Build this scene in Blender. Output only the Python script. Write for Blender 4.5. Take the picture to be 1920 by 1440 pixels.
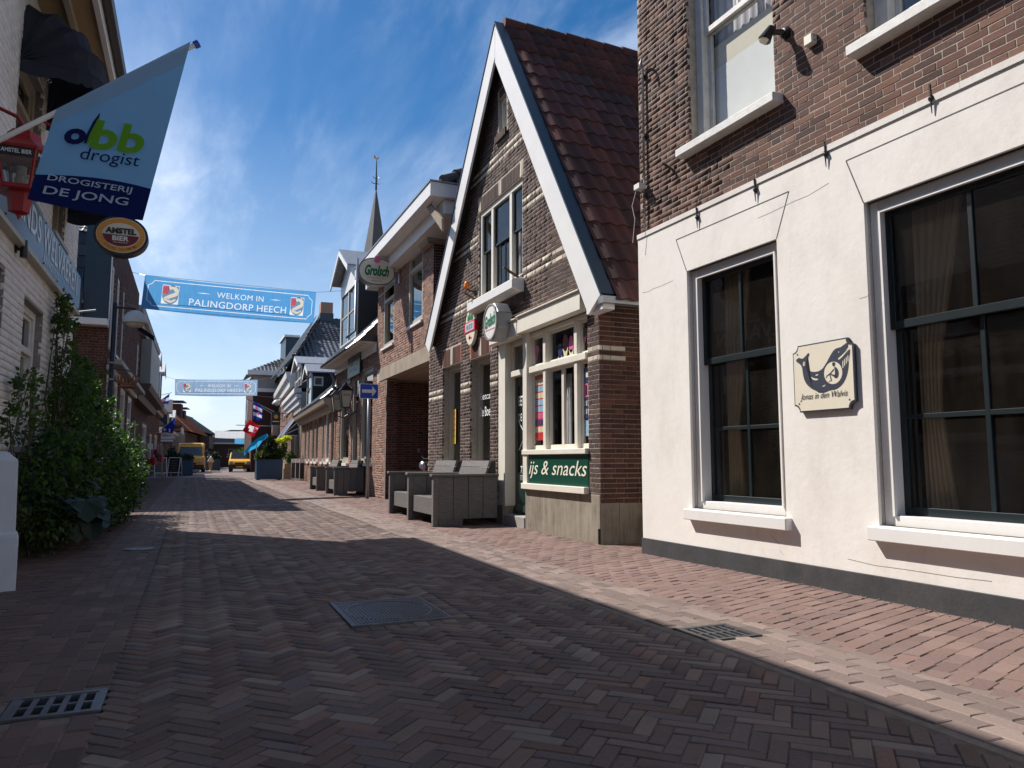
import bpy, bmesh, math, random
import numpy as np
from mathutils import Matrix, Vector
R = math.radians
random.seed(7); rng = np.random.default_rng(7)
for o in list(bpy.data.objects): bpy.data.objects.remove(o)
scene = bpy.context.scene
col = scene.collection

# ---------------------------------------------------------------- camera
F_, H_, CX_, CY_, HZ_, VPX = 1400.0, 1.0, 960.0, 720.0, 862.0, 361.0
PITCH = math.atan((HZ_ - CY_) / F_)
YAW = math.atan((CX_ - VPX) / math.hypot(F_, HZ_ - CY_))
cam_d = bpy.data.cameras.new('camera'); cam = bpy.data.objects.new('camera', cam_d); col.objects.link(cam)
cam_d.sensor_width = 36; cam_d.lens = F_ / 1920 * 36; cam_d.clip_start = 0.05; cam_d.clip_end = 3000
cam.location = (0, 0, H_); cam.rotation_euler = (R(90) + PITCH, 0, -YAW)
scene.camera = cam

# ---------------------------------------------------------------- sun and sky
SUN_V = Vector((1.0, -1.15, -1.70)).normalized()          # the way the light travels
sun_el = math.asin(-SUN_V.z)
sun_az = math.atan2(-SUN_V.x, -SUN_V.y)                   # clockwise from +Y
ld = bpy.data.lights.new('sun', 'SUN'); ld.energy = 5.0; ld.angle = R(0.53); ld.color = (1.0, 0.945, 0.88)
sun = bpy.data.objects.new('sun', ld); col.objects.link(sun)
sun.rotation_euler = SUN_V.to_track_quat('-Z', 'Y').to_euler()
world = bpy.data.worlds.new('World'); scene.world = world; world.use_nodes = True
nt = world.node_tree; nt.nodes.clear(); NN = nt.nodes.new; LK = nt.links.new
wout = NN('ShaderNodeOutputWorld'); bg = NN('ShaderNodeBackground'); bg.inputs['Strength'].default_value = 0.067
sky = NN('ShaderNodeTexSky'); sky.sky_type = 'NISHITA'; sky.sun_disc = False
sky.sun_elevation = sun_el; sky.sun_rotation = sun_az; sky.air_density = 1.0; sky.dust_density = 0.6; sky.ozone_density = 2.2
# thin wind-drawn cirrus laid over the sky, placed on a flat sheet high up
tc = NN('ShaderNodeTexCoord'); sx = NN('ShaderNodeSeparateXYZ'); LK(tc.outputs['Generated'], sx.inputs[0])
def wm(op, a, b=None, c=None):
    m = NN('ShaderNodeMath'); m.operation = op
    for i, v in enumerate((a, b, c)):
        if v is None: continue
        if isinstance(v, (int, float)): m.inputs[i].default_value = v
        else: LK(v, m.inputs[i])
    return m.outputs[0]
zc = wm('MAXIMUM', sx.outputs['Z'], 0.0)
den = wm('ADD', zc, 0.16)
cx = wm('DIVIDE', sx.outputs['X'], den); cy = wm('DIVIDE', sx.outputs['Y'], den)
cmb = NN('ShaderNodeCombineXYZ'); LK(cx, cmb.inputs[0]); LK(cy, cmb.inputs[1])
def cloud(rot, scale, loc, nscale, detail, rough, dist, lo, hi):
    mp = NN('ShaderNodeMapping'); mp.inputs['Rotation'].default_value[2] = R(rot)
    mp.inputs['Scale'].default_value = scale; mp.inputs['Location'].default_value = loc; LK(cmb.outputs[0], mp.inputs[0])
    n = NN('ShaderNodeTexNoise'); n.inputs['Scale'].default_value = nscale; n.inputs['Detail'].default_value = detail
    n.inputs['Roughness'].default_value = rough; n.inputs['Distortion'].default_value = dist; LK(mp.outputs[0], n.inputs['Vector'])
    mr = NN('ShaderNodeMapRange'); mr.interpolation_type = 'SMOOTHSTEP'
    mr.inputs['From Min'].default_value = lo; mr.inputs['From Max'].default_value = hi; LK(n.outputs['Fac'], mr.inputs['Value'])
    return mr.outputs[0]
c1 = cloud(-25, (1.0, 0.42, 1), (3.1, 1.7, 0), 1.5, 8, 0.60, 0.7, 0.40, 0.72)
c2 = cloud(20, (1.3, 0.5, 1), (7.3, 2.2, 0), 3.4, 7, 0.62, 1.0, 0.48, 0.85)
c3 = cloud(0, (1, 1, 1), (1.7, 5.0, 0), 0.75, 3, 0.5, 0.2, 0.33, 0.60)
cc = wm('MULTIPLY', wm('ADD', wm('MULTIPLY', c1, 0.85), wm('MULTIPLY', c2, 0.32)), wm('ADD', wm('MULTIPLY', c3, 0.9), 0.12))
low = NN('ShaderNodeMapRange'); low.inputs['From Min'].default_value = 0.0; low.inputs['From Max'].default_value = 0.42
low.inputs['To Min'].default_value = 0.55; low.inputs['To Max'].default_value = 0.0; LK(zc, low.inputs['Value'])
cc = wm('MINIMUM', wm('ADD', cc, low.outputs[0]), 0.92)
hs = NN('ShaderNodeHueSaturation'); hs.inputs['Saturation'].default_value = 1.42; hs.inputs['Value'].default_value = 1.22; LK(sky.outputs[0], hs.inputs['Color'])
mx = NN('ShaderNodeMix'); mx.data_type = 'RGBA'; LK(cc, mx.inputs['Factor']); LK(hs.outputs[0], mx.inputs['A'])
mx.inputs['B'].default_value = (10.0, 11.4, 13.8, 1)
LK(mx.outputs['Result'], bg.inputs['Color']); LK(bg.outputs[0], wout.inputs[0])
scene.view_settings.view_transform = 'Standard'; scene.view_settings.look = 'None'
scene.view_settings.exposure = 0.44; scene.view_settings.gamma = 1.0
scene.view_settings.use_curve_mapping = False
scene.cycles.max_bounces = 6; scene.cycles.diffuse_bounces = 3; scene.cycles.glossy_bounces = 3
scene.cycles.transparent_max_bounces = 10; scene.cycles.caustics_reflective = False; scene.cycles.caustics_refractive = False

# ---------------------------------------------------------------- from a measured picture position to the place
_fw = np.array([math.sin(YAW) * math.cos(PITCH), math.cos(YAW) * math.cos(PITCH), math.sin(PITCH)])
_rt = np.array([math.cos(YAW), -math.sin(YAW), 0.0]); _up = np.cross(_rt, _fw); _C = np.array([0, 0, H_])
def ray(x, y):
    d = _fw * F_ + _rt * (x - CX_) + _up * (CY_ - y); return d / np.linalg.norm(d)
def G(x, y, z=0.0):
    d = ray(x, y); return _C + d * ((z - H_) / d[2])
def onX(x, y, X): d = ray(x, y); return _C + d * (X / d[0])
def onY(x, y, Y): d = ray(x, y); return _C + d * (Y / d[1])

# ---------------------------------------------------------------- object helpers
def link(o, parent=None):
    col.objects.link(o)
    if parent is not None: o.parent = parent
    return o
def tag(o, label, cat, group=None, kind=None):
    o['label'] = label; o['category'] = cat
    if group: o['group'] = group
    if kind: o['kind'] = kind
    return o
def thing(name, label, cat, loc=(0, 0, 0), rz=0.0, group=None):
    o = bpy.data.objects.new(name, None); o.empty_display_size = 0.2; link(o)
    o.location = loc; o.rotation_euler = (0, 0, R(rz)); tag(o, label, cat, group); return o
def world_m(o):
    m = o.matrix_basis.copy()
    while o.parent is not None: o = o.parent; m = o.matrix_basis @ m
    return m
class MB:
    def __init__(s): s.v = []; s.f = []; s.m = []; s.sm = False
    def add(s, vs, fs, mi=0):
        b = len(s.v); s.v.extend([tuple(map(float, p)) for p in vs])
        s.f.extend([tuple(b + i for i in f) for f in fs]); s.m.extend([mi] * len(fs)); return s
    def quad(s, a, b, c, d, mi=0): return s.add([a, b, c, d], [(0, 1, 2, 3)], mi)
    def poly(s, pts, mi=0): return s.add(pts, [tuple(range(len(pts)))], mi)
    def box(s, x0, x1, y0, y1, z0, z1, mi=0):
        x0, x1 = sorted((x0, x1)); y0, y1 = sorted((y0, y1)); z0, z1 = sorted((z0, z1))
        v = [(x0,y0,z0),(x1,y0,z0),(x1,y1,z0),(x0,y1,z0),(x0,y0,z1),(x1,y0,z1),(x1,y1,z1),(x0,y1,z1)]
        return s.add(v, [(0,3,2,1),(4,5,6,7),(0,1,5,4),(1,2,6,5),(2,3,7,6),(3,0,4,7)], mi)
    def prism(s, pts, n0, n1, axis='y', mi=0):
        """polygon in the plane across the axis, drawn out from n0 to n1"""
        def P(a, b, c): return {'y': (a, c, b), 'x': (c, a, b), 'z': (a, b, c)}[axis]
        n = len(pts); v = [P(a, b, n0) for a, b in pts] + [P(a, b, n1) for a, b in pts]
        f = [tuple(range(n)), tuple(range(2*n-1, n-1, -1))] + [(i, n+i, n+(i+1) % n, (i+1) % n) for i in range(n)]
        return s.add(v, f, mi)
    def tube(s, pts, r, n=8, mi=0, cap=True):
        pts = [Vector(p) for p in pts]; rs = r if isinstance(r, (list, tuple)) else [r] * len(pts); rings = []
        b = len(s.v); prev = None
        for i, p in enumerate(pts):
            t = (pts[min(i+1, len(pts)-1)] - pts[max(i-1, 0)]).normalized()
            a = prev if prev is not None else (Vector((0, 0, 1)) if abs(t.z) < 0.9 else Vector((1, 0, 0)))
            x = (a - t * a.dot(t)).normalized(); y = t.cross(x); prev = x
            for k in range(n):
                w = 2 * math.pi * k / n; s.v.append(tuple(p + (x * math.cos(w) + y * math.sin(w)) * rs[i]))
        for i in range(len(pts) - 1):
            for k in range(n):
                s.f.append((b+i*n+k, b+i*n+(k+1) % n, b+(i+1)*n+(k+1) % n, b+(i+1)*n+k)); s.m.append(mi)
        if cap:
            s.f.append(tuple(b + k for k in range(n - 1, -1, -1))); s.m.append(mi)
            e = b + (len(pts) - 1) * n; s.f.append(tuple(e + k for k in range(n))); s.m.append(mi)
        return s
    def lathe(s, prof, c=(0, 0, 0), n=16, mi=0, ax='z', cap=True):
        b = len(s.v)
        for r, z in prof:
            for k in range(n):
                w = 2 * math.pi * k / n; x, y = r * math.cos(w), r * math.sin(w)
                p = {'z': (x, y, z), 'y': (x, z, y), 'x': (z, x, y)}[ax]
                s.v.append((c[0]+p[0], c[1]+p[1], c[2]+p[2]))
        for i in range(len(prof) - 1):
            for k in range(n):
                s.f.append((b+i*n+k, b+i*n+(k+1) % n, b+(i+1)*n+(k+1) % n, b+(i+1)*n+k)); s.m.append(mi)
        if not cap: return s
        s.f.append(tuple(b + k for k in range(n - 1, -1, -1))); s.m.append(mi)
        e = b + (len(prof) - 1) * n; s.f.append(tuple(e + k for k in range(n))); s.m.append(mi)
        return s
    def build(s, name, mats, parent=None, smooth=False, bevel=0.0, kind=None, label=None, seg=1):
        me = bpy.data.meshes.new(name); me.from_pydata(s.v, [], s.f)
        mats = mats if isinstance(mats, (list, tuple)) else [mats]
        for m in mats: me.materials.append(m)
        if len(mats) > 1: me.polygons.foreach_set('material_index', s.m)
        if smooth: me.polygons.foreach_set('use_smooth', [True] * len(me.polygons))
        bm = bmesh.new(); bm.from_mesh(me); bmesh.ops.recalc_face_normals(bm, faces=bm.faces); bm.to_mesh(me); bm.free()
        o = link(bpy.data.objects.new(name, me), parent)
        if bevel:
            b = o.modifiers.new('bevel', 'BEVEL'); b.width = bevel; b.segments = seg; b.limit_method = 'ANGLE'; b.angle_limit = R(40)
        if kind: o['kind'] = kind
        if label: o['label'] = label
        return o
def bx(name, mat, parent, *b, bevel=0.0, **k):
    m = MB()
    for q in ([b] if not isinstance(b[0], (list, tuple)) else b): m.box(*q)
    return m.build(name, mat, parent, bevel=bevel, **k)

# ---------------------------------------------------------------- materials
MATS = {}
def nodes_of(name):
    m = bpy.data.materials.new(name); m.use_nodes = True; t = m.node_tree; t.nodes.clear(); MATS[name] = m
    o = t.nodes.new('ShaderNodeOutputMaterial'); p = t.nodes.new('ShaderNodeBsdfPrincipled'); t.links.new(p.outputs[0], o.inputs[0])
    return m, t, p, o
def _n(t, k, **kw):
    n = t.nodes.new(k)
    for a, b in kw.items():
        if a.startswith('_'): setattr(n, a[1:], b)
        else: n.inputs[a.replace('_', ' ')].default_value = b
    return n
def mixc(t, fac, a, b, mode='MIX'):
    m = t.nodes.new('ShaderNodeMix'); m.data_type = 'RGBA'; m.blend_type = mode
    for i, v in (('Factor', fac), ('A', a), ('B', b)):
        if hasattr(v, 'links'): t.links.new(v, m.inputs[i])
        elif isinstance(v, (int, float)): m.inputs[i].default_value = v
        else: m.inputs[i].default_value = (*v[:3], 1)
    return m.outputs['Result']
def mth(t, op, a, b=0.0):
    m = t.nodes.new('ShaderNodeMath'); m.operation = op
    for i, v in enumerate((a, b)):
        if hasattr(v, 'links'): t.links.new(v, m.inputs[i])
        else: m.inputs[i].default_value = v
    return m.outputs[0]
def noise(t, scale, detail=4, rough=0.6, coord='Object', stretch=None, dist=0.0):
    c = t.nodes.new('ShaderNodeTexCoord'); src = c.outputs[coord]
    if coord == 'World':
        pass
    if stretch:
        mp = t.nodes.new('ShaderNodeMapping'); mp.inputs['Scale'].default_value = stretch; t.links.new(src, mp.inputs[0]); src = mp.outputs[0]
    n = t.nodes.new('ShaderNodeTexNoise'); n.inputs['Scale'].default_value = scale; n.inputs['Detail'].default_value = detail
    n.inputs['Roughness'].default_value = rough; n.inputs['Distortion'].default_value = dist; t.links.new(src, n.inputs['Vector']); return n.outputs['Fac']
def posnoise(t, scale, detail=4, rough=0.6, stretch=None, dist=0.0):
    g = t.nodes.new('ShaderNodeNewGeometry'); src = g.outputs['Position']
    if stretch:
        mp = t.nodes.new('ShaderNodeMapping'); mp.inputs['Scale'].default_value = stretch; t.links.new(src, mp.inputs[0]); src = mp.outputs[0]
    n = t.nodes.new('ShaderNodeTexNoise'); n.inputs['Scale'].default_value = scale; n.inputs['Detail'].default_value = detail
    n.inputs['Roughness'].default_value = rough; n.inputs['Distortion'].default_value = dist; t.links.new(src, n.inputs['Vector']); return n.outputs['Fac']
def ramp(t, fac, stops, interp='LINEAR'):
    r = t.nodes.new('ShaderNodeValToRGB'); r.color_ramp.interpolation = interp
    el = r.color_ramp.elements
    while len(el) < len(stops): el.new(0.5)
    for e, (p, c) in zip(el, stops):
        e.position = p; e.color = (*c, 1) if isinstance(c, (tuple, list)) else (c, c, c, 1)
    t.links.new(fac, r.inputs[0]); return r.outputs['Color']
def bump(t, p, h, strength=0.3, dist=0.01):
    b = t.nodes.new('ShaderNodeBump'); b.inputs['Strength'].default_value = strength; b.inputs['Distance'].default_value = dist
    t.links.new(h, b.inputs['Height']); t.links.new(b.outputs[0], p.inputs['Normal'])
def setc(t, p, c):
    if hasattr(c, 'links'): t.links.new(c, p.inputs['Base Color'])
    else: p.inputs['Base Color'].default_value = (*c[:3], 1)
def M_plain(name, c, rough=0.6, metal=0.0, var=0.12, scale=6, bmp=0.0, bscale=80, spec=0.5, dirt=0.0, dirtc=(0.09, 0.08, 0.065)):
    m, t, p, o = nodes_of(name)
    f = posnoise(t, scale, 5, 0.65)
    a = tuple(x * (1 - var) for x in c); b = tuple(min(1, x * (1 + var)) for x in c)
    cc = ramp(t, f, [(0.3, a), (0.7, b)])
    if dirt:
        d = ramp(t, posnoise(t, 2.3, 8, 0.75, stretch=(1, 1, 0.45)), [(0.48, 0.0), (0.72, 1.0)])
        cc = mixc(t, mth(t, 'MULTIPLY', d, dirt), cc, dirtc)
    setc(t, p, cc); p.inputs['Roughness'].default_value = rough; p.inputs['Metallic'].default_value = metal
    p.inputs['Specular IOR Level'].default_value = spec
    if bmp: bump(t, p, posnoise(t, bscale, 4, 0.6), bmp, 0.004)
    return m
def island_random(t):
    """one random number per laid piece, whether it is an object of its own or an island of a joined mesh"""
    g = t.nodes.new('ShaderNodeNewGeometry'); oi = t.nodes.new('ShaderNodeObjectInfo')
    return mth(t, 'FRACT', mth(t, 'ADD', g.outputs['Random Per Island'], oi.outputs['Random']))
def M_brick(name, cols, rough=0.85, grain=0.35, soot=0.35, bmp=0.6, blot=None, spec=0.3, sootc=(0.03, 0.026, 0.024), bs=45, hv_=(0.72, 1.22)):
    m, t, p, o = nodes_of(name)
    r = island_random(t); n = len(cols)
    c = ramp(t, r, [(i / n, x) for i, x in enumerate(cols)], 'CONSTANT')
    g = posnoise(t, 60, 6, 0.7)
    c = mixc(t, ramp(t, g, [(0.3, 0.0), (0.75, grain)]), c, tuple(min(1, 1.9 * sum(x[i] for x in cols) / n + 0.03) for i in range(3)))
    s = ramp(t, posnoise(t, 1.1, 9, 0.72), [(0.45, 0.0), (0.7, 1.0)])
    c = mixc(t, mth(t, 'MULTIPLY', s, soot), c, sootc)
    if blot:
        b = ramp(t, posnoise(t, 3.2, 6, 0.7, dist=0.4), [(0.62, 0.0), (0.74, 1.0)]); c = mixc(t, mth(t, 'MULTIPLY', b, blot[0]), c, blot[1])
    hv = ramp(t, mth(t, 'FRACT', mth(t, 'MULTIPLY', r, 7.31)), [(0.0, hv_[0]), (1.0, hv_[1])])
    c = mixc(t, 1.0, c, hv, 'MULTIPLY')
    setc(t, p, c); p.inputs['Roughness'].default_value = rough; p.inputs['Specular IOR Level'].default_value = spec
    bump(t, p, posnoise(t, bs, 7, 0.72), bmp, 0.006)
    return m
def M_glass(name, tint=(0.03, 0.03, 0.035), spec=1.0, alpha=0.30, rough=0.02, wob=0.03, ior=None, dust=0.0):
    """window glass: mirror-like film over a mostly clear pane, so the room behind shows"""
    m, t, p, o = nodes_of(name); t.nodes.remove(p)
    gl = _n(t, 'ShaderNodeBsdfGlossy', Roughness=rough); gl.inputs['Color'].default_value = (1, 1, 1, 1)
    tr = _n(t, 'ShaderNodeBsdfTransparent'); tr.inputs['Color'].default_value = (*[1 - alpha] * 3, 1)
    fr = _n(t, 'ShaderNodeFresnel', IOR=ior or 1.5 * (1 + 0.25 * spec))
    I0 = fr.inputs['IOR'].default_value; gg = t.nodes.new('ShaderNodeNewGeometry'); iv = mth(t, 'ADD', mth(t, 'MULTIPLY', gg.outputs['Backfacing'], 1 / I0 - I0), I0); t.links.new(iv, fr.inputs['IOR'])   # a pane is the same seen from either side
    mx_ = _n(t, 'ShaderNodeMixShader'); t.links.new(fr.outputs[0], mx_.inputs[0]); t.links.new(tr.outputs[0], mx_.inputs[1]); t.links.new(gl.outputs[0], mx_.inputs[2])
    b = _n(t, 'ShaderNodeBump', Strength=wob, Distance=0.01); t.links.new(posnoise(t, 2.2, 2, 0.5), b.inputs['Height'])
    t.links.new(b.outputs[0], gl.inputs['Normal']); t.links.new(b.outputs[0], fr.inputs['Normal'])
    res = mx_.outputs[0]
    if dust:      # dried rain streaks and dust on the outside
        df = _n(t, 'ShaderNodeBsdfDiffuse'); df.inputs['Color'].default_value = (0.30, 0.25, 0.20, 1); m2 = _n(t, 'ShaderNodeMixShader')
        st = ramp(t, posnoise(t, 5.0, 9, .75, stretch=(1, 1, .22)), [(0.35, .25), (0.75, 1.0)]); t.links.new(mth(t, 'MULTIPLY', st, dust), m2.inputs[0]); t.links.new(res, m2.inputs[1]); t.links.new(df.outputs[0], m2.inputs[2]); res = m2.outputs[0]
    t.links.new(res, o.inputs[0]); return m
def M_cloth(name, c, trans=0.5, rough=0.9, var=0.08):
    m, t, p, o = nodes_of(name)
    f = posnoise(t, 5, 4, 0.6); cc = ramp(t, f, [(0.3, tuple(x * (1 - var) for x in c)), (0.7, tuple(min(1, x * (1 + var)) for x in c))])
    setc(t, p, cc); p.inputs['Roughness'].default_value = rough; p.inputs['Specular IOR Level'].default_value = 0.15
    tl = _n(t, 'ShaderNodeBsdfTranslucent'); t.links.new(cc, tl.inputs[0])
    mx_ = _n(t, 'ShaderNodeMixShader'); mx_.inputs[0].default_value = trans
    t.links.new(p.outputs[0], mx_.inputs[1]); t.links.new(tl.outputs[0], mx_.inputs[2]); t.links.new(mx_.outputs[0], o.inputs[0])
    bump(t, p, posnoise(t, 300, 2, 0.5), 0.15, 0.002)
    return m
def M_streak(name, c, c2, rough=0.9, bmp=0.4):
    """rendered concrete with water marks running down it"""
    m, t, p, o = nodes_of(name)
    f = posnoise(t, 14, 7, 0.7, stretch=(1, 1, 0.12)); g = posnoise(t, 2.0, 6, 0.7)
    cc = mixc(t, ramp(t, f, [(0.35, 0.0), (0.65, 1.0)]), c, c2)
    cc = mixc(t, ramp(t, g, [(0.35, 0.0), (0.75, 0.8)]), cc, tuple(x * 1.35 for x in c))
    setc(t, p, cc); p.inputs['Roughness'].default_value = rough; p.inputs['Specular IOR Level'].default_value = 0.25
    bump(t, p, posnoise(t, 70, 6, 0.7), bmp, 0.006); return m
def M_wood(name, c, rough=0.75, ax=(8, 1, 1), var=0.3):
    m, t, p, o = nodes_of(name)
    c0 = t.nodes.new('ShaderNodeTexCoord'); f = noise(t, 9, 6, 0.65, stretch=ax)
    cc = ramp(t, f, [(0.3, tuple(x * (1 - var) for x in c)), (0.7, tuple(x * (1 + var) for x in c))])
    r = island_random(t); cc = mixc(t, 1.0, cc, ramp(t, r, [(0, 0.85), (1, 1.12)]), 'MULTIPLY')
    setc(t, p, cc); p.inputs['Roughness'].default_value = rough; p.inputs['Specular IOR Level'].default_value = 0.3
    bump(t, p, noise(t, 30, 5, 0.6, stretch=ax), 0.25, 0.003); return m

M_brick('brick_old_red', [(0.130,0.062,0.043),(0.105,0.051,0.038),(0.150,0.073,0.050),(0.080,0.042,0.034),(0.120,0.060,0.045),(0.17,0.088,0.06),(0.062,0.035,0.031),(0.135,0.063,0.043)], soot=0.45, blot=(0.25, (0.30, 0.22, 0.18)), bmp=0.35, bs=28)
M_brick('brick_brown', [(0.078,0.045,0.036),(0.060,0.036,0.030),(0.090,0.053,0.043),(0.050,0.031,0.028),(0.072,0.043,0.036),(0.098,0.060,0.048)], soot=0.35, bmp=0.45, bs=34)
M_brick('brick_cream', [(0.54,0.48,0.38),(0.48,0.42,0.33),(0.58,0.52,0.42)], soot=0.12, grain=0.15, bmp=0.3)
M_brick('brick_orange', [(0.36,0.11,0.055),(0.30,0.085,0.045)], soot=0.1, grain=0.15)
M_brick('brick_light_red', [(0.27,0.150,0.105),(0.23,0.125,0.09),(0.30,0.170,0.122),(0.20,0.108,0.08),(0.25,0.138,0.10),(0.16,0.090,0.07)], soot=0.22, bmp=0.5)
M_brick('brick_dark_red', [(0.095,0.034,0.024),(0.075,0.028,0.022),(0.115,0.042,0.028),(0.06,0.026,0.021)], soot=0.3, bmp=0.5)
M_brick('brick_painted', [(0.74,0.72,0.69),(0.72,0.70,0.67),(0.76,0.74,0.71),(0.73,0.71,0.68)], soot=0.12, grain=0.1, bmp=0.5, rough=0.6, spec=0.4, sootc=(0.42, 0.40, 0.38), hv_=(0.96, 1.03))
M_brick('paver_road', [(0.146,0.103,0.090),(0.120,0.086,0.079),(0.168,0.120,0.102),(0.098,0.074,0.073),(0.134,0.096,0.083),(0.112,0.089,0.090),(0.189,0.142,0.115),(0.107,0.070,0.059),(0.183,0.154,0.132),(0.127,0.089,0.078),(0.152,0.089,0.071)], soot=0.3, grain=0.30, rough=0.80, spec=0.22, bmp=0.5, bs=30, hv_=(0.80, 1.15), sootc=(0.035, 0.026, 0.024))
M_brick('paver_red', [(0.185,0.122,0.104),(0.168,0.112,0.096),(0.198,0.132,0.112),(0.176,0.118,0.101),(0.156,0.104,0.092),(0.186,0.117,0.098)], soot=0.25, grain=0.25, rough=0.8, bmp=0.4, hv_=(0.87, 1.10), sootc=(0.11, 0.075, 0.06))
M_brick('paver_gutter', [(0.178,0.132,0.113),(0.165,0.120,0.105),(0.190,0.142,0.121),(0.170,0.126,0.11)], soot=0.3, grain=0.35, rough=0.8, bmp=0.35, sootc=(0.20, 0.165, 0.135))
M_brick('paver_brown', [(0.119,0.075,0.064),(0.098,0.064,0.056),(0.135,0.086,0.070),(0.086,0.057,0.052),(0.115,0.070,0.057)], soot=0.35, grain=0.35, rough=0.75, bmp=0.5, sootc=(0.06, 0.042, 0.036))
M_plain('sand_joint', (0.115, 0.090, 0.074), 0.95, var=0.4, scale=9, bmp=0.8)
M_plain('sand_pale', (0.17, 0.135, 0.112), 0.95, var=0.35, scale=14, bmp=0.9)
M_plain('mortar_pale', (0.40, 0.35, 0.29), 0.95, var=0.25, scale=20, bmp=0.7)
M_plain('mortar_brown', (0.22, 0.175, 0.15), 0.95, var=0.25, scale=20, bmp=0.7)
M_plain('mortar_painted', (0.24, 0.235, 0.22), 0.9, var=0.3, scale=20, bmp=0.5)
M_plain('plaster_white', (0.79, 0.755, 0.705), 0.85, var=0.04, scale=1.6, bmp=0.55, bscale=14, spec=0.2, dirt=0.32, dirtc=(0.50, 0.44, 0.37))
M_plain('plinth_dark', (0.042, 0.042, 0.046), 0.8, var=0.25, scale=4, bmp=0.5, bscale=40, dirt=0.45, dirtc=(0.12, 0.105, 0.09))
M_plain('white_paint', (0.76, 0.745, 0.72), 0.42, var=0.04, scale=3, bmp=0.12, dirt=0.10, dirtc=(0.42, 0.38, 0.33))
M_plain('white_old_paint', (0.66, 0.65, 0.62), 0.6, var=0.12, scale=9, bmp=0.6, bscale=60, dirt=0.35, dirtc=(0.30, 0.27, 0.22))
M_plain('cream_paint', (0.74, 0.70, 0.60), 0.45, var=0.05, scale=3, bmp=0.12, dirt=0.15, dirtc=(0.34, 0.29, 0.22))
M_plain('beige_paint', (0.42, 0.38, 0.31), 0.5, var=0.06, scale=3, bmp=0.12, dirt=0.2, dirtc=(0.22, 0.18, 0.14))
M_plain('grey_paint', (0.30, 0.285, 0.26), 0.5, var=0.06, scale=3, bmp=0.1, dirt=0.15)
M_plain('sash_dark', (0.010, 0.017, 0.020), 0.35, var=0.15, scale=4, bmp=0.08)
M_plain('door_green', (0.007, 0.030, 0.022), 0.32, var=0.15, scale=4, bmp=0.08)
M_plain('sign_green', (0.004, 0.055, 0.034), 0.35, var=0.05, scale=4)
M_plain('blue_board', (0.013, 0.036, 0.062), 0.4, var=0.1, scale=3, bmp=0.1)
M_plain('iron', (0.05, 0.048, 0.047), 0.6, 0.6, var=0.3, scale=20, bmp=0.5)
M_plain('rusty_iron', (0.13, 0.085, 0.06), 0.8, 0.3, var=0.4, scale=20, bmp=0.5)
M_plain('black_paint', (0.012, 0.012, 0.013), 0.4, var=0.1, scale=5)
M_plain('zinc', (0.30, 0.31, 0.33), 0.45, 0.6, var=0.15, scale=6, bmp=0.2)
M_plain('steel_galv', (0.33, 0.34, 0.36), 0.4, 0.8, var=0.12, scale=8)
M_plain('cast_iron_cover', (0.14, 0.14, 0.15), 0.42, 0.75, var=0.25, scale=18, bmp=0.5, dirt=0.4, dirtc=(0.10, 0.08, 0.06))
M_plain('black_void', (0.004, 0.004, 0.004), 0.95, var=0.0)
M_streak('concrete', (0.27, 0.235, 0.185), (0.12, 0.10, 0.08))
M_streak('concrete_band', (0.33, 0.275, 0.215), (0.22, 0.18, 0.14), bmp=0.8)
M_plain('stone_step', (0.30, 0.285, 0.26), 0.85, var=0.2, scale=20, bmp=0.5)
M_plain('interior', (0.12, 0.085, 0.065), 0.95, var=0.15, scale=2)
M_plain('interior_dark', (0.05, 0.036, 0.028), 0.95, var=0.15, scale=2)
M_plain('soffit', (0.40, 0.29, 0.16), 0.7, var=0.06, scale=4)
M_plain('soffit_beige', (0.36, 0.28, 0.20), 0.8, var=0.08, scale=4)
M_brick('tile_red', [(0.068,0.022,0.020),(0.050,0.019,0.018),(0.084,0.028,0.022),(0.040,0.017,0.017),(0.062,0.025,0.022),(0.10,0.033,0.025)], soot=0.8, grain=0.25, rough=0.78, bmp=0.5, sootc=(0.028, 0.022, 0.022), bs=30)
M_brick('tile_black', [(0.030,0.031,0.036),(0.024,0.025,0.030),(0.038,0.039,0.044)], soot=0.2, grain=0.12, rough=0.36, bmp=0.15, spec=0.6)
M_brick('tile_grey', [(0.075,0.070,0.070),(0.062,0.058,0.060),(0.090,0.082,0.080)], soot=0.3, grain=0.2, rough=0.6, bmp=0.3)
M_brick('tile_orange', [(0.40,0.13,0.06),(0.33,0.10,0.05),(0.45,0.17,0.08)], soot=0.25, grain=0.2, rough=0.8, bmp=0.3)
M_wood('bench_wood', (0.145, 0.132, 0.122), ax=(1, 1, 9))
M_wood('plank_wood', (0.34, 0.27, 0.20), ax=(1, 6, 1))
M_glass('glass', spec=1.0); M_glass('glass_dark', spec=1.2, alpha=0.45)
M_glass('glass_sky', spec=3.4, alpha=0.5); M_glass('glass_clear', alpha=0.05, ior=1.38); M_glass('glass_shop', alpha=0.22, ior=1.5, dust=0.055)
M_cloth('curtain_white', (0.72, 0.72, 0.74), 0.3); M_cloth('curtain_beige', (0.48, 0.36, 0.22), 0.25)
M_cloth('curtain_frost', (0.80, 0.83, 0.80), 0.1, var=0.03); M_cloth('curtain_cream', (0.74, 0.70, 0.56), 0.1, var=0.04)
M_plain('text_white', (0.80, 0.80, 0.78), 0.5, var=0.0); M_plain('text_black', (0.015, 0.017, 0.022), 0.5, var=0.0)
M_plain('text_cream', (0.80, 0.76, 0.62), 0.5, var=0.02); M_plain('text_navy', (0.006, 0.010, 0.055), 0.6, var=0.0)
M_plain('sign_cream', (0.72, 0.66, 0.53), 0.5, var=0.03, scale=8); M_plain('whale_navy', (0.035, 0.042, 0.062), 0.5, var=0.35, scale=60)
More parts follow.
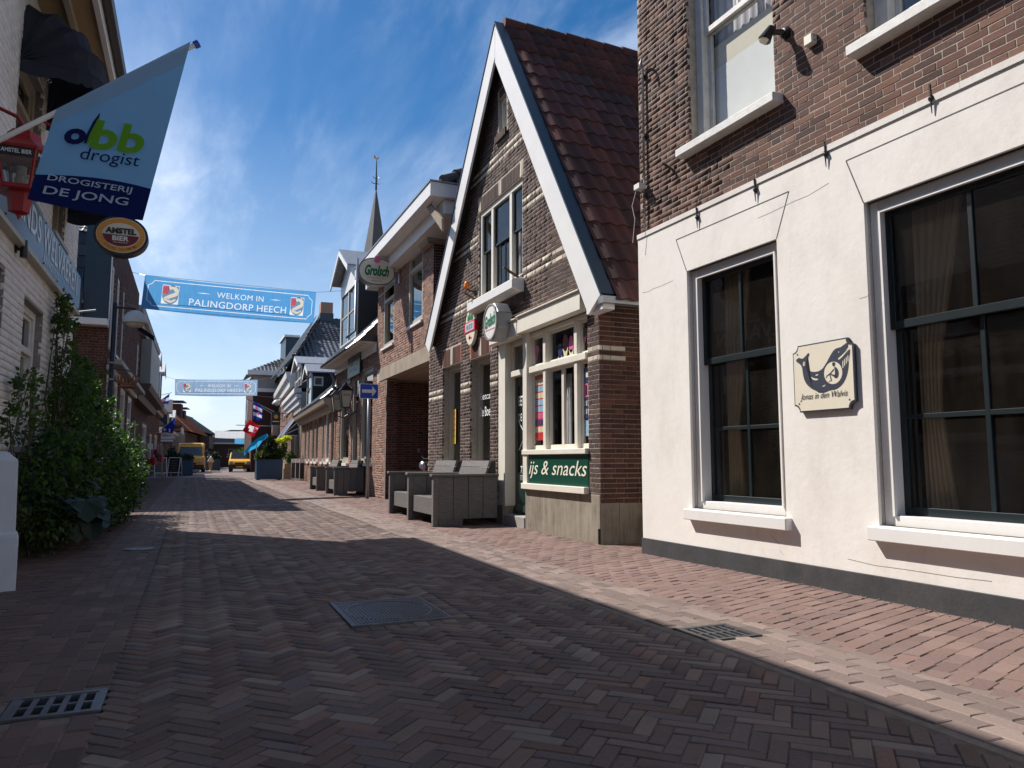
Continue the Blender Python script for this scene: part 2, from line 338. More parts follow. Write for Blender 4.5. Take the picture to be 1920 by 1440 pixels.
M_plain('red_paint', (0.34, 0.010, 0.016), 0.3, var=0.1); M_plain('sign_red', (0.50, 0.012, 0.022), 0.4, var=0.05)
M_plain('grolsch_green', (0.004, 0.17, 0.055), 0.5, var=0.05); M_plain('amber', (0.80, 0.22, 0.01), 0.3, var=0.05)
M_plain('gold', (0.62, 0.30, 0.05), 0.35, 0.3, var=0.15); M_plain('maroon', (0.16, 0.008, 0.012), 0.4, var=0.05)
M_plain('road_sign_blue', (0.012, 0.07, 0.52), 0.35, var=0.03)
M_plain('yellow_van', (0.80, 0.42, 0.03), 0.25, var=0.03); M_plain('van_dark', (0.02, 0.02, 0.022), 0.4, var=0.1)
M_plain('slate_ink', (0.12, 0.14, 0.28), .5, var=.1)
M_plain('plastic_cream', (0.70, 0.66, 0.54), 0.5, var=0.04)

# ---------------------------------------------------------------- laid pieces: the largest in view as objects, the rest joined
def nrm_brick(l, h, d, ch, jit, seed):
    """brick of length l (x), height h (z), standing d proud (y); origin at its centre on the bed"""
    r = random.Random(seed); v = []
    a, b = l / 2, h / 2
    for (s, q) in ((-1, -1), (1, -1), (1, 1), (-1, 1)): v.append((s * a, -0.03, q * b))
    for (s, q) in ((-1, -1), (1, -1), (1, 1), (-1, 1)): v.append((s * a + r.uniform(-jit, jit), d - ch, q * b + r.uniform(-jit, jit)))
    for (s, q) in ((-1, -1), (1, -1), (1, 1), (-1, 1)): v.append((s * (a - ch) + r.uniform(-jit, jit), d + r.uniform(-jit, jit) * 0.6, q * (b - ch) + r.uniform(-jit, jit)))
    f = [(8, 11, 10, 9)]
    for i in range(4):
        j = (i + 1) % 4; f += [(4 + i, 8 + i, 8 + j, 4 + j)[::1], (i, 4 + i, 4 + j, j)]
    return np.array(v), f
def fix_winding(v, f):
    c = v.mean(axis=0); out = []
    for q in f:
        p = v[list(q)]; n = np.cross(p[1] - p[0], p[2] - p[0])
        out.append(q if np.dot(n, p.mean(axis=0) - c) > 0 else q[::-1])
    return out
_pc = {}
def pieces(parent, name, bases, items, limit=300, kind_name=None):
    """items: (matrix 4x4 numpy, base index, material name); bases: list of (verts, faces).
    The items nearest to the camera become parts of their own, the rest one joined part of kind stuff."""
    if not items: return
    W = np.array(world_m(parent)); cp = np.array([0, 0, H_])
    pos = np.array([(W @ np.append(m[:3, 3], 1))[:3] for m, _, _ in items])
    d = np.linalg.norm(pos - cp, axis=1)
    fwd = (pos - cp) @ _fw; sx_ = (pos - cp) @ _rt; sy_ = (pos - cp) @ _up
    vis = (fwd > 0.3) & (np.abs(sx_) < fwd * 0.74) & (np.abs(sy_) < fwd * 0.56)
    order = np.argsort(d + np.where(vis, 0, 1000)); near = order[:limit]; rest = order[limit:]
    for i in near:
        m, b, mat = items[i]; key = (id(bases), b, mat)
        if key not in _pc:
            me = bpy.data.meshes.new(name); me.from_pydata(bases[b][0].tolist(), [], bases[b][1]); me.materials.append(MATS[mat]); _pc[key] = me
        o = bpy.data.objects.new(name, _pc[key]); link(o, parent); o.matrix_local = Matrix(m.tolist())
    if len(rest):
        mats = sorted({items[i][2] for i in rest}); allv = []; allf = []; mi = []; off = 0
        for b in range(len(bases)):
            for k, mt in enumerate(mats):
                idx = [i for i in rest if items[i][1] == b and items[i][2] == mt]
                if not idx: continue
                T = np.array([items[i][0] for i in idx]); v = bases[b][0]; f = np.array([q if len(q) == 4 else (*q, q[-1]) for q in bases[b][1]])
                vh = np.hstack([v, np.ones((len(v), 1))]); P = np.einsum('nij,vj->nvi', T, vh)[:, :, :3].reshape(-1, 3)
                FF = (f[None, :, :] + (np.arange(len(idx)) * len(v))[:, None, None]).reshape(-1, f.shape[1]) + off
                allv.append(P); allf.append(FF); mi.append(np.full(len(FF), k)); off += len(P)
        V = np.vstack(allv); FQ = np.vstack(allf); MI = np.concatenate(mi)
        me = bpy.data.meshes.new(name + '_field'); me.vertices.add(len(V)); me.vertices.foreach_set('co', V.ravel())
        me.loops.add(len(FQ) * 4); me.loops.foreach_set('vertex_index', FQ.ravel().astype(np.int32))
        me.polygons.add(len(FQ)); me.polygons.foreach_set('loop_start', np.arange(0, len(FQ) * 4, 4, dtype=np.int32))
        me.polygons.foreach_set('material_index', MI.astype(np.int32))
        for mt in mats: me.materials.append(MATS[mt])
        me.update(calc_edges=True); me.validate()
        o = link(bpy.data.objects.new(kind_name or name + '_field', me), parent); o['kind'] = 'stuff'
def mat4(x, y, z, rz=0.0, sx=1, sy=1, sz=1, ry=0.0, rx=0.0):
    return np.array(Matrix.Translation((x, y, z)) @ Matrix.Rotation(rz, 4, 'Z') @ Matrix.Rotation(ry, 4, 'Y') @ Matrix.Rotation(rx, 4, 'X') @ Matrix.Diagonal((sx, sy, sz, 1)))
def brick_bases(l, h, d, ch, jit, n=8, seed=0):
    out = []
    for k in range(n):
        v, f = nrm_brick(l, h, d, ch, jit, seed * 100 + k); out.append((v, fix_winding(v, f)))
    return out
WALLB = {}
def lay_bricks(parent, u0, u1, z0, z1, holes=(), clip=None, L=0.21, Hc=0.062, joint=0.010, mat='brick_brown', band=None,
               d=0.004, ch=0.002, jit=0.0010, wob=0.0010, limit=300, header=True, skip=None, dout=0.0, name='brick', bond='flemish'):
    key = (L, Hc, joint, d, ch, jit)
    if key not in WALLB: WALLB[key] = brick_bases(L, Hc - joint, d, ch, jit, 8, len(WALLB) + 1)
    B = WALLB[key]; items = []; n = int(math.ceil((z1 - z0) / Hc)); rr = random.Random(int((u0 * 13 + z0 * 7) * 100))
    for k in range(n):
        zc = z0 + (k + 0.5) * Hc
        if zc + Hc / 2 > z1 + 0.01: break
        a0, a1 = (u0, u1) if clip is None else clip(zc)
        a0 = max(a0, u0); a1 = min(a1, u1)
        if a1 - a0 < 0.03: continue
        segs = [(a0, a1)]
        for (ha, hb, hc, hd) in holes:
            if hc - 0.01 < zc < hd + 0.01:
                ns = []
                for s0, s1 in segs:
                    if hb <= s0 or ha >= s1: ns.append((s0, s1)); continue
                    if ha > s0 + 0.02: ns.append((s0, ha))
                    if hb < s1 - 0.02: ns.append((hb, s1))
                segs = ns
        x = u0 - ((0.75 if header else 0.5) * (L + joint) if k % 2 else 0.0) - rr.uniform(0, 0.012)
        i = 0
        while x < a1:
            ln = L
            if header and i % 2: ln = L / 2 - joint / 2
            if bond == 'courses' and k % 2: ln = L / 2 - joint / 2
            elif bond == 'courses': ln = L
            e = x + ln
            for s0, s1 in segs:
                p, q = max(x, s0), min(e, s1)
                if q - p > 0.03:
                    c = (p + q) / 2
                    if skip and skip(c, zc): continue
                    mt = mat
                    if band: mt = band(c, zc, k) or mat
                    items.append((mat4(c + rr.uniform(-wob, wob) * .5, dout + rr.uniform(-wob, wob), zc + rr.uniform(-wob, wob) * .6, sx=(q - p) / L, ry=rr.uniform(-.008, .008)), rr.randrange(8), mt))
            x = e + joint; i += 1
    pieces(parent, name, B, items, limit)
# roof tiles
def tile_base(w, l, amp, flat=False):
    n = 8; v = []; prof = []
    for i in range(n + 1):
        s = i / n; x = (s - 0.5) * w * 1.04
        z = amp * math.sin(2 * math.pi * (s - 0.12)) if not flat else amp * (0.9 * math.exp(-((s - 0.12) / 0.10) ** 2))
        prof.append((x, z))
    for y, dz in ((0, 0.022), (l, 0.002)):
        for x, z in prof: v.append((x, y, z + dz))
    for x, z in prof: v.append((x, 0.0, z + 0.004))
    f = [(i, i + 1, n + 2 + i, n + 1 + i) for i in range(n)]
    f += [(i + 1, i, 2 * (n + 1) + i, 2 * (n + 1) + i + 1) for i in range(n)]
    return np.array(v), f
def lay_tiles(parent, O, A, U, N, ncol, nrow, w, e, mat, amp=0.022, limit=300, skip=None, flat=False, name='roof_tile'):
    """O lower corner, A along the eaves, U up the slope, N out of it (unit vectors)"""
    base = tile_base(w, e * 1.15, amp, flat)
    B = [(base[0], base[1])]; items = []; rr = random.Random(ncol * 31 + nrow)
    A, U, N, O = (np.array(q, float) for q in (A, U, N, O))
    for r in range(nrow):
        for c in range(ncol):
            p = O + A * (c + 0.5) * w + U * r * e + N * rr.uniform(-0.003, 0.004)
            if skip and skip((c + 0.5) * w, (r + .5) * e): continue
            m = np.eye(4); t = rr.uniform(-0.02, 0.02)
            m[:3, 0] = A * math.cos(t) + U * math.sin(t); m[:3, 1] = U * math.cos(t) - A * math.sin(t); m[:3, 2] = N; m[:3, 3] = p
            items.append((m, 0, mat))
    pieces(parent, name, B, items, limit)
# walls with openings
def wall_faces(mb, u0, u1, z0, z1, holes, depth=0.14, out=0.0, mi=0, mr=None):
    us = sorted({u0, u1, *[h[0] for h in holes], *[h[1] for h in holes]}); zs = sorted({z0, z1, *[h[2] for h in holes], *[h[3] for h in holes]})
    us = [u for u in us if u0 <= u <= u1]; zs = [z for z in zs if z0 <= z <= z1]
    for a, b in zip(us, us[1:]):
        for c, d in zip(zs, zs[1:]):
            m, n = (a + b) / 2, (c + d) / 2
            if any(h[0] < m < h[1] and h[2] < n < h[3] for h in holes): continue
            mb.quad((a, out, c), (b, out, c), (b, out, d), (a, out, d), mi)
    k = mi if mr is None else mr
    for h in holes:
        a, b, c, d = h[:4]
        for p, q in (((a, c), (a, d)), ((b, c), (b, d)), ((a, c), (b, c)), ((a, d), (b, d))):
            mb.quad((p[0], out, p[1]), (q[0], out, q[1]), (q[0], out - depth, q[1]), (p[0], out - depth, p[1]), k)
def room(mb, u0, u1, z0, z1, dep, mi=1, front=0.16):
    """closed dark inside of a building behind its front wall"""
    y0, y1 = -front, -dep
    mb.quad((u0, y1, z0), (u1, y1, z0), (u1, y1, z1), (u0, y1, z1), mi)
    mb.quad((u0, y0, z0), (u0, y1, z0), (u0, y1, z1), (u0, y0, z1), mi); mb.quad((u1, y0, z0), (u1, y1, z0), (u1, y1, z1), (u1, y0, z1), mi)
    mb.quad((u0, y0, z1), (u1, y0, z1), (u1, y1, z1), (u0, y1, z1), mi); mb.quad((u0, y0, z0), (u1, y0, z0), (u1, y1, z0), (u0, y1, z0), mi)
def box_shell(mb, u0, u1, z0, z1, dep, mi=0):
    """outer sides and back"""
    mb.quad((u0, 0, z0), (u0, -dep, z0), (u0, -dep, z1), (u0, 0, z1), mi); mb.quad((u1, 0, z0), (u1, -dep, z0), (u1, -dep, z1), (u1, 0, z1), mi)
    mb.quad((u0, -dep, z0), (u1, -dep, z0), (u1, -dep, z1), (u0, -dep, z1), mi)
def curtain(parent, a, b, y, z0, z1, mat, folds=9, amp=0.03, taper=None, name='curtain'):
    m = MB(); n = folds * 4; vs = []; rows = 6
    for j in range(rows + 1):
        t = j / rows; z = z0 + (z1 - z0) * t
        for i in range(n + 1):
            s = i / n
            k = 1.0 if taper is None else taper(t)
            x = a + (b - a) * s * k; vs.append((x, y + amp * math.sin(s * folds * 2 * math.pi) * (0.6 + 0.4 * math.sin(i * 1.7)), z))
    fs = [(j*(n+1)+i, j*(n+1)+i+1, (j+1)*(n+1)+i+1, (j+1)*(n+1)+i) for j in range(rows) for i in range(n)]
    m.add(vs, fs); return m.build(name, MATS[mat], parent, smooth=True)
def window(parent, a, b, c, d, inset=0.10, fw=0.07, fd=0.10, sashes=((0, 1, 0, 1, 1, 1, 0.0),), frame='white_paint', sash='white_paint',
           sw=0.045, mw=0.028, glass='glass', sill=None, sillmat=None, label=None, name='window', head=0.0, bars=(), joined=False):
    """frame a..b x c..d set back by inset; sashes: (u0,u1,z0,z1 as fractions inside the frame, columns, rows, set back)"""
    m = MB(); y1 = -inset; y0 = -inset - fd
    m.box(a, a + fw, y0, y1, c, d); m.box(b - fw, b, y0, y1, c, d)
    m.box(a + fw, b - fw, y0 + .002, y1 - .002, d - fw, d); m.box(a + fw, b - fw, y0 + .002, y1 - .002, c, c + fw)
    iu0, iu1, iz0, iz1 = a + fw, b - fw, c + fw, d - fw
    for kind, pos, w in bars:
        if kind == 'h': z = iz0 + (iz1 - iz0) * pos; m.box(iu0, iu1, y0 + .003, y1 - .003, z - w / 2, z + w / 2)
        else: u = iu0 + (iu1 - iu0) * pos; m.box(u - w / 2, u + w / 2, y0 + .004, y1 - .004, iz0, iz1)
    win = m.build(name, MATS[frame], parent, bevel=0.004, label=label)
    gm = MB()
    for (p, q, r, s, nu, nz, bk) in sashes:
        u0, u1 = iu0 + (iu1 - iu0) * p, iu0 + (iu1 - iu0) * q; z0, z1 = iz0 + (iz1 - iz0) * r, iz0 + (iz1 - iz0) * s
        ys = y1 - 0.030 - bk; ye = ys - 0.035
        sm = MB(); sm.box(u0 + .001, u0 + sw, ye, ys, z0, z1); sm.box(u1 - sw, u1 - .001, ye, ys, z0, z1)
        sm.box(u0 + sw, u1 - sw, ye + .001, ys - .001, z0, z0 + sw * 1.2); sm.box(u0 + sw, u1 - sw, ye + .001, ys - .001, z1 - sw, z1)
        g0, g1, h0, h1 = u0 + sw, u1 - sw, z0 + sw * 1.2, z1 - sw
        for i in range(1, nu): u = g0 + (g1 - g0) * i / nu; sm.box(u - mw / 2, u + mw / 2, ye + .003, ys - .003, h0, h1)
        for i in range(1, nz): z = h0 + (h1 - h0) * i / nz; sm.box(g0, g1, ye + .004, ys - .004, z - mw / 2, z + mw / 2)
        sm.build('sash', MATS[sash], win, bevel=0.003)
        yg = (ye + ys) / 2
        for i in range(nu):
            for j in range(nz):
                A, B_ = g0 + (g1 - g0) * i / nu, g0 + (g1 - g0) * (i + 1) / nu; C_, D_ = h0 + (h1 - h0) * j / nz, h0 + (h1 - h0) * (j + 1) / nz
                t = random.uniform(-.0025, .0025); tt = random.uniform(-.0025, .0025)
                v = [(A, yg + t, C_), (B_, yg - t, C_), (B_, yg - t + tt, D_), (A, yg + t + tt, D_)]
                if joined: gm.add(v, [(0, 1, 2, 3)])
                else: MB().add(v, [(0, 1, 2, 3)]).build('pane', MATS[glass], win)
    if joined and gm.v: gm.build('pane', MATS[glass], win)
    if sill:
        so, sh, sx_ = sill; bx('sill', MATS[sillmat or frame], win, a - sx_, b + sx_, y0 + .01, so, c - sh, c - 0.002, bevel=0.006)
    return win
# lettering
def text(parent, body, w, h, M, mat, name='lettering', shear=0.0, bold=0.0, ext=0.002, space=1.0, fitw=True):
    """letters fitted to w x h, centred, in the local frame given by matrix M (x right, y up, z out)"""
    cu = bpy.data.curves.new(name, 'FONT'); cu.body = body; cu.shear = shear; cu.offset = bold; cu.extrude = 0.0; cu.space_character = space
    cu.align_x = 'CENTER'; cu.resolution_u = 3
    ob = bpy.data.objects.new('tmp', cu); col.objects.link(ob); dg = bpy.context.evaluated_depsgraph_get(); dg.update()
    me = bpy.data.meshes.new_from_object(ob.evaluated_get(dg)); bpy.data.objects.remove(ob); bpy.data.curves.remove(cu)
    n = len(me.vertices); co = np.empty(n * 3); me.vertices.foreach_get('co', co); co = co.reshape(-1, 3)
    mn, mxx = co.min(axis=0), co.max(axis=0); s = (w or 1) / max(1e-6, mxx[0] - mn[0]); t = (h or 1) / max(1e-6, mxx[1] - mn[1])
    if w is None: s = t
    if h is None: t = s
    co[:, 0] = (co[:, 0] - (mn[0] + mxx[0]) / 2) * s; co[:, 1] = (co[:, 1] - (mn[1] + mxx[1]) / 2) * t; co[:, 2] = ext
    me.vertices.foreach_set('co', co.ravel()); me.materials.clear(); me.materials.append(MATS[mat]); me.update()
    o = link(bpy.data.objects.new(name, me), parent); o.matrix_local = M; return o
def on_wall(u, y, z, flip=False):
    """text frame standing on a facade (local x along, y outward): reads from outside"""
    return Matrix(((-1, 0, 0, u), (0, 0, 1, y), (0, 1, 0, z), (0, 0, 0, 1)))
class Fac:
    """a facade plane: local x along it, local y outward, z up"""
    def __init__(s, X, Y, rz): s.O = np.array([X, Y, 0.0]); a = R(rz); s.rz = rz; s.eu = np.array([math.cos(a), math.sin(a), 0]); s.en = np.array([-math.sin(a), math.cos(a), 0])
    def __call__(s, x, y, out=0.0):
        d = ray(x, y); t = (out - np.dot(s.en, _C - s.O)) / np.dot(s.en, d); P = _C + d * t; return float(np.dot(s.eu, P - s.O)), float(P[2])
    def pt(s, P): P = np.array(P, float); return float(np.dot(s.eu, P - s.O)), float(np.dot(s.en, P - s.O)), float(P[2])
# ================================================================ the ground
g = MB(); g.quad((-400, -200, -0.060), (400, -200, -0.060), (400, 900, -0.060), (-400, 900, -0.060))
ground = g.build('ground', MATS['sand_joint']); ground['kind'] = 'structure'
def M_far_paving():
    m, t, p, o = nodes_of('far_paving')
    c = t.nodes.new('ShaderNodeTexCoord'); b = t.nodes.new('ShaderNodeTexBrick')
    b.inputs['Scale'].default_value = 1.0; b.inputs['Brick Width'].default_value = 0.2; b.inputs['Row Height'].default_value = 0.1; b.inputs['Mortar Size'].default_value = 0.006
    b.inputs['Color1'].default_value = (0.16, 0.105, 0.09, 1); b.inputs['Color2'].default_value = (0.11, 0.078, 0.07, 1); b.inputs['Mortar'].default_value = (0.07, 0.055, 0.045, 1)
    t.links.new(c.outputs['Object'], b.inputs['Vector'])
    cc = mixc(t, ramp(t, posnoise(t, 0.8, 6, 0.7), [(0.35, 0.0), (0.7, 0.5)]), b.outputs['Color'], (0.19, 0.14, 0.12))
    setc(t, p, cc); p.inputs['Roughness'].default_value = 0.7; bump(t, p, b.outputs['Fac'], -0.4, 0.006)
M_far_paving()
YF = 46.0
g = MB(); g.quad((-14, YF, 0), (-14, 260, 0), (30, 260, 0), (30, YF, 0)); o = g.build('street', MATS['far_paving']); o['kind'] = 'structure'
def zrel(x, y):        # settling: the road is cambered a little and uneven
    return 0.004 * math.sin(x * 2.1 + y * 0.7) + 0.004 * math.sin(y * 1.3 - x * 1.1) - 0.0035
RING = (0.925, 1.575, 4.645, 5.435)
HOLES = [(0.815, 1.685, 4.535, 5.545), (-0.66, -0.29, 3.50, 3.83), (2.66, 3.07, 3.47, 3.84), (1.15, 2.15, 17.3, 17.75)]
def in_hole(x, y, e=0.0):
    return any(a - e < x < b + e and c - e < y < d + e for a, b, c, d in HOLES)
def bed(name, x0, x1, y0, y1, mat, z=-0.0055):
    xs = sorted({x0, x1, *[round(x0 + (x1 - x0) * k / 12, 4) for k in range(13)], *[q for h in HOLES for q in h[:2] if x0 < q < x1]})
    ys = sorted({*[round(y0 + 0.2 * k, 3) for k in range(int((y1 - y0) / 0.2) + 1)], *[q for h in HOLES for q in h[2:] if y0 < q < y1]})
    V = [(x, y, zrel(x, y) + z) for y in ys for x in xs]; n = len(xs); Fq = []
    for j in range(len(ys) - 1):
        for i in range(n - 1):
            if in_hole((xs[i] + xs[i+1]) / 2, (ys[j] + ys[j+1]) / 2, -0.001) and not (0.8 < xs[i] < 1.7 and 4.5 < ys[j] < 5.6): continue
            Fq.append((j*n+i, j*n+i+1, (j+1)*n+i+1, (j+1)*n+i))
    o = MB().add(V, Fq).build(name, MATS[mat]); o['kind'] = 'structure'; return o
XL, XR = -0.30, 2.60
road = bed('road', XL, XR, -2.0, YF, 'sand_joint')
GX = 0.0
def paver_bases(l, w, ch, jit, h=0.0, seed=0, n=8):
    out = []
    for k in range(n):
        r = random.Random(seed * 50 + k); a, b = l / 2, w / 2; v = []
        for s, q in ((-1, -1), (1, -1), (1, 1), (-1, 1)): v.append((s * a, q * b, -0.05))
        for s, q in ((-1, -1), (1, -1), (1, 1), (-1, 1)): v.append((s * a + r.uniform(-jit, jit), q * b + r.uniform(-jit, jit), -ch))
        t1, t2 = r.uniform(-.0015, .0015), r.uniform(-.0015, .0015)
        for s, q in ((-1, -1), (1, -1), (1, 1), (-1, 1)): v.append((s * (a - ch * 1.3) + r.uniform(-jit, jit), q * (b - ch * 1.3) + r.uniform(-jit, jit), s * t1 + q * t2))
        v = np.array(v); f = [(8, 9, 10, 11)]
        for i in range(4):
            j = (i + 1) % 4; f += [(4 + i, 4 + j, 8 + j, 8 + i), (i, j, 4 + j, 4 + i)]
        out.append((v, f))
    return out
# herringbone at 45 degrees, bricks three times as long as wide
L, W, J = 0.203, 0.0677, 0.0040
B = paver_bases(L - J, W - J, 0.0032, 0.0014, seed=3)
items = []; rr = random.Random(5); c45 = math.sqrt(0.5)
def herring():
    """cells of W; brick pairs repeat along the diagonal"""
    out = []
    for k in range(-60, 560):              # diagonal step
        for q in range(-90, 160):          # offset between zigzag columns
            # horizontal brick occupying cells (x..x+2, y), vertical brick (x, y+1 .. y+3)
            x = k + 3 * q; y = k - 3 * q
            out.append((x + 1.5, y + 0.5, 0)); out.append((x + 0.5, y + 2.5, 1))
    return out
seen = set()
for (a, b, o_) in herring():
    X = (a - b) * W * c45 + 1.0; Y = (a + b) * W * c45 - 4.0
    if not (XL - 0.02 < X < XR + 0.02 and -2 < Y < YF) or in_hole(X, Y, 0.015): continue
    key = (round(X, 3), round(Y, 3))
    if key in seen: continue
    seen.add(key)
    ang = (R(45) if o_ == 0 else R(135)) + rr.uniform(-.018, .018)
    # u axis (cells x) points to (1,1)/sqrt2, v axis to (-1,1)/sqrt2
    sx_ = 1.0
    e = min(X - XL, XR - X)
    if e < 0.072: 
        sx_ = max(0.3, (e + 0.072) / 0.144); X += (0.5 * (0.072 - e) * (1 if X - XL < XR - X else -1))
    items.append((mat4(X + rr.uniform(-.002, .002), Y + rr.uniform(-.002, .002), zrel(X, Y) + rr.uniform(-.0016, .0014), ang, sx=sx_, rx=rr.uniform(-.012, .012), ry=rr.uniform(-.005, .005)), rr.randrange(8), 'paver_road'))
xa, xb, ya_, yb_ = RING; Lr = .0985
for k in range(8):       # a course of bricks laid round the lid
    for X, Y, an in ((xa - .055, ya_ + .05 + k * .099, 0), (xb + .055, ya_ + .05 + k * .099, 0)) + (((xa + .05 + k * .0925, yb_ + .055, 90), (xa + .05 + k * .0925, ya_ - .055, 90)) if k < 7 else ()):
        items.append((mat4(X, Y, zrel(X, Y) + rr.uniform(-.001, .001), R(an) + rr.uniform(-.02, .02), sx=.52, sy=1.42), rr.randrange(8), 'paver_red' if k == 1 and X < xa else 'paver_road'))
pieces(road, 'paving_brick', B, items, 300)
def strip(parent, x0, x1, y0, y1, ang, L, W, J, mat, seed, bond=True, curve=0.0, limit=300, extra=None):
    B = paver_bases(L - J, W - J, 0.0038, 0.0014, seed=seed); items = []; rr = random.Random(seed)
    ca, sa = math.cos(ang), math.sin(ang); cxm, cym = (x0 + x1) / 2, (y0 + y1) / 2
    hx, hy = (x1 - x0) / 2 + 0.2, (y1 - y0) / 2 + 0.2
    ru = abs(ca) * hx + abs(sa) * hy; rv = abs(sa) * hx + abs(ca) * hy
    for j in range(int(-rv / W) - 2, int(rv / W) + 3):
        for i in range(int(-ru / L) - 2, int(ru / L) + 3):
            u = (i + (0.5 if (j % 2 and bond) else 0)) * L; v = j * W
            X = cxm + u * ca - v * sa; Y = cym + u * sa + v * ca
            if curve: Y += -curve * (X - cxm) ** 2
            hl0 = L / 2 * abs(ca)
            if not (x0 - hl0 < X < x1 + hl0 and y0 < Y < y1) or in_hole(X, Y, 0.01): continue
            if extra and extra(X, Y): continue
            sx_ = 1.0
            if abs(sa) < 0.7:
                hl = max(hl0, .01)
                if X - hl < x0: sx_ = (X + hl - x0) / (2 * hl); X = (x0 + X + hl) / 2
                elif X + hl > x1: sx_ = (x1 - X + hl) / (2 * hl); X = (x1 + X - hl) / 2
                if sx_ < 0.15: continue
            items.append((mat4(X, Y, zrel(X, Y) + rr.uniform(-.002, .002), ang + rr.uniform(-.012, .012), sx=sx_, rx=rr.uniform(-.012, .012)), rr.randrange(8), mat))
    pieces(parent, 'paving_brick', B, items, limit)
gl = bed('left_gutter', -0.80, XL, -2.0, YF, 'sand_pale'); strip(gl, -0.80, XL, -2.0, YF, R(90), 0.20, 0.10, 0.006, 'paver_brown', 11)
pl_ = bed('left_pavement', -3.4, -0.80, -2.0, YF, 'sand_joint'); strip(pl_, -3.4, -0.80, -2.0, YF, R(0), 0.20, 0.068, 0.004, 'paver_brown', 12)
gr = bed('right_gutter', XR, 3.20, -2.0, YF, 'sand_pale'); strip(gr, XR, 3.20, -2.0, YF, R(90), 0.20, 0.10, 0.0035, 'paver_gutter', 13)
pr = bed('right_pavement', 3.20, 5.6, -2.0, YF, 'sand_pale'); strip(pr, 3.20, 5.55, -2.0, YF, R(17), 0.205, 0.10, 0.004, 'paver_red', 14, curve=0.05)

# iron lids and gullies set in the paving
def manhole_plate():
    t = thing('manhole_cover', 'rectangular cast iron inspection cover with an oval rim, sunk in the herringbone road', 'manhole cover', (1.25, 5.04, 0))
    bx('frame', MATS['cast_iron_cover'], t, (-.325, .325, -.395, -.365, -.03, 0.001), (-.325, .325, .365, .395, -.03, 0.001), (-.325, -.30, -.363, .363, -.03, 0.0005), (.30, .325, -.363, .363, -.03, 0.0005))
    m = MB(); m.box(-.2985, .2985, -.3635, .3635, -.03, -0.0025)
    m.build('lid', MATS['cast_iron_cover'], t)
    m = MB()
    for k in range(26):
        x = -.28 + k * .0224
        w = .33
        a = 1 - (x / .27) ** 2
        h = .30 * math.sqrt(max(a, 0.0))
        m.box(x - .006, x + .006, -.350, -h - .012, -0.003, 0.0015); m.box(x - .006, x + .006, h + .012, .350, -0.003, 0.0015)
        if a > .02: m.box(x - .006, x + .006, -h + .012, h - .012, -0.003, 0.0015)
    m.build('ribs', MATS['cast_iron_cover'], t, kind='stuff')
    m = MB(); n = 40
    for k in range(n):
        a0, a1 = 2 * math.pi * k / n, 2 * math.pi * (k + 1) / n
        P = lambda a, r: (.27 * r * math.cos(a), .31 * r * math.sin(a))
        q = [P(a0, 1), P(a1, 1), P(a1, 1.06), P(a0, 1.06)]
        m.add([(x, y, z) for z in (-.003, .0018) for x, y in q], [(4,5,6,7),(0,1,5,4),(2,3,7,6)])
    m.build('oval_rim', MATS['cast_iron_cover'], t)
    text(t, 'BWL', .16, .05, Matrix.Translation((0, 0.0, .001)), 'cast_iron_cover', name='lettering')
manhole_plate()
def gully(name, label, x, y, w, l, bars, ang, rows):
    t = thing(name, label, 'drain', (x, y, 0), ang)
    bx('frame', MATS['cast_iron_cover'], t, (-w/2, w/2, -l/2, -l/2 + .03, -.04, 0.003), (-w/2, w/2, l/2 - .03, l/2, -.04, 0.003), (-w/2, -w/2 + .03, -l/2 + .03, l/2 - .03, -.04, 0.0025), (w/2 - .03, w/2, -l/2 + .03, l/2 - .03, -.04, 0.0025))
    bx('pit', MATS['black_void'], t, -w/2 + .01, w/2 - .01, -l/2 + .01, l/2 - .01, -.055, -.05)
    iw, il = w - .06, l - .06
    for k in range(bars + 1):
        x0 = -iw / 2 + iw * k / bars; bx('grate_bar', MATS['cast_iron_cover'], t, x0 - iw * .2 / bars, x0 + iw * .2 / bars, -il/2, il/2, -.03, .0)
    for k in range(rows + 1):
        y0 = -il / 2 + il * k / rows; hw = .010
        bx('cross_bar', MATS['cast_iron_cover'], t, -iw/2, iw/2, y0 - hw, y0 + hw, -.028, -.0008)
gully('gully_grate', 'square ten-slot iron gully grate in the left gutter, nearest the camera', -.475, 3.665, .35, .31, 5, 0, 2)
gully('gully_grate', 'slotted iron drain grate at the edge of the sunlit right pavement', 2.865, 3.655, .36, .33, 6, 0, 2)
gully('gully_grate', 'wide flat iron channel grate across the road near the grey benches', 1.65, 17.52, .96, .40, 16, 0, 1)
t = thing('water_stopcock_lid', 'small round iron lid in the left gutter strip beside the bush', 'manhole cover', (-0.52, 9.55, 0))
m = MB(); m.lathe([(.13, -.02), (.13, .004), (.115, .004), (.112, -.001), (.03, -.001), (.028, .004), (.001, .004)], n=24); m.build('lid', MATS['cast_iron_cover'], t)
m = MB(); m.lathe([(.155, -.02), (.155, .003), (.135, .003), (.135, -.02)], n=24, cap=False); m.build('ring', MATS['cast_iron_cover'], t)
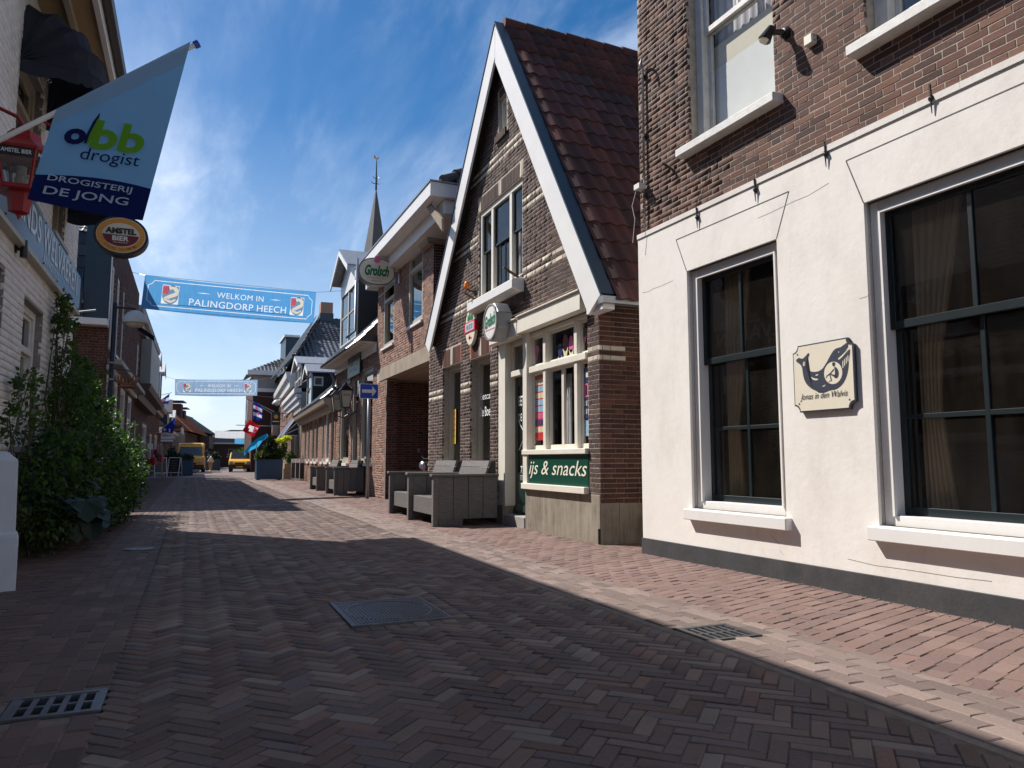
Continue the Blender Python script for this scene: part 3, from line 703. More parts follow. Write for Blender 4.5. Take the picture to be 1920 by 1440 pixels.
# grit, dry leaves and litter where wall and pavement meet
m = MB(); rr = random.Random(3)
for k in range(420):
    Y = rr.uniform(1.5, 7.2) if k < 300 else rr.uniform(8.0, 15); X = 4.60 - abs(rr.gauss(0, .05)) - (0.02 if Y < 7.2 else .1) - rr.random() * 0.02; s = rr.uniform(.003, .010)
    a = rr.uniform(0, 6.28); z = rr.uniform(.003, .008)
    m.add([(X + s * math.cos(a + q * 2.09), Y + s * math.sin(a + q * 2.09), z) for q in range(3)] + [(X, Y, z + s * .7)], [(0, 1, 3), (1, 2, 3), (2, 0, 3)])
o = m.build('grit', MATS['sand_pale']); tag(o, 'dry crumbs and grit gathered along the foot of the white wall', 'grit', kind='stuff')
# ================================================================ white plastered house, nearest on the right
F1 = Fac(4.54, 6.96, 91.7)
ZP = 3.52
h1 = thing('white_plaster_house', 'brick house with white plastered ground floor and dark plinth, nearest on the right', 'house', (4.54, 6.96, 0), 91.7)
def rect(F, far_top, near_bot, out=0.0):
    a = F(*far_top, out); b = F(*near_bot, out); return (min(a[0], b[0]), max(a[0], b[0]), min(a[1], b[1]), max(a[1], b[1]))
w1 = (F1(1462, 480)[0], F1(1292, 509)[0], F1(1292, 952)[1], F1(1292, 509)[1])
w2 = (F1(1652, 982)[0] - 2.05, F1(1650, 900)[0], F1(1652, 985)[1], F1(1634, 378)[1])
UZ0 = F1(1290, 275)[1]; u1 = (F1(1452, 120)[0], F1(1290, 150)[0], UZ0, UZ0 + 2.15)
u2 = (F1(1622, 60)[0] - 1.25, F1(1622, 60)[0], UZ0 - 0.0, UZ0 + 2.15)
U0, U1, ZT = -10.5, 0.0, 7.4
holes = [w1, w2]; uh = [u1, u2]
m = MB(); wall_faces(m, U0, U1, 0.0, ZT, holes + uh, 0.20, out=0.0)
box_shell(m, U0, U1, 0, ZT, 8.0)
body = m.build('wall', MATS['mortar_pale'], h1)
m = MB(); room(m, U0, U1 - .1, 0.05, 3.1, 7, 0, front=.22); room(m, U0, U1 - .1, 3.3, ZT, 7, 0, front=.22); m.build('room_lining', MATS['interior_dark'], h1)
m = MB(); m.box(U0, U1, -8.0, 0.0, ZT, ZT + .1); m.box(U0, U1 + .2, -1, .35, ZT + .1, ZT + .35); m.build('cornice', MATS['white_paint'], h1)
m = MB(); m.prism([(-8.0, ZT + .1), (0.1, ZT + .1), (-4, ZT + 3.6)], U0, U1, axis='x'); m.build('roof', MATS['tile_black'], h1)
# the upper brickwork, old and rough; the crack steps down from the sill
def crack(c, z):
    t = (z - 3.55) / 0.62
    return False
def r1band(c, z, k):
    return None
lay_bricks(body, U0 + 4.0, U1, ZP + .0, ZT - .05, uh, mat='brick_old_red', L=0.205, Hc=0.058, joint=0.009, d=0.0025, ch=0.0015, jit=0.0020, wob=0.0010, limit=300)
m = MB()   # end face toward the alley, and toward the far roof
for k in range(0): pass
# plaster, proud of the brick, with the ledge along its top
m = MB(); PO = 0.030
wall_faces(m, U0, U1 + .02, 0.16, ZP - .06, holes, 0.06, out=PO)
m.quad((U1 + .02, PO, .16), (U1 + .02, -3, .16), (U1 + .02, -3, ZP), (U1 + .02, PO, ZP))
pl1 = m.build('plaster', MATS['plaster_white'], h1)
m = MB(); nseg = 26; rr = random.Random(4)
for k in range(nseg):
    a = U1 + .022 - k * .42; b = a - .418
    m.add([(a, PO + .012, ZP - .06), (b, PO + .012, ZP - .06), (b, PO + .014, ZP - .012), (a, PO + .014, ZP - .012), (a, -.01, ZP + .012 + rr.uniform(-.01, .01)), (b, -.01, ZP + .012), (a, -.01, ZP - .06), (b, -.01, ZP - .06)],
          [(0,1,2,3),(3,2,5,4),(0,6,7,1),(0,3,4,6),(1,7,5,2)])
m.build('plaster_ledge', MATS['plaster_white'], h1)
m = MB(); m.box(U0, U1 + .035, 0, PO + .012, -.05, 0.165); m.box(U1 + .0, U1 + .035, -3, 0, -.05, .165); m.build('plinth', MATS['plinth_dark'], h1, bevel=.004)
# scored lines of the flat arches over the openings
def arch(a, b, c, d, top, sp):
    m = MB(); t = .009
    def ln(p, q):
        dx, dz = q[0] - p[0], q[1] - p[1]; l = math.hypot(dx, dz); nx, nz = -dz / l * t / 2, dx / l * t / 2
        m.add([(p[0] + nx, PO + .0015, p[1] + nz), (q[0] + nx, PO + .0015, q[1] + nz), (q[0] - nx, PO + .0015, q[1] - nz), (p[0] - nx, PO + .0015, p[1] - nz)], [(0, 1, 2, 3)])
    ln((b, d), (b + sp, top)); ln((b + sp, top), (a - sp, top)); ln((a - sp, top), (a, d))
    m.build('arch_groove', MATS['iron'], h1)
zt1 = (F1(1277, 450)[1] + F1(1475, 362)[1]) / 2
arch(w1[0], w1[1], 0, w1[3], zt1, .16); arch(w2[0], w2[1], 0, w2[3], F1(1605, 297)[1], .14)
# windows
SD = dict(frame='white_paint', sash='sash_dark', fw=0.075, fd=0.12, glass='glass_shop', sw=0.05, mw=0.034)
wa = window(h1, w1[0], w1[1], w1[2], w1[3], inset=.035, sashes=((0, 1, .60, 1, 2, 1, .03), (0, 1, 0, .625, 2, 2, .085)), **SD)
wb = window(h1, w2[0], w2[1], w2[2], w2[3], inset=.035, sashes=((0, 1, .60, 1, 3, 1, .03), (0, 1, 0, .625, 3, 2, .085)), **SD)
for w_, p, q in ((wa, w1, F1(1298, 952)), (wb, w2, None)):
    bx('sill', MATS['white_paint'], w_, p[0] - .06, p[1] + .05, -.10, PO + .075, p[2] - .105, p[2] - .004, bevel=.006)
    m = MB(); # moulded inner edge of the frame
    a, b, c, d = p; a += .078; b -= .078; d -= .078
    m.box(a, a + .018, -.05, -.018, c + .07, d); m.box(b - .018, b, -.05, -.018, c + .07, d); m.box(a, b, -.049, -.019, d - .018, d); m.build('bead', MATS['white_paint'], w_)
for (a, b, w_) in ((w1[1] - .17, w1[1] - .50, wa), ):
    curtain(w_, a, b - .0, -.32, w1[2] + .06, w1[3], 'curtain_beige', 5, .03, taper=lambda t: 0.34 + 0.75 * t ** 1.5 if t > .35 else .55 - .4 * t)
curtain(wb, w2[1] - .16, w2[1] - .60, -.30, w2[2] + .06, w2[3], 'curtain_beige', 6, .035, taper=lambda t: 0.26 + 1.1 * max(0, t - .42) if t > .42 else .50 - .57 * t)
# a room inside the large window: table, lamp and a blue broom handle against the glass
m = MB(); m.tube([(w2[0] + .75, -.5, w2[2] - .3), (w2[0] + .62, -.38, w2[2] + .55)], .012); m.build('broom_handle', MATS['road_sign_blue'], h1)
wc = window(h1, u1[0], u1[1], u1[2], u1[3], inset=.11, fw=.10, fd=.10, frame='white_old_paint', sash='white_old_paint', sw=.05,
            sashes=((0, 1, .55, 1, 2, 1, .0), (0, 1, 0, .57, 1, 1, .05)), glass='glass_clear')
curtain(wc, u1[0] + .1, u1[1] - .1, -.29, u1[2] + 1.02, u1[3], 'curtain_white', 9, .03)
m = MB(); m.quad((u1[0] + .1, -.245, u1[2] + .05), (u1[1] - .1, -.245, u1[2] + .05), (u1[1] - .1, -.245, u1[2] + .80), (u1[0] + .1, -.245, u1[2] + .80)); m.build('frosted_film', MATS['curtain_frost'], wc)
m = MB(); m.quad((u1[0] + .1, -.25, u1[2] + .80), (u1[1] - .1, -.25, u1[2] + .80), (u1[1] - .1, -.25, u1[2] + 1.05), (u1[0] + .1, -.25, u1[2] + 1.05)); m.build('net_hem', MATS['curtain_cream'], wc)
wd = window(h1, u2[0], u2[1], u2[2], u2[3], inset=.11, fw=.12, fd=.10, frame='white_old_paint', sash='white_old_paint', sw=.05,
            sashes=((0, 1, .55, 1, 2, 1, .0), (0, 1, 0, .57, 1, 1, .05)), glass='glass')
m = MB(); m.box(u2[0] + .2, u2[1] - .3, -.5, -.4, u2[2] + .12, u2[2] + .45); m.build('blind', MATS['curtain_white'], wd)
for w_, p, e in ((wc, u1, .09), (wd, u2, .09)):
    m = MB(); m.prism([(-.14, p[2] - .02), (.12, p[2] - .035), (.12, p[2] - .12), (-.14, p[2] - .12)], p[0] - e, p[1] + e, axis='x'); m.build('sill', MATS['white_old_paint'], w_, bevel=.008)
# iron anchors and little hooks
for (x, y) in ((1309, 408), (1418, 356), (1550, 289), (1748, 185)):
    u, z = F1(x, y, PO); t = MB()
    t.tube([(u, PO + .012, z + .02), (u, PO + .02, z + .10)], .009, 6); t.tube([(u, PO + .012, z - .11), (u, PO + .02, z + .02)], [.003, .010], 6)
    t.lathe([(.02, 0), (.024, .012), (.012, .03), (.001, .034)], c=(u, PO, z), n=10, ax='y'); t.build('wall_anchor', MATS['iron'], h1)
# a stair-stepped crack under the upper sill
m = MB(); pts = [(1343, 297), (1338, 315), (1330, 318), (1322, 345), (1316, 350), (1308, 376), (1303, 392)]; P = [F1(x, y, .012) for x, y in pts]
for (a, b), (c, d) in zip(P, P[1:]): m.add([(a - .007, .0135, b), (a + .006, .0135, b), (c + .007, .0135, d), (c - .006, .0135, d)], [(0, 1, 2, 3)])
m.build('crack', MATS['black_void'], h1)
m = MB()
for C_ in ([(1421, 409), (1440, 401), (1467, 388), (1490, 377), (1515, 367), (1540, 352), (1554, 343)], [(1204, 549), (1215, 547), (1226, 541), (1240, 536), (1262, 526)], [(1446, 1004), (1460, 1018), (1462, 1030), (1470, 1042)], [(1480, 420), (1484, 470), (1480, 520)], [(1612, 560), (1625, 556), (1634, 548)], [(1590, 1048), (1640, 1060), (1700, 1068), (1790, 1082), (1860, 1090)]):
    Pc = [F1(x, y, PO) for x, y in C_]; t_ = .0016
    for (a, b), (c, d) in zip(Pc, Pc[1:]): m.add([(a, PO + .0012, b - t_), (a, PO + .0012, b + t_), (c, PO + .0012, d + t_), (c, PO + .0012, d - t_)], [(0, 1, 2, 3)])
m.build('hairline_crack', MATS['mortar_brown'], h1, kind='stuff')
# things fixed to the wall
u, z = F1(1475, 62); fl = thing('floodlight', 'small black floodlight on a knuckle bracket beside the upper sash window', 'wall light', tuple(F1.O + F1.eu * u + np.array([0, 0, z])), 91.7)
m = MB(); m.lathe([(.052, 0), (.052, .03), (.03, .045), (.001, .05)], n=14, ax='y'); m.build('mount', MATS['black_paint'], fl)
m = MB(); m.tube([(0, .03, 0), (0.03, .10, .0), (.045, .15, -.012)], [.026, .024, .02], 10); m.build('arm', MATS['black_paint'], fl)
m = MB(); m.tube([(.035, .135, .04), (.060, .20, -.085)], [.030, .058], 12); m.build('lamp_head', MATS['black_paint'], fl, bevel=.004)
m = MB(); m.tube([(.060, .2005, -.086), (.0605, .202, -.092)], [.048, .044], 12); m.build('lens', MATS['plastic_cream'], fl)
u, z = F1(1524, 77); jb = thing('junction_box', 'cream plastic junction box on the brick wall right of the black floodlight', 'junction box', tuple(F1.O + F1.eu * u + np.array([0, 0, z])), 91.7)
bx('box', MATS['plastic_cream'], jb, -.045, .045, .0, .055, -.045, .045, bevel=.006)
m = MB(); m.box(-.040, .040, .056, .060, -.040, .040); m.build('lid', MATS['plastic_cream'], jb, bevel=.002)
m = MB()
for zz in (-.02, .02): m.lathe([(.012, 0), (.012, .006), (.004, .007)], c=(-.046, .03, zz), n=10, ax='x')
m.build('grommet', MATS['grey_paint'], jb, kind='stuff')
cd = thing('conduit_pipe', 'thin grey conduit with a hooked top, running up the brick corner above the plaster', 'pipe', (4.54, 6.96, 0), 91.7)
ua, za = F1(1205, 130, .03); ub, zb = F1(1209, 440, .03); ua = min(ua, -.05)
hk = [(ua, .03, za)] ; pts = [(ub if ub < -.03 else ua, .03, ZP + .02), (ua, .03, za)]
for k in range(1, 8):
    a = math.pi * k / 7; pts.append((ua - .05 + .05 * math.cos(a), .03 + .10 * (k / 7), za + .07 * math.sin(a)))
pts.append((ua - .10, .14, za - .08))
m = MB(); m.tube(pts, .0125, 8); m.build('pipe', MATS['steel_galv'], cd, smooth=True)
for zz in (3.9, 4.6, 5.3): bx('clip', MATS['iron'], cd, ua - .025, ua + .025, .0, .045, zz, zz + .02)
u, z = F1(1196, 350, .1); m = MB(); m.box(u - .05, u + .05, .03, .12, z - .03, z + .03); m.tube([(u + .03, .1, z - .02), (u + .09, .12, z - .2), (u + .04, .12, z - .36), (u + .09, .12, z - .62)], .003, 5)
o = m.build('cable_box', MATS['white_paint'], None); o.matrix_basis = Matrix.Translation((4.54, 6.96, 0)) @ Matrix.Rotation(R(91.7), 4, 'Z'); tag(o, 'small white cable box with a loose dangling wire at the brick corner', 'cable box')
u, z = F1(1262, 318); m = MB(); m.box(u - .03, u + .03, 0, .012, z - .04, z + .04); m.tube([(u, .01, z), (u + .045, .10, z + .07)], .014, 8); 
o = m.build('flagpole_holder', MATS['rusty_iron'], None); o.matrix_basis = Matrix.Translation((4.54, 6.96, 0)) @ Matrix.Rotation(R(91.7), 4, 'Z'); tag(o, 'rusty empty flagpole socket on the brick just above the plaster ledge', 'flagpole holder')
# the hanging board: a whale with a small figure inside
sx0, sz1 = F1(1491, 650, PO); sx1, sz0 = F1(1611, 765, PO)
su, sz = (sx0 + sx1) / 2, (F1(1551, 645, PO)[1] + F1(1551, 766, PO)[1]) / 2
SWd, SHt = abs(sx0 - sx1), abs(F1(1551, 641, PO)[1] - F1(1551, 771, PO)[1])
sg = thing('whale_sign', 'cream board with notched corners, a dark whale and the words Jonas in den Walvis', 'sign', tuple(F1.O + F1.eu * su + F1.en * PO + np.array([0, 0, sz])), 91.7)
def notched(w, h, r, n=6):
    P = []
    for (sx_, sy_, a0) in ((1, 1, 180), (-1, 1, 270), (-1, -1, 0), (1, -1, 90)):
        cx_, cy_ = sx_ * w / 2, sy_ * h / 2
        seq = [(a0 + 90 * k / n) for k in range(n + 1)]
        if True:
            pts = [(cx_ + r * math.cos(R(a)), cy_ + r * math.sin(R(a))) for a in seq]
            # order counter-clockwise along the outline
            P += pts[::-1]
    return P
m = MB(); m.prism(notched(SWd, SHt, .055), .004, .030, axis='y'); m.build('board_edge', MATS['whale_navy'], sg)
m = MB(); m.prism(notched(SWd - .022, SHt - .022, .055), .028, .0335, axis='y'); m.build('board', MATS['sign_cream'], sg)
def art(parent, polys, mat, y, s, ox=0, oz=0, name='emblem'):
    m = MB()
    for p in polys:
        bm = bmesh.new(); vs = [bm.verts.new(((-(x + ox)) * s, y, (z + oz) * s)) for x, z in p]; f = bm.faces.new(vs); bmesh.ops.triangulate(bm, faces=[f])
        bm.verts.index_update(); m.add([tuple(v.co) for v in bm.verts], [tuple(v.index for v in f.verts) for f in bm.faces]); bm.free()
    return m.build(name, MATS[mat], parent)
def smooth_poly(P, it=2):
    for _ in range(it):
        Q = []
        for i in range(len(P)):
            a, b = P[i], P[(i + 1) % len(P)]; Q += [(.75 * a[0] + .25 * b[0], .75 * a[1] + .25 * b[1]), (.25 * a[0] + .75 * b[0], .25 * a[1] + .75 * b[1])]
        P = Q
    return P
S = SWd / 1.0
# outline read off the board: x right, z up, units of board width, centre at 0
whale = [(-.42,.21),(-.36,.245),(-.30,.215),(-.245,.245),(-.19,.29),(-.165,.265),(-.21,.20),(-.25,.15),(-.235,.08),(-.16,.03),(-.06,.015),(.03,.04),(.10,.11),(.18,.22),(.25,.285),(.33,.285),(.39,.315),(.45,.34),(.465,.30),(.42,.235),(.36,.175),(.42,.20),(.475,.255),(.485,.225),(.46,.12),(.445,.0),(.41,-.10),(.345,-.19),(.24,-.245),(.14,-.245),(.06,-.27),(-.04,-.265),(-.08,-.235),(-.16,-.20),(-.245,-.13),(-.29,-.04),(-.30,.07),(-.325,.14),(-.38,.175)]
art(sg, [smooth_poly(whale, 1)], 'whale_navy', .0345, S, ox=-.03, oz=.05, name='whale')
circ = [(.205 + .145 * math.cos(2*math.pi*k/24), -.025 + .145 * math.sin(2*math.pi*k/24)) for k in range(24)]
marks = [smooth_poly([(.30,.13),(.36,.16),(.45,.24),(.44,.245),(.35,.18),(.29,.15)], 1), smooth_poly([(-.17,-.03),(-.10,-.07),(-.04,-.075),(-.05,-.095),(-.12,-.09)], 1), [(-.08,-.02),(-.04,-.015),(-.04,-.03),(-.08,-.035)], [(.02,-.18),(.08,-.165),(.05,-.19)], [(.30,.235),(.315,.24),(.31,.22)], [(-.29,.12),(-.275,.12),(-.27,.175),(-.285,.175)], [(-.265,.12),(-.255,.12),(-.25,.175),(-.26,.175)]]
marks += [[(.355 + .028*k, .02 + .025 * k), (.368 + .028*k, .02 + .025 * k), (.372 + .027*k, .115 + .02*k), (.36 + .027*k, .11 + .02*k)] for k in range(4)]
art(sg, [circ] + marks, 'sign_cream', .0352, S, ox=-.03, oz=.05, name='whale_markings')
fig = [smooth_poly([(.20,.115),(.245,.11),(.25,.07),(.22,.05),(.195,.075)], 1), smooth_poly([(.225,.06),(.275,.03),(.30,-.03),(.285,-.09),(.245,-.105),(.215,-.08),(.245,-.05),(.25,-.01),(.23,.02)], 1), [(.24,-.09),(.16,-.045),(.165,-.03),(.245,-.06)], [(.16,-.03),(.185,-.125),(.13,-.14),(.13,-.128),(.165,-.12),(.145,-.04)], [(.23,.01),(.17,-.035),(.12,-.06),(.10,-.05),(.16,-.02),(.22,.03)], [(.10,-.05),(.085,-.08),(.095,-.085),(.115,-.058)]]
art(sg, fig, 'whale_navy', .0358, S, ox=-.03, oz=.05, name='figure_emblem')
text(sg, 'Jonas in den Walvis', SWd * .78, SHt * .115, on_wall(0, .0345, -SHt * .285), 'text_black', shear=.35, name='lettering')
m = MB()
for a in (-1, 1):
    for b in (-1, 1): m.lathe([(.007, 0), (.006, .003), (.001, .004)], c=(a * SWd * .41, .034, b * SHt * .37), n=8, ax='y')
m.build('screw', MATS['iron'], sg, kind='stuff')
# ================================================================ the gabled cafe with the red tiled roof
F2 = Fac(4.52, 7.90, 90)
h2 = thing('gabled_cafe', 'dark brick cafe with steep white-edged gable and red pantile roof, beside the alley', 'house', (4.52, 7.90, 0), 90)
UE = F2(803, 880)[0]                      # far end of the front
def P2(x, y, o=0.0): return F2(x, y, o)
OH = .20
ap = P2(928, 45, OH); rt_ = P2(1126, 552, OH); lt_ = P2(797, 645, OH)
ua, za = ap; ur, zr = rt_; ul, zl = lt_
def clip2(z):
    if z < 2.95: return (0.0, UE)
    a = 0.0 if z < zr else ur + (ua - ur) * (z - zr) / (za - zr); b = UE if z < zl - .1 else ul + (ua - ul) * (z - zl) / (za - zl)
    return (max(0.0, a), min(UE, b))
door_o = (P2(985, 800)[0], P2(933, 800)[0] + 0.0, 0.0, P2(985, 633)[1])
shop_o = (P2(1104, 800)[0], P2(985, 800)[0], P2(1040, 918)[1], P2(1104, 582)[1])
wB = (P2(919, 870)[0], P2(881, 870)[0], P2(900, 878)[1], P2(885, 674)[1])
wA = (P2(863, 870)[0], P2(829, 870)[0], P2(846, 876)[1], P2(835, 689)[1])
wM = (P2(980.5, 517)[0], P2(898, 480)[0], P2(980.5, 519)[1], P2(900, 399)[1])
wT = (P2(950, 235)[0], P2(935, 235)[0], P2(944, 246)[1], P2(936, 188)[1])
door_all = (shop_o[1], door_o[1], 0.0, shop_o[3])
holes2 = [shop_o, door_all, wB, wA, wM, wT]
m = MB(); zz = 2.9
wall_faces(m, 0, UE, 0, 2.95, [h for h in holes2 if h[3] < 2.96] + [(h[0], h[1], h[2], 2.95) for h in (shop_o, door_all) if h[3] >= 2.96], .25)
# gable above, cell by cell, following the slopes
lv = sorted({2.95, *[h[2] for h in (wM, wT)], *[h[3] for h in (wM, wT)], shop_o[3], door_all[3], za, zr, zl, *[2.95 + .3 * k for k in range(1, 19)]})
lv = [z for z in lv if 2.95 <= z <= za - .02]
for c, d in zip(lv, lv[1:]):
    q = (c + d) / 2; (a0, b0), (a1, b1) = clip2(c + 1e-4), clip2(d - 1e-4)
    hs = [h for h in holes2 if h[2] < q < h[3]]
    edges = [(a0, a1)] + [x for h in sorted(hs) for x in ((h[0], h[0]), (h[1], h[1]))] + [(b0, b1)]
    for k in range(0, len(edges) - 1, 2):
        (p0, p1), (q0, q1) = edges[k], edges[k + 1]
        if q0 > p0: m.quad((p0, 0, c), (q0, 0, c), (q1, 0, d), (p1, 0, d))
for h in (wM, wT): 
    for p, q in (((h[0], h[2]), (h[0], h[3])), ((h[1], h[2]), (h[1], h[3])), ((h[0], h[2]), (h[1], h[2])), ((h[0], h[3]), (h[1], h[3]))):
        m.quad((p[0], 0, p[1]), (q[0], 0, q[1]), (q[0], -.2, q[1]), (p[0], -.2, p[1]))
RD = 9.0
m.quad((0, 0, 0), (0, -RD, 0), (0, -RD, zr + .2), (0, 0, zr + .2)); m.quad((UE, 0, 0), (UE, -RD, 0), (UE, -RD, 3), (UE, 0, 3)); m.quad((0, -RD, 0), (UE, -RD, 0), (UE, -RD, 3), (0, -RD, 3))
m.poly([(0, -RD, 3), (UE, -RD, 3), (ua, -RD, za)])
wall2 = m.build('wall', MATS['mortar_pale'], h2)
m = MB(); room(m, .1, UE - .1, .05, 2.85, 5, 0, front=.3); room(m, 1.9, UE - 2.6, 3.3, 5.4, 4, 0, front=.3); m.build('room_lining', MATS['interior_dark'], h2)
# cream bands: two courses each
bz = [P2(1055, 466)[1], P2(1017, 349)[1], P2(978, 248)[1]]
HB = 0.060
def band2(u, z, k):
    for b in bz:
        if abs(z - b) < HB * .5 or abs(z - (b - 2 * HB)) < HB * .5: return 'brick_cream'
    for b in (P2(1115, 650)[1],):
        if u < 99 and (abs(z - b) < HB * .5 or abs(z - (b - 2 * HB)) < HB * .5): return 'brick_cream'
    return None
solid_l = [(wA[0] - .02, wA[1] + .02, wA[3], wA[3] + .34), (wB[0] - .02, wB[1] + .02, wB[3], wB[3] + .34), (wM[0] - .03, wM[1] + .03, wM[3], wM[3] + .26), (wM[0] - .05, wM[1] + .05, wM[2] - .40, wM[2]), (0.55, door_all[1] + .05, shop_o[3] - .0, shop_o[3] + .27), (wT[0] - .03, wT[1] + .03, wT[2] - .14, wT[3] + .16)]
lay_bricks(wall2, 0, UE, 0, za, holes2 + solid_l + [(0, door_all[1] + .0, 0, .52)], clip=clip2, mat='brick_brown', band=band2, Hc=HB, joint=0.010, L=0.205, limit=300, jit=.0014, d=.004, ch=.002, wob=.0012)
# soldier courses over the openings: cream pair in the middle, orange at the ends
SB = brick_bases(.205, .055, .006, .003, .0014, 4, 77)
def soldiers(a, b, z0, L, mats, tilt=0.0, y=0.0):
    n = int((b - a) / .062); w = (b - a) / n; it = []
    for i in range(n):
        s = (i + .5) / n - .5
        it.append((mat4(a + (i + .5) * w, y, z0 + L / 2, sx=L / .205, sz=w / .062, ry=R(90) + s * tilt), i % 4, mats(i, n)))
    pieces(wall2, 'brick', SB, it, 300)
def pat(i, n):
    if abs(i - (n - 1) / 2) < 1.1: return 'brick_cream'
    if i in (0, n - 1): return 'brick_orange'
    return 'brick_dark_red'
soldiers(wA[0] - .02, wA[1] + .02, wA[3] + .01, .32, pat, .15); soldiers(wB[0] - .02, wB[1] + .02, wB[3] + .01, .32, pat, .15)
soldiers(wM[0] - .03, wM[1] + .03, wM[3] + .01, .24, lambda i, n: 'brick_cream' if i in (0, 1, n - 1, n - 2, n // 2, n // 2 - 1) else 'brick_brown', .25)
soldiers(wT[0] - .03, wT[1] + .03, wT[3] + .01, .14, lambda i, n: 'brick_cream' if i in (0, n - 1) else 'brick_brown', .2)
soldiers(wT[0] - .06, wT[1] + .06, wT[2] - .13, .12, lambda i, n: 'brick_brown', 0, .05)
soldiers(wM[0] - .06, wM[1] + .06, wM[2] - .40, .15, lambda i, n: 'brick_brown', 0, .04)
# stuccoed foot of the shop front
PZ = P2(1040, 921)[1]
m = MB(); 
m.box(shop_o[0] - .30 + .02, shop_o[1] - .02, -.25, .012, -.05, PZ - .0)
m.box(-.012, shop_o[0] - .28, -.25, .014, -.05, PZ - .09); m.build('concrete_plinth', MATS['concrete'], h2, bevel=.006)
bx('side_plinth', MATS['concrete'], h2, -.014, -.002, -6, -.25, -.05, PZ - .10)
# return wall along the alley
F2s = thing  # (keeps the name free)
side = MB(); side.quad((0, 0, 0), (1.1, 0, 0), (1.1, 0, .01), (0, 0, .01)); sidew = side.build('side_wall', MATS['mortar_brown'], h2)
sidew.matrix_local = Matrix.Translation((0, -.0, 0)) @ Matrix.Rotation(R(90), 4, 'Z')   # local x -> out of front, local y -> toward the camera
sidew.matrix_local = Matrix(((0, -1, 0, 0), (-1, 0, 0, 0), (0, 0, 1, 0), (0, 0, 0, 1)))
lay_bricks(sidew, 0.0, 4.0, PZ - .10, zr + .15, (), mat='brick_dark_red', Hc=HB, joint=.010, L=.21, limit=160, band=lambda u, z, k: ('brick_cream' if u < .42 and (band2(0, z, k)) else None), d=.012)
bx('pilaster', MATS['mortar_brown'], h2, -.07, 0, -1.55, -.62, 0.0, zr - .1)
# roof
e0 = np.array([ur, 0, zr]); ro = 0.12
def roofpart(u0, z0, u1, z1, mat, name, th=.10):
    m = MB(); L_ = math.hypot(u1 - u0, z1 - z0); nx, nz = -(z1 - z0) / L_, (u1 - u0) / L_
    if nz < 0: nx, nz = -nx, -nz
    m.prism([(u0, z0), (u1, z1), (u1 + nx * .02, z1 + nz * .02), (u0 + nx * .02, z0 + nz * .02)], -RD, .26, axis='y'); return m.build(name, MATS[mat], h2)
dR = np.array([ua - ur, 0, za - zr]); LR = np.linalg.norm(dR); dR /= LR; nR = np.array([-dR[2], 0, dR[0]])
dL = np.array([ua - ul, 0, za - zl]); LL = np.linalg.norm(dL); dL /= LL; nL = np.array([-dL[2], 0, dL[0]]) * -1
sl = MB()
for (d_, n_, u_, z_, L_) in ((dR, nR, ur, zr, LR), (dL, nL, ul, zl, LL)):
    o_ = np.array([u_, 0, z_]); A = o_ + n_ * -.02; Bq = o_ + d_ * L_ + n_ * -.02
    sl.quad((A[0], .20, A[2]), (Bq[0], .20, Bq[2]), (Bq[0], -RD, Bq[2]), (A[0], -RD, A[2]))
roof = sl.build('roof', MATS['interior_dark'], h2)
EX = LR / 18.0
lay_tiles(roof, (ur, -RD, zr) + nR * .042 - dR * .10, (0, 1, 0), dR, nR, int((RD + .02) / .205), 18, .205, EX, 'tile_red', amp=.016, limit=300)
lay_tiles(roof, (ul, .0, zl) + nL * .03, (0, -1, 0), dL, nL, 40, 17, .205, LL / 17, 'tile_red', limit=0, amp=.026)
m = MB(); rg = []
for k in range(24):
    y = .05 - k * .375; m.lathe([(.105, 0), (.115, .02), (.10, .36), (.09, .385)], c=(0, 0, 0), n=12, ax='y')
    n0 = len(m.v) - 48
    for i in range(n0, len(m.v)): a = m.v[i]; m.v[i] = (a[0] + ua, y - a[1], a[2] + za + .03 - .004 * (k % 3))
m.build('ridge_tile', MATS['tile_red'], roof, kind='stuff')
# barge boards with the blue-grey edge boards
def barge(tip, d_, n_, L_, nm, tipcut):
    W_ = 0.36; ax = np.array([ua, 0, za]); t0 = np.array([tip[0], 0, tip[1]])
    inn = -n_
    m = MB(); pts = [t0 + n_ * .0, ax + np.array([0, 0, .0]), ax - np.array([0, 0, 1]) * (W_ / abs(n_[2]) * 1.0) , t0 + inn * W_]
    m.prism([(p[0], p[2]) for p in pts], .16, OH, axis='y'); o = m.build('barge_board', MATS['white_paint'], h2, bevel=.006)
    m = MB(); pts = [t0 - d_ * .0 + n_ * .003, ax + np.array([0, 0, .003 / abs(n_[2])]), ax + np.array([0, 0, .028 / abs(n_[2])]), t0 + n_ * .028]
    m.prism([(p[0], p[2]) for p in pts], -.24, OH + .012, axis='y'); m.build('verge_board', MATS['blue_board'], h2)
    m = MB(); pts = [t0 + inn * .05, ax - np.array([0, 0, .05 / abs(n_[2])]), ax - np.array([0, 0, .08 / abs(n_[2])]), t0 + inn * .08]
    m.prism([(p[0], p[2]) for p in pts], .0, .158, axis='y'); m.build('soffit', MATS['black_paint'], h2)
barge((ur, zr), dR, nR, LR, 'r', 0); barge((ul, zl), dL, nL, LL, 'l', 0)
bx('barge_foot', MATS['white_paint'], h2, ur + .02, .02, .0, .158, zr - .16, zr - .03)
m = MB(); m.box(ur - .06, ur + .06, -RD, .20, zr - .10, zr - .02); m.build('gutter', MATS['zinc'], h2)
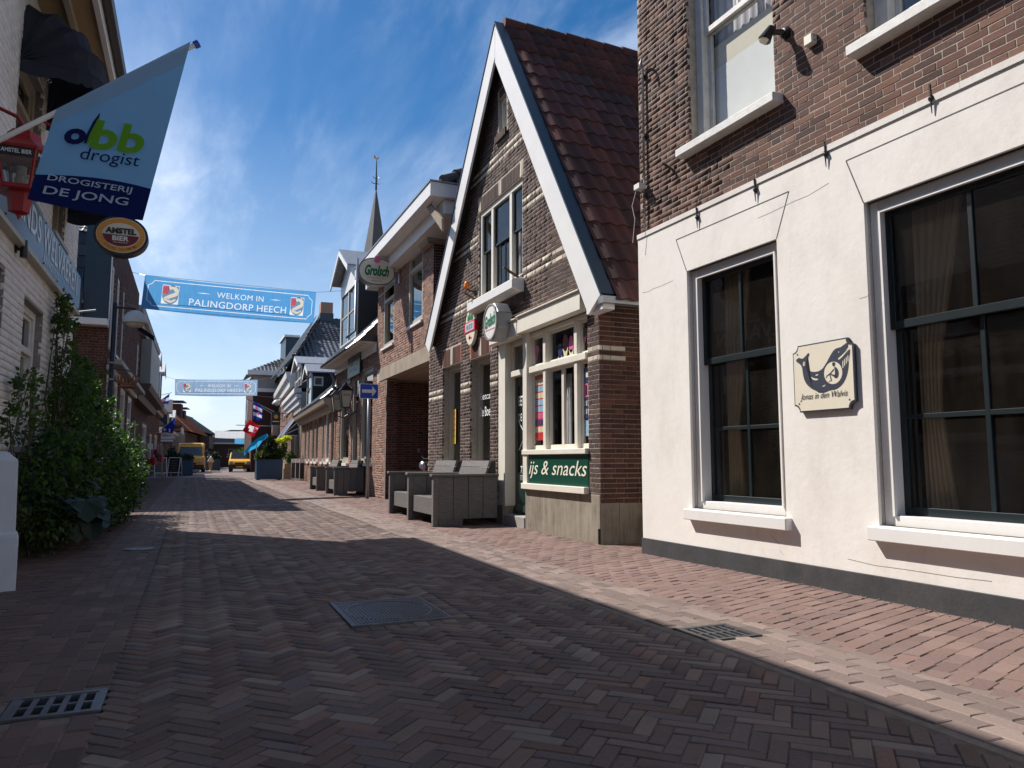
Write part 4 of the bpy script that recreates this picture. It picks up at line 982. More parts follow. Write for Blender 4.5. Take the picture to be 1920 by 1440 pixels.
# ---- windows
g = dict(glass='glass')
w = window(h2, *wA, inset=.13, fw=.075, fd=.10, frame='beige_paint', sash='beige_paint', sw=.03, sashes=((0, 1, 0, 1, 1, 1, .03),), glass='glass_dark')
bx('sill', MATS['white_paint'], w, wA[0] - .03, wA[1] + .03, -.12, .07, wA[2] - .07, wA[2] - .003)
w = window(h2, *wB, inset=.13, fw=.075, fd=.10, frame='beige_paint', sash='beige_paint', sw=.03, sashes=((0, 1, 0, 1, 1, 1, .03),), glass='glass_dark')
bx('sill', MATS['white_paint'], w, wB[0] - .03, wB[1] + .03, -.12, .07, wB[2] - .07, wB[2] - .003)
def sticker(parent, a, b, c, d, y, mat, name='poster'):
    return bx(name, MATS[mat], parent, a, b, y - .002, y, c, d)
M_plain('paper_yellow', (0.75, 0.52, 0.03), 0.6, var=.1, scale=30); M_plain('paper_blue', (0.28, 0.55, 0.72), 0.6, var=.15, scale=30); M_plain('paper_red', (0.62, 0.02, 0.025), 0.5, var=.05)
M_plain('paper_navy', (0.012, 0.025, 0.12), 0.5, var=.1); M_plain('paper_pink', (0.75, 0.14, 0.32), 0.5, var=.1); M_plain('paper_cream', (0.80, 0.72, 0.48), 0.5, var=.1); M_plain('paper_sky', (0.35, 0.55, 0.75), .6, var=.35, scale=60)
p0 = P2(846, 845, -.18); 
u_, z_ = P2(851, 796, -.18); sticker(w, u_ - .10, u_ + .10, z_ - .38, z_ + .30, -.185, 'paper_yellow'); 
m = MB()
for k in range(5): m.box(u_ - .07, u_ + .07 - .02 * (k % 3), -.184, -.183, z_ + .2 - k * .11, z_ + .24 - k * .11)
m.build('poster_print', MATS['paper_pink'], w, kind='stuff')
u_, z_ = P2(899, 830, -.18); sticker(w, u_ - .08, u_ + .08, z_ - .22, z_ + .42, -.185, 'paper_blue')
uB = (wB[0] + wB[1]) / 2 - .06
zt = P2(900, 773, -.17)[1]
uL, uR = P2(900, 773, -.17)[0], P2(928, 773, -.17)[0]
text(w, 'De Boeier', abs(uL - uR), .17, on_wall((uL + uR) / 2, -.165, zt), 'text_white', name='lettering', bold=.01); text(w, 'Eetcafé', abs(uL - uR) * .9, .12, on_wall((uL + uR) / 2, -.165, zt + .27), 'text_white', name='lettering')
IZ = (wM[1] - wM[0])
w = window(h2, *wM, inset=.03, fw=.085, fd=.10, frame='cream_paint', sash='sash_dark', sw=.03, glass='glass_clear', bars=(('v', .27, .10), ('v', .73, .10)),
           sashes=((0, .235, .52, 1, 1, 1, 0), (.30, .70, .52, 1, 1, 1, 0), (.765, 1, .52, 1, 1, 1, 0), (0, .235, 0, .55, 1, 1, .04), (.30, .70, 0, .55, 2, 1, .04), (.765, 1, 0, .55, 1, 1, .04)))
for a, b in ((.33, .52), (.8, .98), (.03, .20)): curtain(w, wM[0] + IZ * a, wM[0] + IZ * b, -.26, wM[2] + .1, wM[2] + .95, 'curtain_white', 4, .03)
m = MB(); m.prism([(-.05, wM[2] - .005), (.20, wM[2] - .05), (.20, wM[2] - .20), (.04, wM[2] - .24), (-.05, wM[2] - .24)], wM[0] - .05, wM[1] + .06, axis='x'); m.build('sill', MATS['white_paint'], w, bevel=.01)
for x, y in ((968, 520), (892, 565)):
    u_, z_ = P2(x, y, .1); m = MB(); m.tube([(u_, .02, z_ - .02), (u_ + .02, .30, z_ + .14)], .022, 8); m.box(u_ - .04, u_ + .04, .0, .02, z_ - .08, z_ + .05)
    o = m.build('flagpole_holder', MATS['rusty_iron']); o.matrix_basis = Matrix.Translation((4.52, 7.9, 0)) @ Matrix.Rotation(R(90), 4, 'Z')
    tag(o, 'rusty flagpole socket at the near end of the cream gable sill' if x == 968 else 'rusty flagpole socket at the far end of the cream gable sill', 'flagpole holder')
w = window(h2, *wT, inset=.05, fw=.05, fd=.08, frame='cream_paint', sash='cream_paint', sw=.02, glass='glass')
sticker(w, wT[0] + .05, wT[1] - .05, wT[2] + .05, wT[3] - .05, -.14, 'sign_cream', 'blind')
# ---- shop front
a, b, c, d = shop_o; c += .0
mu1, mu2 = P2(1078.6, 760)[0], P2(1019.6, 760)[0]; zs = P2(1040, 845)[1]; zt = P2(1040, 682)[1]
def shopframe():
    m = MB(); y0, y1 = -.13, -.02
    m.box(a, a + .05, y0, y1, c, d); m.box(b - .13, b + .02, y0, .035, c, d)
    m.box(a + .05, b - .13, y0 + .002, y1 - .002, d - .07, d); m.box(a, b + .02, y0, .055, zs - .05, zs + .02)
    m.box(a + .05, b - .13, y0 + .002, y1 + .03, zt - .045, zt + .045)
    for u in (mu1, mu2): m.box(u - .045, u + .045, y0 + .004, y1 + .012, zs + .02, zt - .045); m.box(u - .045, u + .045, y0 + .004, y1 + .012, zt + .045, d - .07)
    return m.build('shop_window', MATS['cream_paint'], h2, bevel=.006)
sw_ = shopframe()
segs = [(a + .05, mu1 - .045), (mu1 + .045, mu2 - .045), (mu2 + .045, b - .13)]
for i, (p, q) in enumerate(segs):
    m = MB(); t = .035
    for (r, s) in ((zs + .02, zt - .045), (zt + .045, d - .07)):
        if (i == 1 and r < zt): mid = (p + q) / 2; cells = [(p, mid), (mid, q)]
        else: cells = [(p, q)]
        for (x, y) in cells:
            m.box(x, x + t, -.10, -.06, r, s); m.box(y - t, y, -.10, -.06, r, s); m.box(x + t, y - t, -.099, -.061, r, r + t * (1.8 if r < zt else 1)); m.box(x + t, y - t, -.099, -.061, s - t, s)
            MB().quad((x + t, -.08, r + t), (y - t, -.08, r + t), (y - t, -.08, s - t), (x + t, -.08, s - t)).build('pane', MATS['glass_clear'], sw_)
    m.build('sash', MATS['cream_paint'], sw_, bevel=.003)
m = MB(); m.box(a, b, -.02, .075, PZ + .0, PZ + .085); m.build('base_board', MATS['cream_paint'], sw_, bevel=.006)
GZ0, GZ1 = PZ + .085, zs - .05
sgb = bx('ice_sign', MATS['sign_green'], None, 0, (b - .14) - a, -.02, .0, 0, GZ1 - GZ0); sgb.matrix_basis = Matrix.Translation((4.52 - .012, 7.9 + a, GZ0)) @ Matrix.Rotation(R(90), 4, 'Z')
tag(sgb, 'dark green shopfront board lettered ijs & snacks in cream italics', 'sign')
wS = (b - .14) - a
text(sgb, 'ijs & snacks', wS * .97, (GZ1 - GZ0) * .62, on_wall(wS * .50, .003, (GZ1 - GZ0) * .48), 'text_cream', shear=.3, bold=.0, name='lettering')
# posters behind the panes
def poster(u0, u1, z0, z1, mat, cells=(), y=-.086, label=None):
    p = bx('poster', MATS[mat], sw_, u0, u1, y - .002, y, z0, z1); m_ = {}
    for (cu, cz, w_, h_, mm) in cells:
        m_.setdefault(mm, MB()).box(u0 + (u1 - u0) * (1 - cu) - (u1 - u0) * w_ , u0 + (u1 - u0) * (1 - cu), y, y + .0012, z0 + (z1 - z0) * cz, z0 + (z1 - z0) * (cz + h_))
    for mm, q in m_.items():
        o = q.build('poster_print', MATS[mm], sw_); o['kind'] = 'stuff'
cl = []; pr_ = ['paper_cream', 'paper_cream', 'paper_blue', 'paper_blue', 'paper_cream', 'paper_blue', 'paper_navy', 'paper_pink']
for r in range(8):
    for k in range(4): cl.append((.03 + k * .245, .86 - r * .105, .215, .085, pr_[(r + (k * 3 + r) % 3) % 8]))
p, q = segs[2]; poster(p + .03, q - .03, P2(1008, 826, -.095)[1], P2(1008, 706, -.095)[1], 'paper_red', cl)
p, q = segs[0]; zA, zB = P2(1094, 786, -.095)[1], P2(1094, 690, -.095)[1]
cl = [(0, .42, 1.0, .26, 'paper_pink'), (.30, .45, .18, .20, 'text_white'), (.62, .45, .10, .15, 'paper_cream'), (.75, .50, .14, .22, 'text_white'), (.35, .80, .3, .10, 'text_white')] + [(.15 + .2 * (k % 4), .25 - .16 * (k // 4), .07, .10, 'text_white') for k in range(8)]
poster(p + .03, q - .02, zA, zB, 'paper_navy', cl)
poster(p + .03, q - .02, P2(1094, 818, -.095)[1], zA - .02, 'paper_sky', [])
def cone(u, z, w_, h_, mc, mt_, y=-.085):
    m = MB(); m.poly([(u, y, z), (u + w_ / 2, y, z + h_ * .55), (u - w_ / 2, y, z + h_ * .55)]); m.build('sticker', MATS[mc], sw_)
    m = MB(); m.poly([(u + w_ * .5 * math.cos(t), y, z + h_ * .72 + h_ * .28 * math.sin(t)) for t in [math.pi * 2 * k / 14 for k in range(14)]]); m.build('sticker', MATS[mt_], sw_)
u_, z_ = P2(1062, 668, -.1); cone(u_, z_ - .12, .16, .42, 'paper_cream', 'maroon'); cone(u_ + .16, z_ - .20, .13, .40, 'text_white', 'paper_navy'); cone(u_ - .17, z_ - .16, .14, .42, 'paper_cream', 'paper_pink')
u_, z_ = P2(1008, 665, -.1); cone(u_, z_ - .10, .14, .24, 'paper_pink', 'paper_pink')
u_, z_ = P2(1098, 632, -.1); cone(u_, z_ - .10, .15, .22, 'paper_pink', 'iron')
curtain(sw_, (segs[1][0] + segs[1][1]) / 2 - .02, (segs[1][0] + segs[1][1]) / 2 + .22, -.19, zs + .06, zs + 1.05, 'curtain_white', 2, .03, taper=lambda t: 1 - .5 * t)
curtain(sw_, segs[1][0] + .06, segs[1][0] + .25, -.19, zs + .06, zs + 1.05, 'curtain_white', 2, .02, taper=lambda t: 1 - .4 * t)
# big cream beam over shop and door
zb0, zb1 = P2(1104, 582)[1], P2(1103, 556)[1]
m = MB(); m.box(-.0 + .24, b + .02, -.05, .13, zb0 + .0, zb1 + .06); m.box(.24, b + .02, -.05, .16, zb1 + .06, zb1 + .085)
de = door_all[1] + .05; zf0, zf1 = P2(960, 640)[1], P2(960, 612)[1]
m.box(b + .02, de, -.05, .135, zb0 - .02, zb1 + .04); m.box(b + .02, de, -.05, .165, zb1 + .04, zb1 + .065)
m.build('shop_beam', MATS['cream_paint'], h2, bevel=.008)
# door in its recess
a, b2 = shop_o[1], door_all[1]; dz = P2(965, 703)[1]; st = 0.16
jw = b2 - P2(946, 800)[0]
m = MB(); m.box(b2 - jw, b2, -.24, -.01, st + .12, door_all[3]); m.box(a + .0, a + .05, -.24, -.02, st, door_all[3]); 
m.box(a + .05, b2 - jw, -.22, -.08, dz, dz + .09); m.box(a + .05, b2 - jw, -.20, -.12, door_all[3] - .08, door_all[3]); m.box(b2 - jw - .05, b2 - jw, -.20, -.12, dz + .09, door_all[3] - .08)
m.build('door_frame', MATS['cream_paint'], h2, bevel=.006)
MB().quad((a + .05, -.16, dz + .09), (b2 - jw - .05, -.16, dz + .09), (b2 - jw - .05, -.16, door_all[3] - .08), (a + .05, -.16, door_all[3] - .08)).build('fanlight', MATS['glass_dark'], h2)
D0, D1 = a + .06, b2 - jw - .01; y0, y1 = -.22, -.18; zd = st + .02
m = MB(); m.box(D0, D0 + .10, y0, y1, zd, dz - .01); m.box(D1 - .10, D1, y0, y1, zd, dz - .01); m.box(D0 + .10, D1 - .10, y0, y1 - .001, zd, zd + .62); m.box(D0 + .10, D1 - .10, y0, y1 - .001, dz - .14, dz - .01); m.box(D0 + .16, D1 - .16, y1, y1 + .012, zd + .16, zd + .46)
m.prism([(-.18, zd + .13), (-.13, zd + .02), (-.18, zd + .02)], D0, D1, axis='x')
door = m.build('door', MATS['door_green'], h2, bevel=.006)
MB().quad((D0 + .10, -.20, zd + .62), (D1 - .10, -.20, zd + .62), (D1 - .10, -.20, dz - .14), (D0 + .10, -.20, dz - .14)).build('pane', MATS['glass_shop'], door)
bx('letter_slot', MATS['zinc'], door, (D0 + D1) / 2 - .15, (D0 + D1) / 2 + .15, y1, y1 + .015, zd + .50, zd + .58, bevel=.004)
dc = (D0 + D1) / 2
text(door, 'EETCAFE', .50, .16, on_wall(dc, -.192, 1.92), 'text_white', bold=.02); text(door, 'DE BOEIER', .50, .12, on_wall(dc, -.192, 1.66), 'text_white', bold=.01)
text(door, 'CLOSED', .26, .07, on_wall(dc - .04, -.191, 1.30), 'text_cream', bold=.01); bx('hanging_board', MATS['black_paint'], door, dc - .19, dc + .11, -.194, -.1925, 1.24, 1.36)
text(door, '73', .12, .13, on_wall(dc + .12, -.192, .84), 'text_white', bold=.01)
m = MB(); [m.tube([(dc - .25 + s * .5, -.192, 1.15), (dc + .25 - s * .5, -.192, 1.6)], .006, 5) for s in (0, 1)]; m.tube([(dc, -.192, .98), (dc, -.192, 1.6)], .007, 5); m.build('anchor_emblem', MATS['text_white'], door)
m = MB(); [m.box(D0 + .12, D1 - .12, -.27, -.25, .86 + k * .055, .88 + k * .055) for k in range(18)]; m.build('blind', MATS['grey_paint'], door, kind='stuff')
bx('step', MATS['stone_step'], h2, a, b2 + .0, -.24, .02, -.05, st, bevel=.01)
bx('jamb_foot', MATS['concrete'], h2, b2 - jw - .005, b2 + .01, -.24, .03, -.05, st + .12, bevel=.004)
# signs on the cafe
def disc_sign():
    u_, z_ = P2(882, 613, 0.08); o = thing('beer_disc_sign', 'cream oval beer sign with a red band, flat on the bricks beside the octagonal sign', 'sign', (4.52, 7.9 + u_, z_), 90)
    m = MB(); m.lathe([(.001, .03), (.255, .03), (.265, .045), (.265, .075), (.25, .085), (.001, .09)], n=32, ax='y')
    for i, v in enumerate(m.v): m.v[i] = (v[0], v[1], v[2] * 1.28)
    m.build('disc', MATS['sign_cream'], o)
    bx('band', MATS['sign_red'], o, -.275, .275, .02, .096, -.095, .100); bx('band_panel', MATS['curtain_white'], o, -.215, .215, .097, .099, -.070, .078)
    m = MB(); [m.box(x, x + .022, .0995, .1005, -.045, .05 - .012 * (k % 2)) for k, x in enumerate((-.15, -.11, -.05, -.01, .05, .09, .13))]; [m.box(x, x + .05, .0995, .1005, z, z + .016) for x, z in ((-.15, .034), (-.05, -.045), (-.05, .034), (.09, -.005))]; m.build('lettering', MATS['slate_ink'], o, kind='stuff')
    m = MB()
    for x, h in ((-.12, .12), (-.05, .17), (.03, .15), (.10, .11)): m.poly([(x - .035, .0925, .12), (x + .035, .0925, .12), (x + .012, .0925, .12 + h), (x - .012, .0925, .12 + h)])
    m.build('emblem', MATS['grolsch_green'], o, kind='stuff'); m = MB(); m.tube([(-.07, .094, -.20), (-.02, .094, -.16), (.02, .094, -.21), (.08, .094, -.17)], .012, 5); m.build('script_mark', MATS['sign_red'], o)

disc_sign()
def oct_sign():
    u_, z_ = P2(958, 607, 0.0); o = thing('octagon_beer_sign', 'octagonal grey lightbox lettered Grolsch in green, on the cream beam over the door', 'sign', (4.52, 7.9 + u_, z_), 90)
    pr = [(.31 * math.cos(R(22.5 + 45 * k)), .31 * math.sin(R(22.5 + 45 * k))) for k in range(8)]
    m = MB(); m.prism(pr, .10, .34, axis='y'); m.build('case', MATS['zinc'], o, bevel=.012)
    m = MB(); m.lathe([(.001, .335), (.262, .335), (.258, .352), (.001, .356)], n=32, ax='y'); m.build('face', MATS['white_paint'], o)
    m = MB(); m.lathe([(.262, .33), (.285, .33), (.285, .362), (.262, .362)], n=32, ax='y', cap=False); m.build('rim', MATS['grey_paint'], o)
    text(o, 'Grolsch', .44, .20, on_wall(0, .358, .03) @ Matrix.Rotation(R(6), 4, 'Z'), 'grolsch_green', shear=.4, bold=.03)
    m = MB(); m.box(-.20, .20, .3565, .3575, -.12, -.11); m.build('underline', MATS['paper_pink'], o)
    bx('bracket', MATS['iron'], o, -.05, .05, 0.0, .10, -.06, .06)
oct_sign()
u_, z_ = P2(889, 545); be = thing('beacon_light', 'orange plastic alarm beacon on a small bracket left of the gable window', 'alarm light', (4.52, 7.9 + u_, z_), 90)
m = MB(); m.tube([(0, 0, -.02), (.01, .10, .0), (.02, .13, .04)], .014, 8); m.box(-.03, .03, 0, .01, -.06, .03); m.build('bracket', MATS['iron'], be)
m = MB(); m.lathe([(.05, 0), (.052, .03), (.05, .10), (.03, .13), (.001, .135)], c=(.02, .13, .03), n=14, ax='z'); m.build('lamp', MATS['amber'], be, smooth=True)
m = MB(); m.tube([(P2(1122, 870)[0] - .0, .03, 0), (P2(1122, 870)[0], .03, .18)], .014, 6); o = m.build('corner_guard_post', MATS['iron']); o.matrix_basis = Matrix.Translation((4.52, 7.85, 0)) @ Matrix.Rotation(R(90), 4, 'Z'); tag(o, 'short iron stub standing at the foot of the cafe corner', 'iron stub')
# ================================================================ brick house with the arched-over passage
F3 = Fac(4.58, 15.15, 90)
h3 = thing('passage_house', 'light red brick house bridging a covered passage, white stepped cornice, left of the gabled cafe', 'house', (4.58, 15.15, 0), 90)
U3 = F3(705, 800)[0]
pz0, pz1 = F3(750, 700)[1], F3(750, 674)[1]
pass_ = (0.10, F3(722, 800)[0], -.02, pz0)
wa3 = (F3(793, 520)[0], F3(766, 560)[0], F3(768, 614)[1], F3(768, 462)[1])
wb3 = (F3(739, 600)[0], F3(719, 600)[0], F3(722, 652)[1], F3(722, 535)[1])
zt3 = 7.0; un = F3(813, 520)[0]
m = MB(); wall_faces(m, un, U3, pz1, zt3, [wa3, wb3], .18)
wall_faces(m, pass_[1], U3, 0, pz1, [], .2)
m.box(0.0, .12, -.3, 0.0, 0, pz1)
m.quad((un, 0, pz1), (un, -6, pz1), (un, -6, zt3), (un, 0, zt3)); m.quad((U3, 0, pz1), (U3, -6, pz1), (U3, -6, zt3), (U3, 0, zt3))
m.quad((un, -6, pz1), (U3, -6, pz1), (U3, -6, zt3), (un, -6, zt3))
wall3 = m.build('wall', MATS['mortar_pale'], h3)
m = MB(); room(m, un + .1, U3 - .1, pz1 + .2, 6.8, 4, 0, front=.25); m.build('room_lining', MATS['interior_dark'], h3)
lay_bricks(wall3, un, U3, pz1, zt3 - .1, [wa3, wb3, (wa3[0] - .02, wa3[1] + .02, wa3[3], wa3[3] + .22)], mat='brick_light_red', Hc=.062, joint=.009, limit=220)
lay_bricks(wall3, pass_[1], U3, 0, pz0, [], mat='brick_light_red', Hc=.062, joint=.009, limit=60)
it = [(mat4(wa3[0] + .035 + k * .066, 0, wa3[3] + .11, sx=.205/.205, sz=1, ry=R(90)), k % 4, 'brick_light_red') for k in range(int((wa3[1] - wa3[0]) / .066))]; pieces(wall3, 'brick', SB, it)
bx('concrete_lintel', MATS['concrete_band'], h3, 0.0, U3 - .35, -.25, .02, pz0, pz1, bevel=.008)
# the passage runs back from the street
m = MB(); pb = -7.0
m.quad((pass_[1], -.0, 0), (pass_[1], pb, 0), (pass_[1], pb, pz0), (pass_[1], 0, pz0)); m.quad((pass_[0], 0, 0), (pass_[0], pb, 0), (pass_[0], pb, pz0), (pass_[0], 0, pz0)); m.quad((pass_[0], pb, 0), (pass_[1], pb, 0), (pass_[1], pb, pz0), (pass_[0], pb, pz0))
pw = m.build('passage_wall', MATS['mortar_brown'], h3)
m = MB(); m.quad((pass_[0], -.25, pz0 - .004), (pass_[1], -.25, pz0 - .004), (pass_[1], pb, pz0 - .004), (pass_[0], pb, pz0 - .004)); m.build('passage_ceiling', MATS['soffit_beige'], h3)
pwb = MB(); pwb.quad((0, 0, 0), (.1, 0, 0), (.1, 0, .1), (0, 0, .1)); pbk = pwb.build('passage_brickwork', MATS['mortar_brown'], h3)
# local x runs back from the street, local y toward the camera side
pbk.matrix_local = Matrix(((0, -1, 0, pass_[1]), (-1, 0, 0, 0), (0, 0, 1, 0), (0, 0, 0, 1)))
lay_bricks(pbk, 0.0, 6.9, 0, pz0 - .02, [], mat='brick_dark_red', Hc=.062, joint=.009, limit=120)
m = MB(); m.box(pass_[1] - .12, pass_[1] - .001, -.32, -.0, 0, pz0 - .01); pil = m.build('pilaster', MATS['mortar_brown'], h3)
pq = MB(); pq.quad((0, 0, 0), (.1, 0, 0), (.1, 0, .1), (0, 0, .1)); pqo = pq.build('pilaster_brickwork', MATS['mortar_brown'], h3); pqo.matrix_local = Matrix(((0, -1, 0, pass_[1] - .12), (-1, 0, 0, 0), (0, 0, 1, 0), (0, 0, 0, 1)))
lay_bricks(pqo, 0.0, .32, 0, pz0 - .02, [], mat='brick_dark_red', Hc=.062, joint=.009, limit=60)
# near end wall above the passage
nb = MB(); nb.quad((0, 0, 0), (.1, 0, 0), (.1, 0, .1), (0, 0, .1)); nbo = nb.build('end_brickwork', MATS['mortar_brown'], h3); nbo.matrix_local = Matrix(((0, -1, 0, un), (-1, 0, 0, 0), (0, 0, 1, 0), (0, 0, 0, 1)))
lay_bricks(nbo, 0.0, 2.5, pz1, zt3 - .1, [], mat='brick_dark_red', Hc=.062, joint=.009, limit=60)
SD3 = dict(frame='beige_paint', sash='beige_paint', fw=.10, fd=.10, glass='glass_sky', sw=.04)
w = window(h3, *wa3, inset=.01, sashes=((0, 1, .70, 1, 1, 1, 0), (0, 1, 0, .66, 1, 1, .0)), bars=(('h', .68, .09),), **SD3)
bx('sill', MATS['white_paint'], w, wa3[0] - .05, wa3[1] + .05, -.10, .06, wa3[2] - .06, wa3[2] - .003)
m = MB(); [m.box(wa3[0] + .15, wa3[1] - .15, -.30, -.29, wa3[2] + .9 + k * .045, wa3[2] + .925 + k * .045) for k in range(12)]; m.build('blind', MATS['white_paint'], w, kind='stuff')
w = window(h3, *wb3, inset=.01, sashes=((0, 1, 0, .74, 1, 1, .03),), bars=(('h', .76, .09),), **SD3)
m = MB(); u0, u1, z0, z1 = wb3[0] + .1, wb3[1] - .1, wb3[2] + (wb3[3] - wb3[2]) * .80, wb3[3] - .1
def tilt_sash(w, u0, u1, z0, z1, out):
    m = MB(); t = .045
    def seg(p, q, za, zb):
        ly = lambda z: -.1 + out * (z1 - z) / (z1 - z0)
        v = [(x, ly(z) + dy, z) for dy in (0, .035) for (x, z) in ((p, za), (q, za), (q, zb), (p, zb))]
        m.add(v, [(0,1,2,3),(7,6,5,4),(0,4,5,1),(1,5,6,2),(2,6,7,3),(3,7,4,0)])
    seg(u0, u0 + t, z0, z1); seg(u1 - t, u1, z0, z1); seg(u0 + t, u1 - t, z0, z0 + t); seg(u0 + t, u1 - t, z1 - t, z1); m.build('fanlight_sash', MATS['white_paint'], w)
    f = lambda z: -.085 + out * (z1 - z) / (z1 - z0)
    MB().quad((u0 + t, f(z0 + t), z0 + t), (u1 - t, f(z0 + t), z0 + t), (u1 - t, f(z1 - t), z1 - t), (u0 + t, f(z1 - t), z1 - t)).build('pane', MATS['glass_sky'], w)
tilt_sash(w, u0, u1, z0, z1, .25)
bx('sill', MATS['white_paint'], w, wb3[0] - .05, wb3[1] + .05, -.10, .06, wb3[2] - .06, wb3[2] - .003)
# stepped white cornice, cut short at the near end
oc = .62; ca, cz = F3(807.5, 334, oc); cb, cz2 = F3(699, 470, oc); ub = U3 + .25; cn = ca
ctop = (cz + cz2) / 2; hgt = F3(807, 331, oc)[1] - F3(808, 356, oc)[1]
m = MB(); m.box(cn, ub, -.4, oc, ctop - hgt, ctop); m.build('cornice', MATS['white_paint'], h3, bevel=.01)
m = MB(); m.box(cn + .12, ub, -.4, oc * .5, ctop - hgt * 2.0, ctop - hgt - .0); m.build('cornice_lower', MATS['white_paint'], h3, bevel=.01)
bx('cornice_cap', MATS['zinc'], h3, cn - .02, ub + .01, -.4, oc + .02, ctop, ctop + .03)
bx('cornice_return', MATS['white_old_paint'], h3, cn + .12, cn + .5, -2.4, -.4, ctop - hgt * 2.0, ctop - .02)
# hood: boxed eaves that wrap the near corner
hz = F3(788, 447, .15)[1]; hz0 = F3(788, 468, .15)[1]
bx('hood', MATS['beige_paint'], h3, un - .04, un + .62, -.75, .17, hz0 + .05, hz, bevel=.01); bx('hood_soffit', MATS['soffit_beige'], h3, un - .02, un + .58, -.75, .14, hz0, hz0 + .049)
# roof
RX = 3.6; rz0 = ctop + .03; rzt = rz0 + 2.6
m = MB(); a, b = cn + .15, U3 + .1
m.quad((a, .35, rz0), (b, .35, rz0), (b, -RX, rzt), (a + 1.6, -RX, rzt)); m.quad((a, .35, rz0), (a + 1.6, -RX, rzt), (a + .0, -RX * 2, rz0), (a, -RX * 2, rz0))
m.quad((b, .35, rz0), (b, -RX * 2, rz0), (b, -RX, rzt), (b, -RX, rzt + .001)); m.quad((a, -RX * 2, rz0), (b, -RX * 2, rz0), (b, -RX, rzt), (a + 1.6, -RX, rzt))
rf3 = m.build('roof', MATS['tile_black'], h3)
vv = np.array([0, -(RX + .35), rzt - rz0]); ll = np.linalg.norm(vv); vv /= ll; nn = np.cross(vv, [1, 0, 0]); nn = nn if nn[2] > 0 else -nn
lay_tiles(rf3, np.array([a, .42, rz0]) + nn * .03, (1, 0, 0), vv, nn, int((b - a) / .25), int(ll / .33), .25, .33, 'tile_black', limit=60, skip=lambda x, y: x < 1.6 * y / ll)
# hip toward the camera with big round hip tiles
hA, hB = Vector((a, .35, rz0)), Vector((a + 1.6, -RX, rzt)); dv = (hB - hA).normalized(); m = MB()
for k in range(11):
    p = hA + dv * (k * .38 + .05); m.tube([p + Vector((0, 0, .04)), p + dv * .40 + Vector((0, 0, .02))], [.13, .105], 10)
m.build('hip_tile', MATS['tile_grey'], rf3, kind='stuff')
hn = np.cross(np.array(hB - hA), [0, -1, 0]); hn /= np.linalg.norm(hn); hn = hn if hn[2] > 0 else -hn
dd = np.cross(hn, [0, -1, 0]); dd = dd / np.linalg.norm(dd); dd = dd if dd[2] > 0 else -dd
lay_tiles(rf3, np.array([a - .03, .30, rz0]) + hn * .03, (0, -1, 0), dd, hn, 16, 9, .25, .33, 'tile_grey', limit=60, skip=lambda x, y: x < y * .85)
# weathered plank propped across under the cornice
pa, pb_ = F3(794, 368, .5), F3(848, 420, .28)
m = MB(); m.prism([(pa[0] + .10, pa[1] + .06), (pa[0], pa[1] - .16), (pb_[0] - .0, pb_[1] - .16), (pb_[0] + .05, pb_[1] + .10)], .44, .48, axis='y')
m.build('brace_plank', MATS['plank_wood'], h3)
# oval beer sign on its bracket
su, sz = F3(750, 512); O = (4.58, 15.15 + su, sz)
os_ = thing('oval_beer_sign', 'big oval cream sign lettered Grolsch in green script, hung out from the passage house', 'sign', O, 90)
# faces along the street: centre stands out from the wall
dX = 4.58 - onY(705, 510, 15.15 + su)[0]; eX0 = 4.58 - onY(671, 510, 15.15 + su)[0]; eX1 = 4.58 - onY(740, 510, 15.15 + su)[0]
wv = abs(eX0 - eX1); hv = onY(706, 486, 15.15 + su)[2] - onY(706, 537, 15.15 + su)[2]; cz_ = onY(706, 511, 15.15 + su)[2] - sz
def oval(w_, h_, p=1.0, n=40):
    P = []
    for k in range(n):
        a = 2 * math.pi * k / n; x = math.cos(a); z = math.sin(a)
        P.append((w_ / 2 * math.copysign(abs(x) ** .75, x), h_ / 2 * math.copysign(abs(z) ** 1.0, z)))
    return P
def xz(P, dx, dz): return [(dx + p[0], dz + p[1]) for p in P]      # (out, z)
def ovs(w_, h_, x0, x1, mat, nm):
    m = MB(); m.prism(xz(oval(w_, h_), dX, cz_), x0, x1, axis='x'); return m.build(nm, MATS[mat], os_)
ovs(wv, hv, -.10, .10, 'zinc', 'case'); ovs(wv * .97, hv * .95, -.108, -.10, 'sign_green', 'rim'); ovs(wv * .94, hv * .91, -.112, -.106, 'sign_cream', 'face')
FM = lambda x, y_, z: Matrix(((0, 0, -1, x), (-1, 0, 0, y_), (0, 1, 0, z), (0, 0, 0, 1)))
text(os_, 'Grolsch', wv * .66, hv * .40, FM(-.114, dX, cz_ + .02), 'grolsch_green', shear=.35, bold=.045)
text(os_, 'KWALITEITSPILS', wv * .50, hv * .07, FM(-.114, dX, cz_ - hv * .24), 'paper_pink'); text(os_, 'ANNO 1615', wv * .28, hv * .05, FM(-.114, dX, cz_ - hv * .34), 'text_black')
m = MB(); m.lathe([(.001, -.118), (.085, -.118), (.085, -.10), (.001, -.10)], c=(0, dX, cz_ + hv * .43), n=16, ax='x'); m.build('seal_emblem', MATS['paper_pink'], os_)
m = MB(); m.tube([(0, 0.03, 0), (0, dX - wv * .46, 0)], .025, 8); m.box(-.05, .05, 0, .03, -.26, .26); m.build('bracket', MATS['steel_galv'], os_); bx('end_bar', MATS['steel_galv'], os_, -.06, .06, dX + wv * .48, dX + wv * .53, cz_ - .30, cz_ + .30)

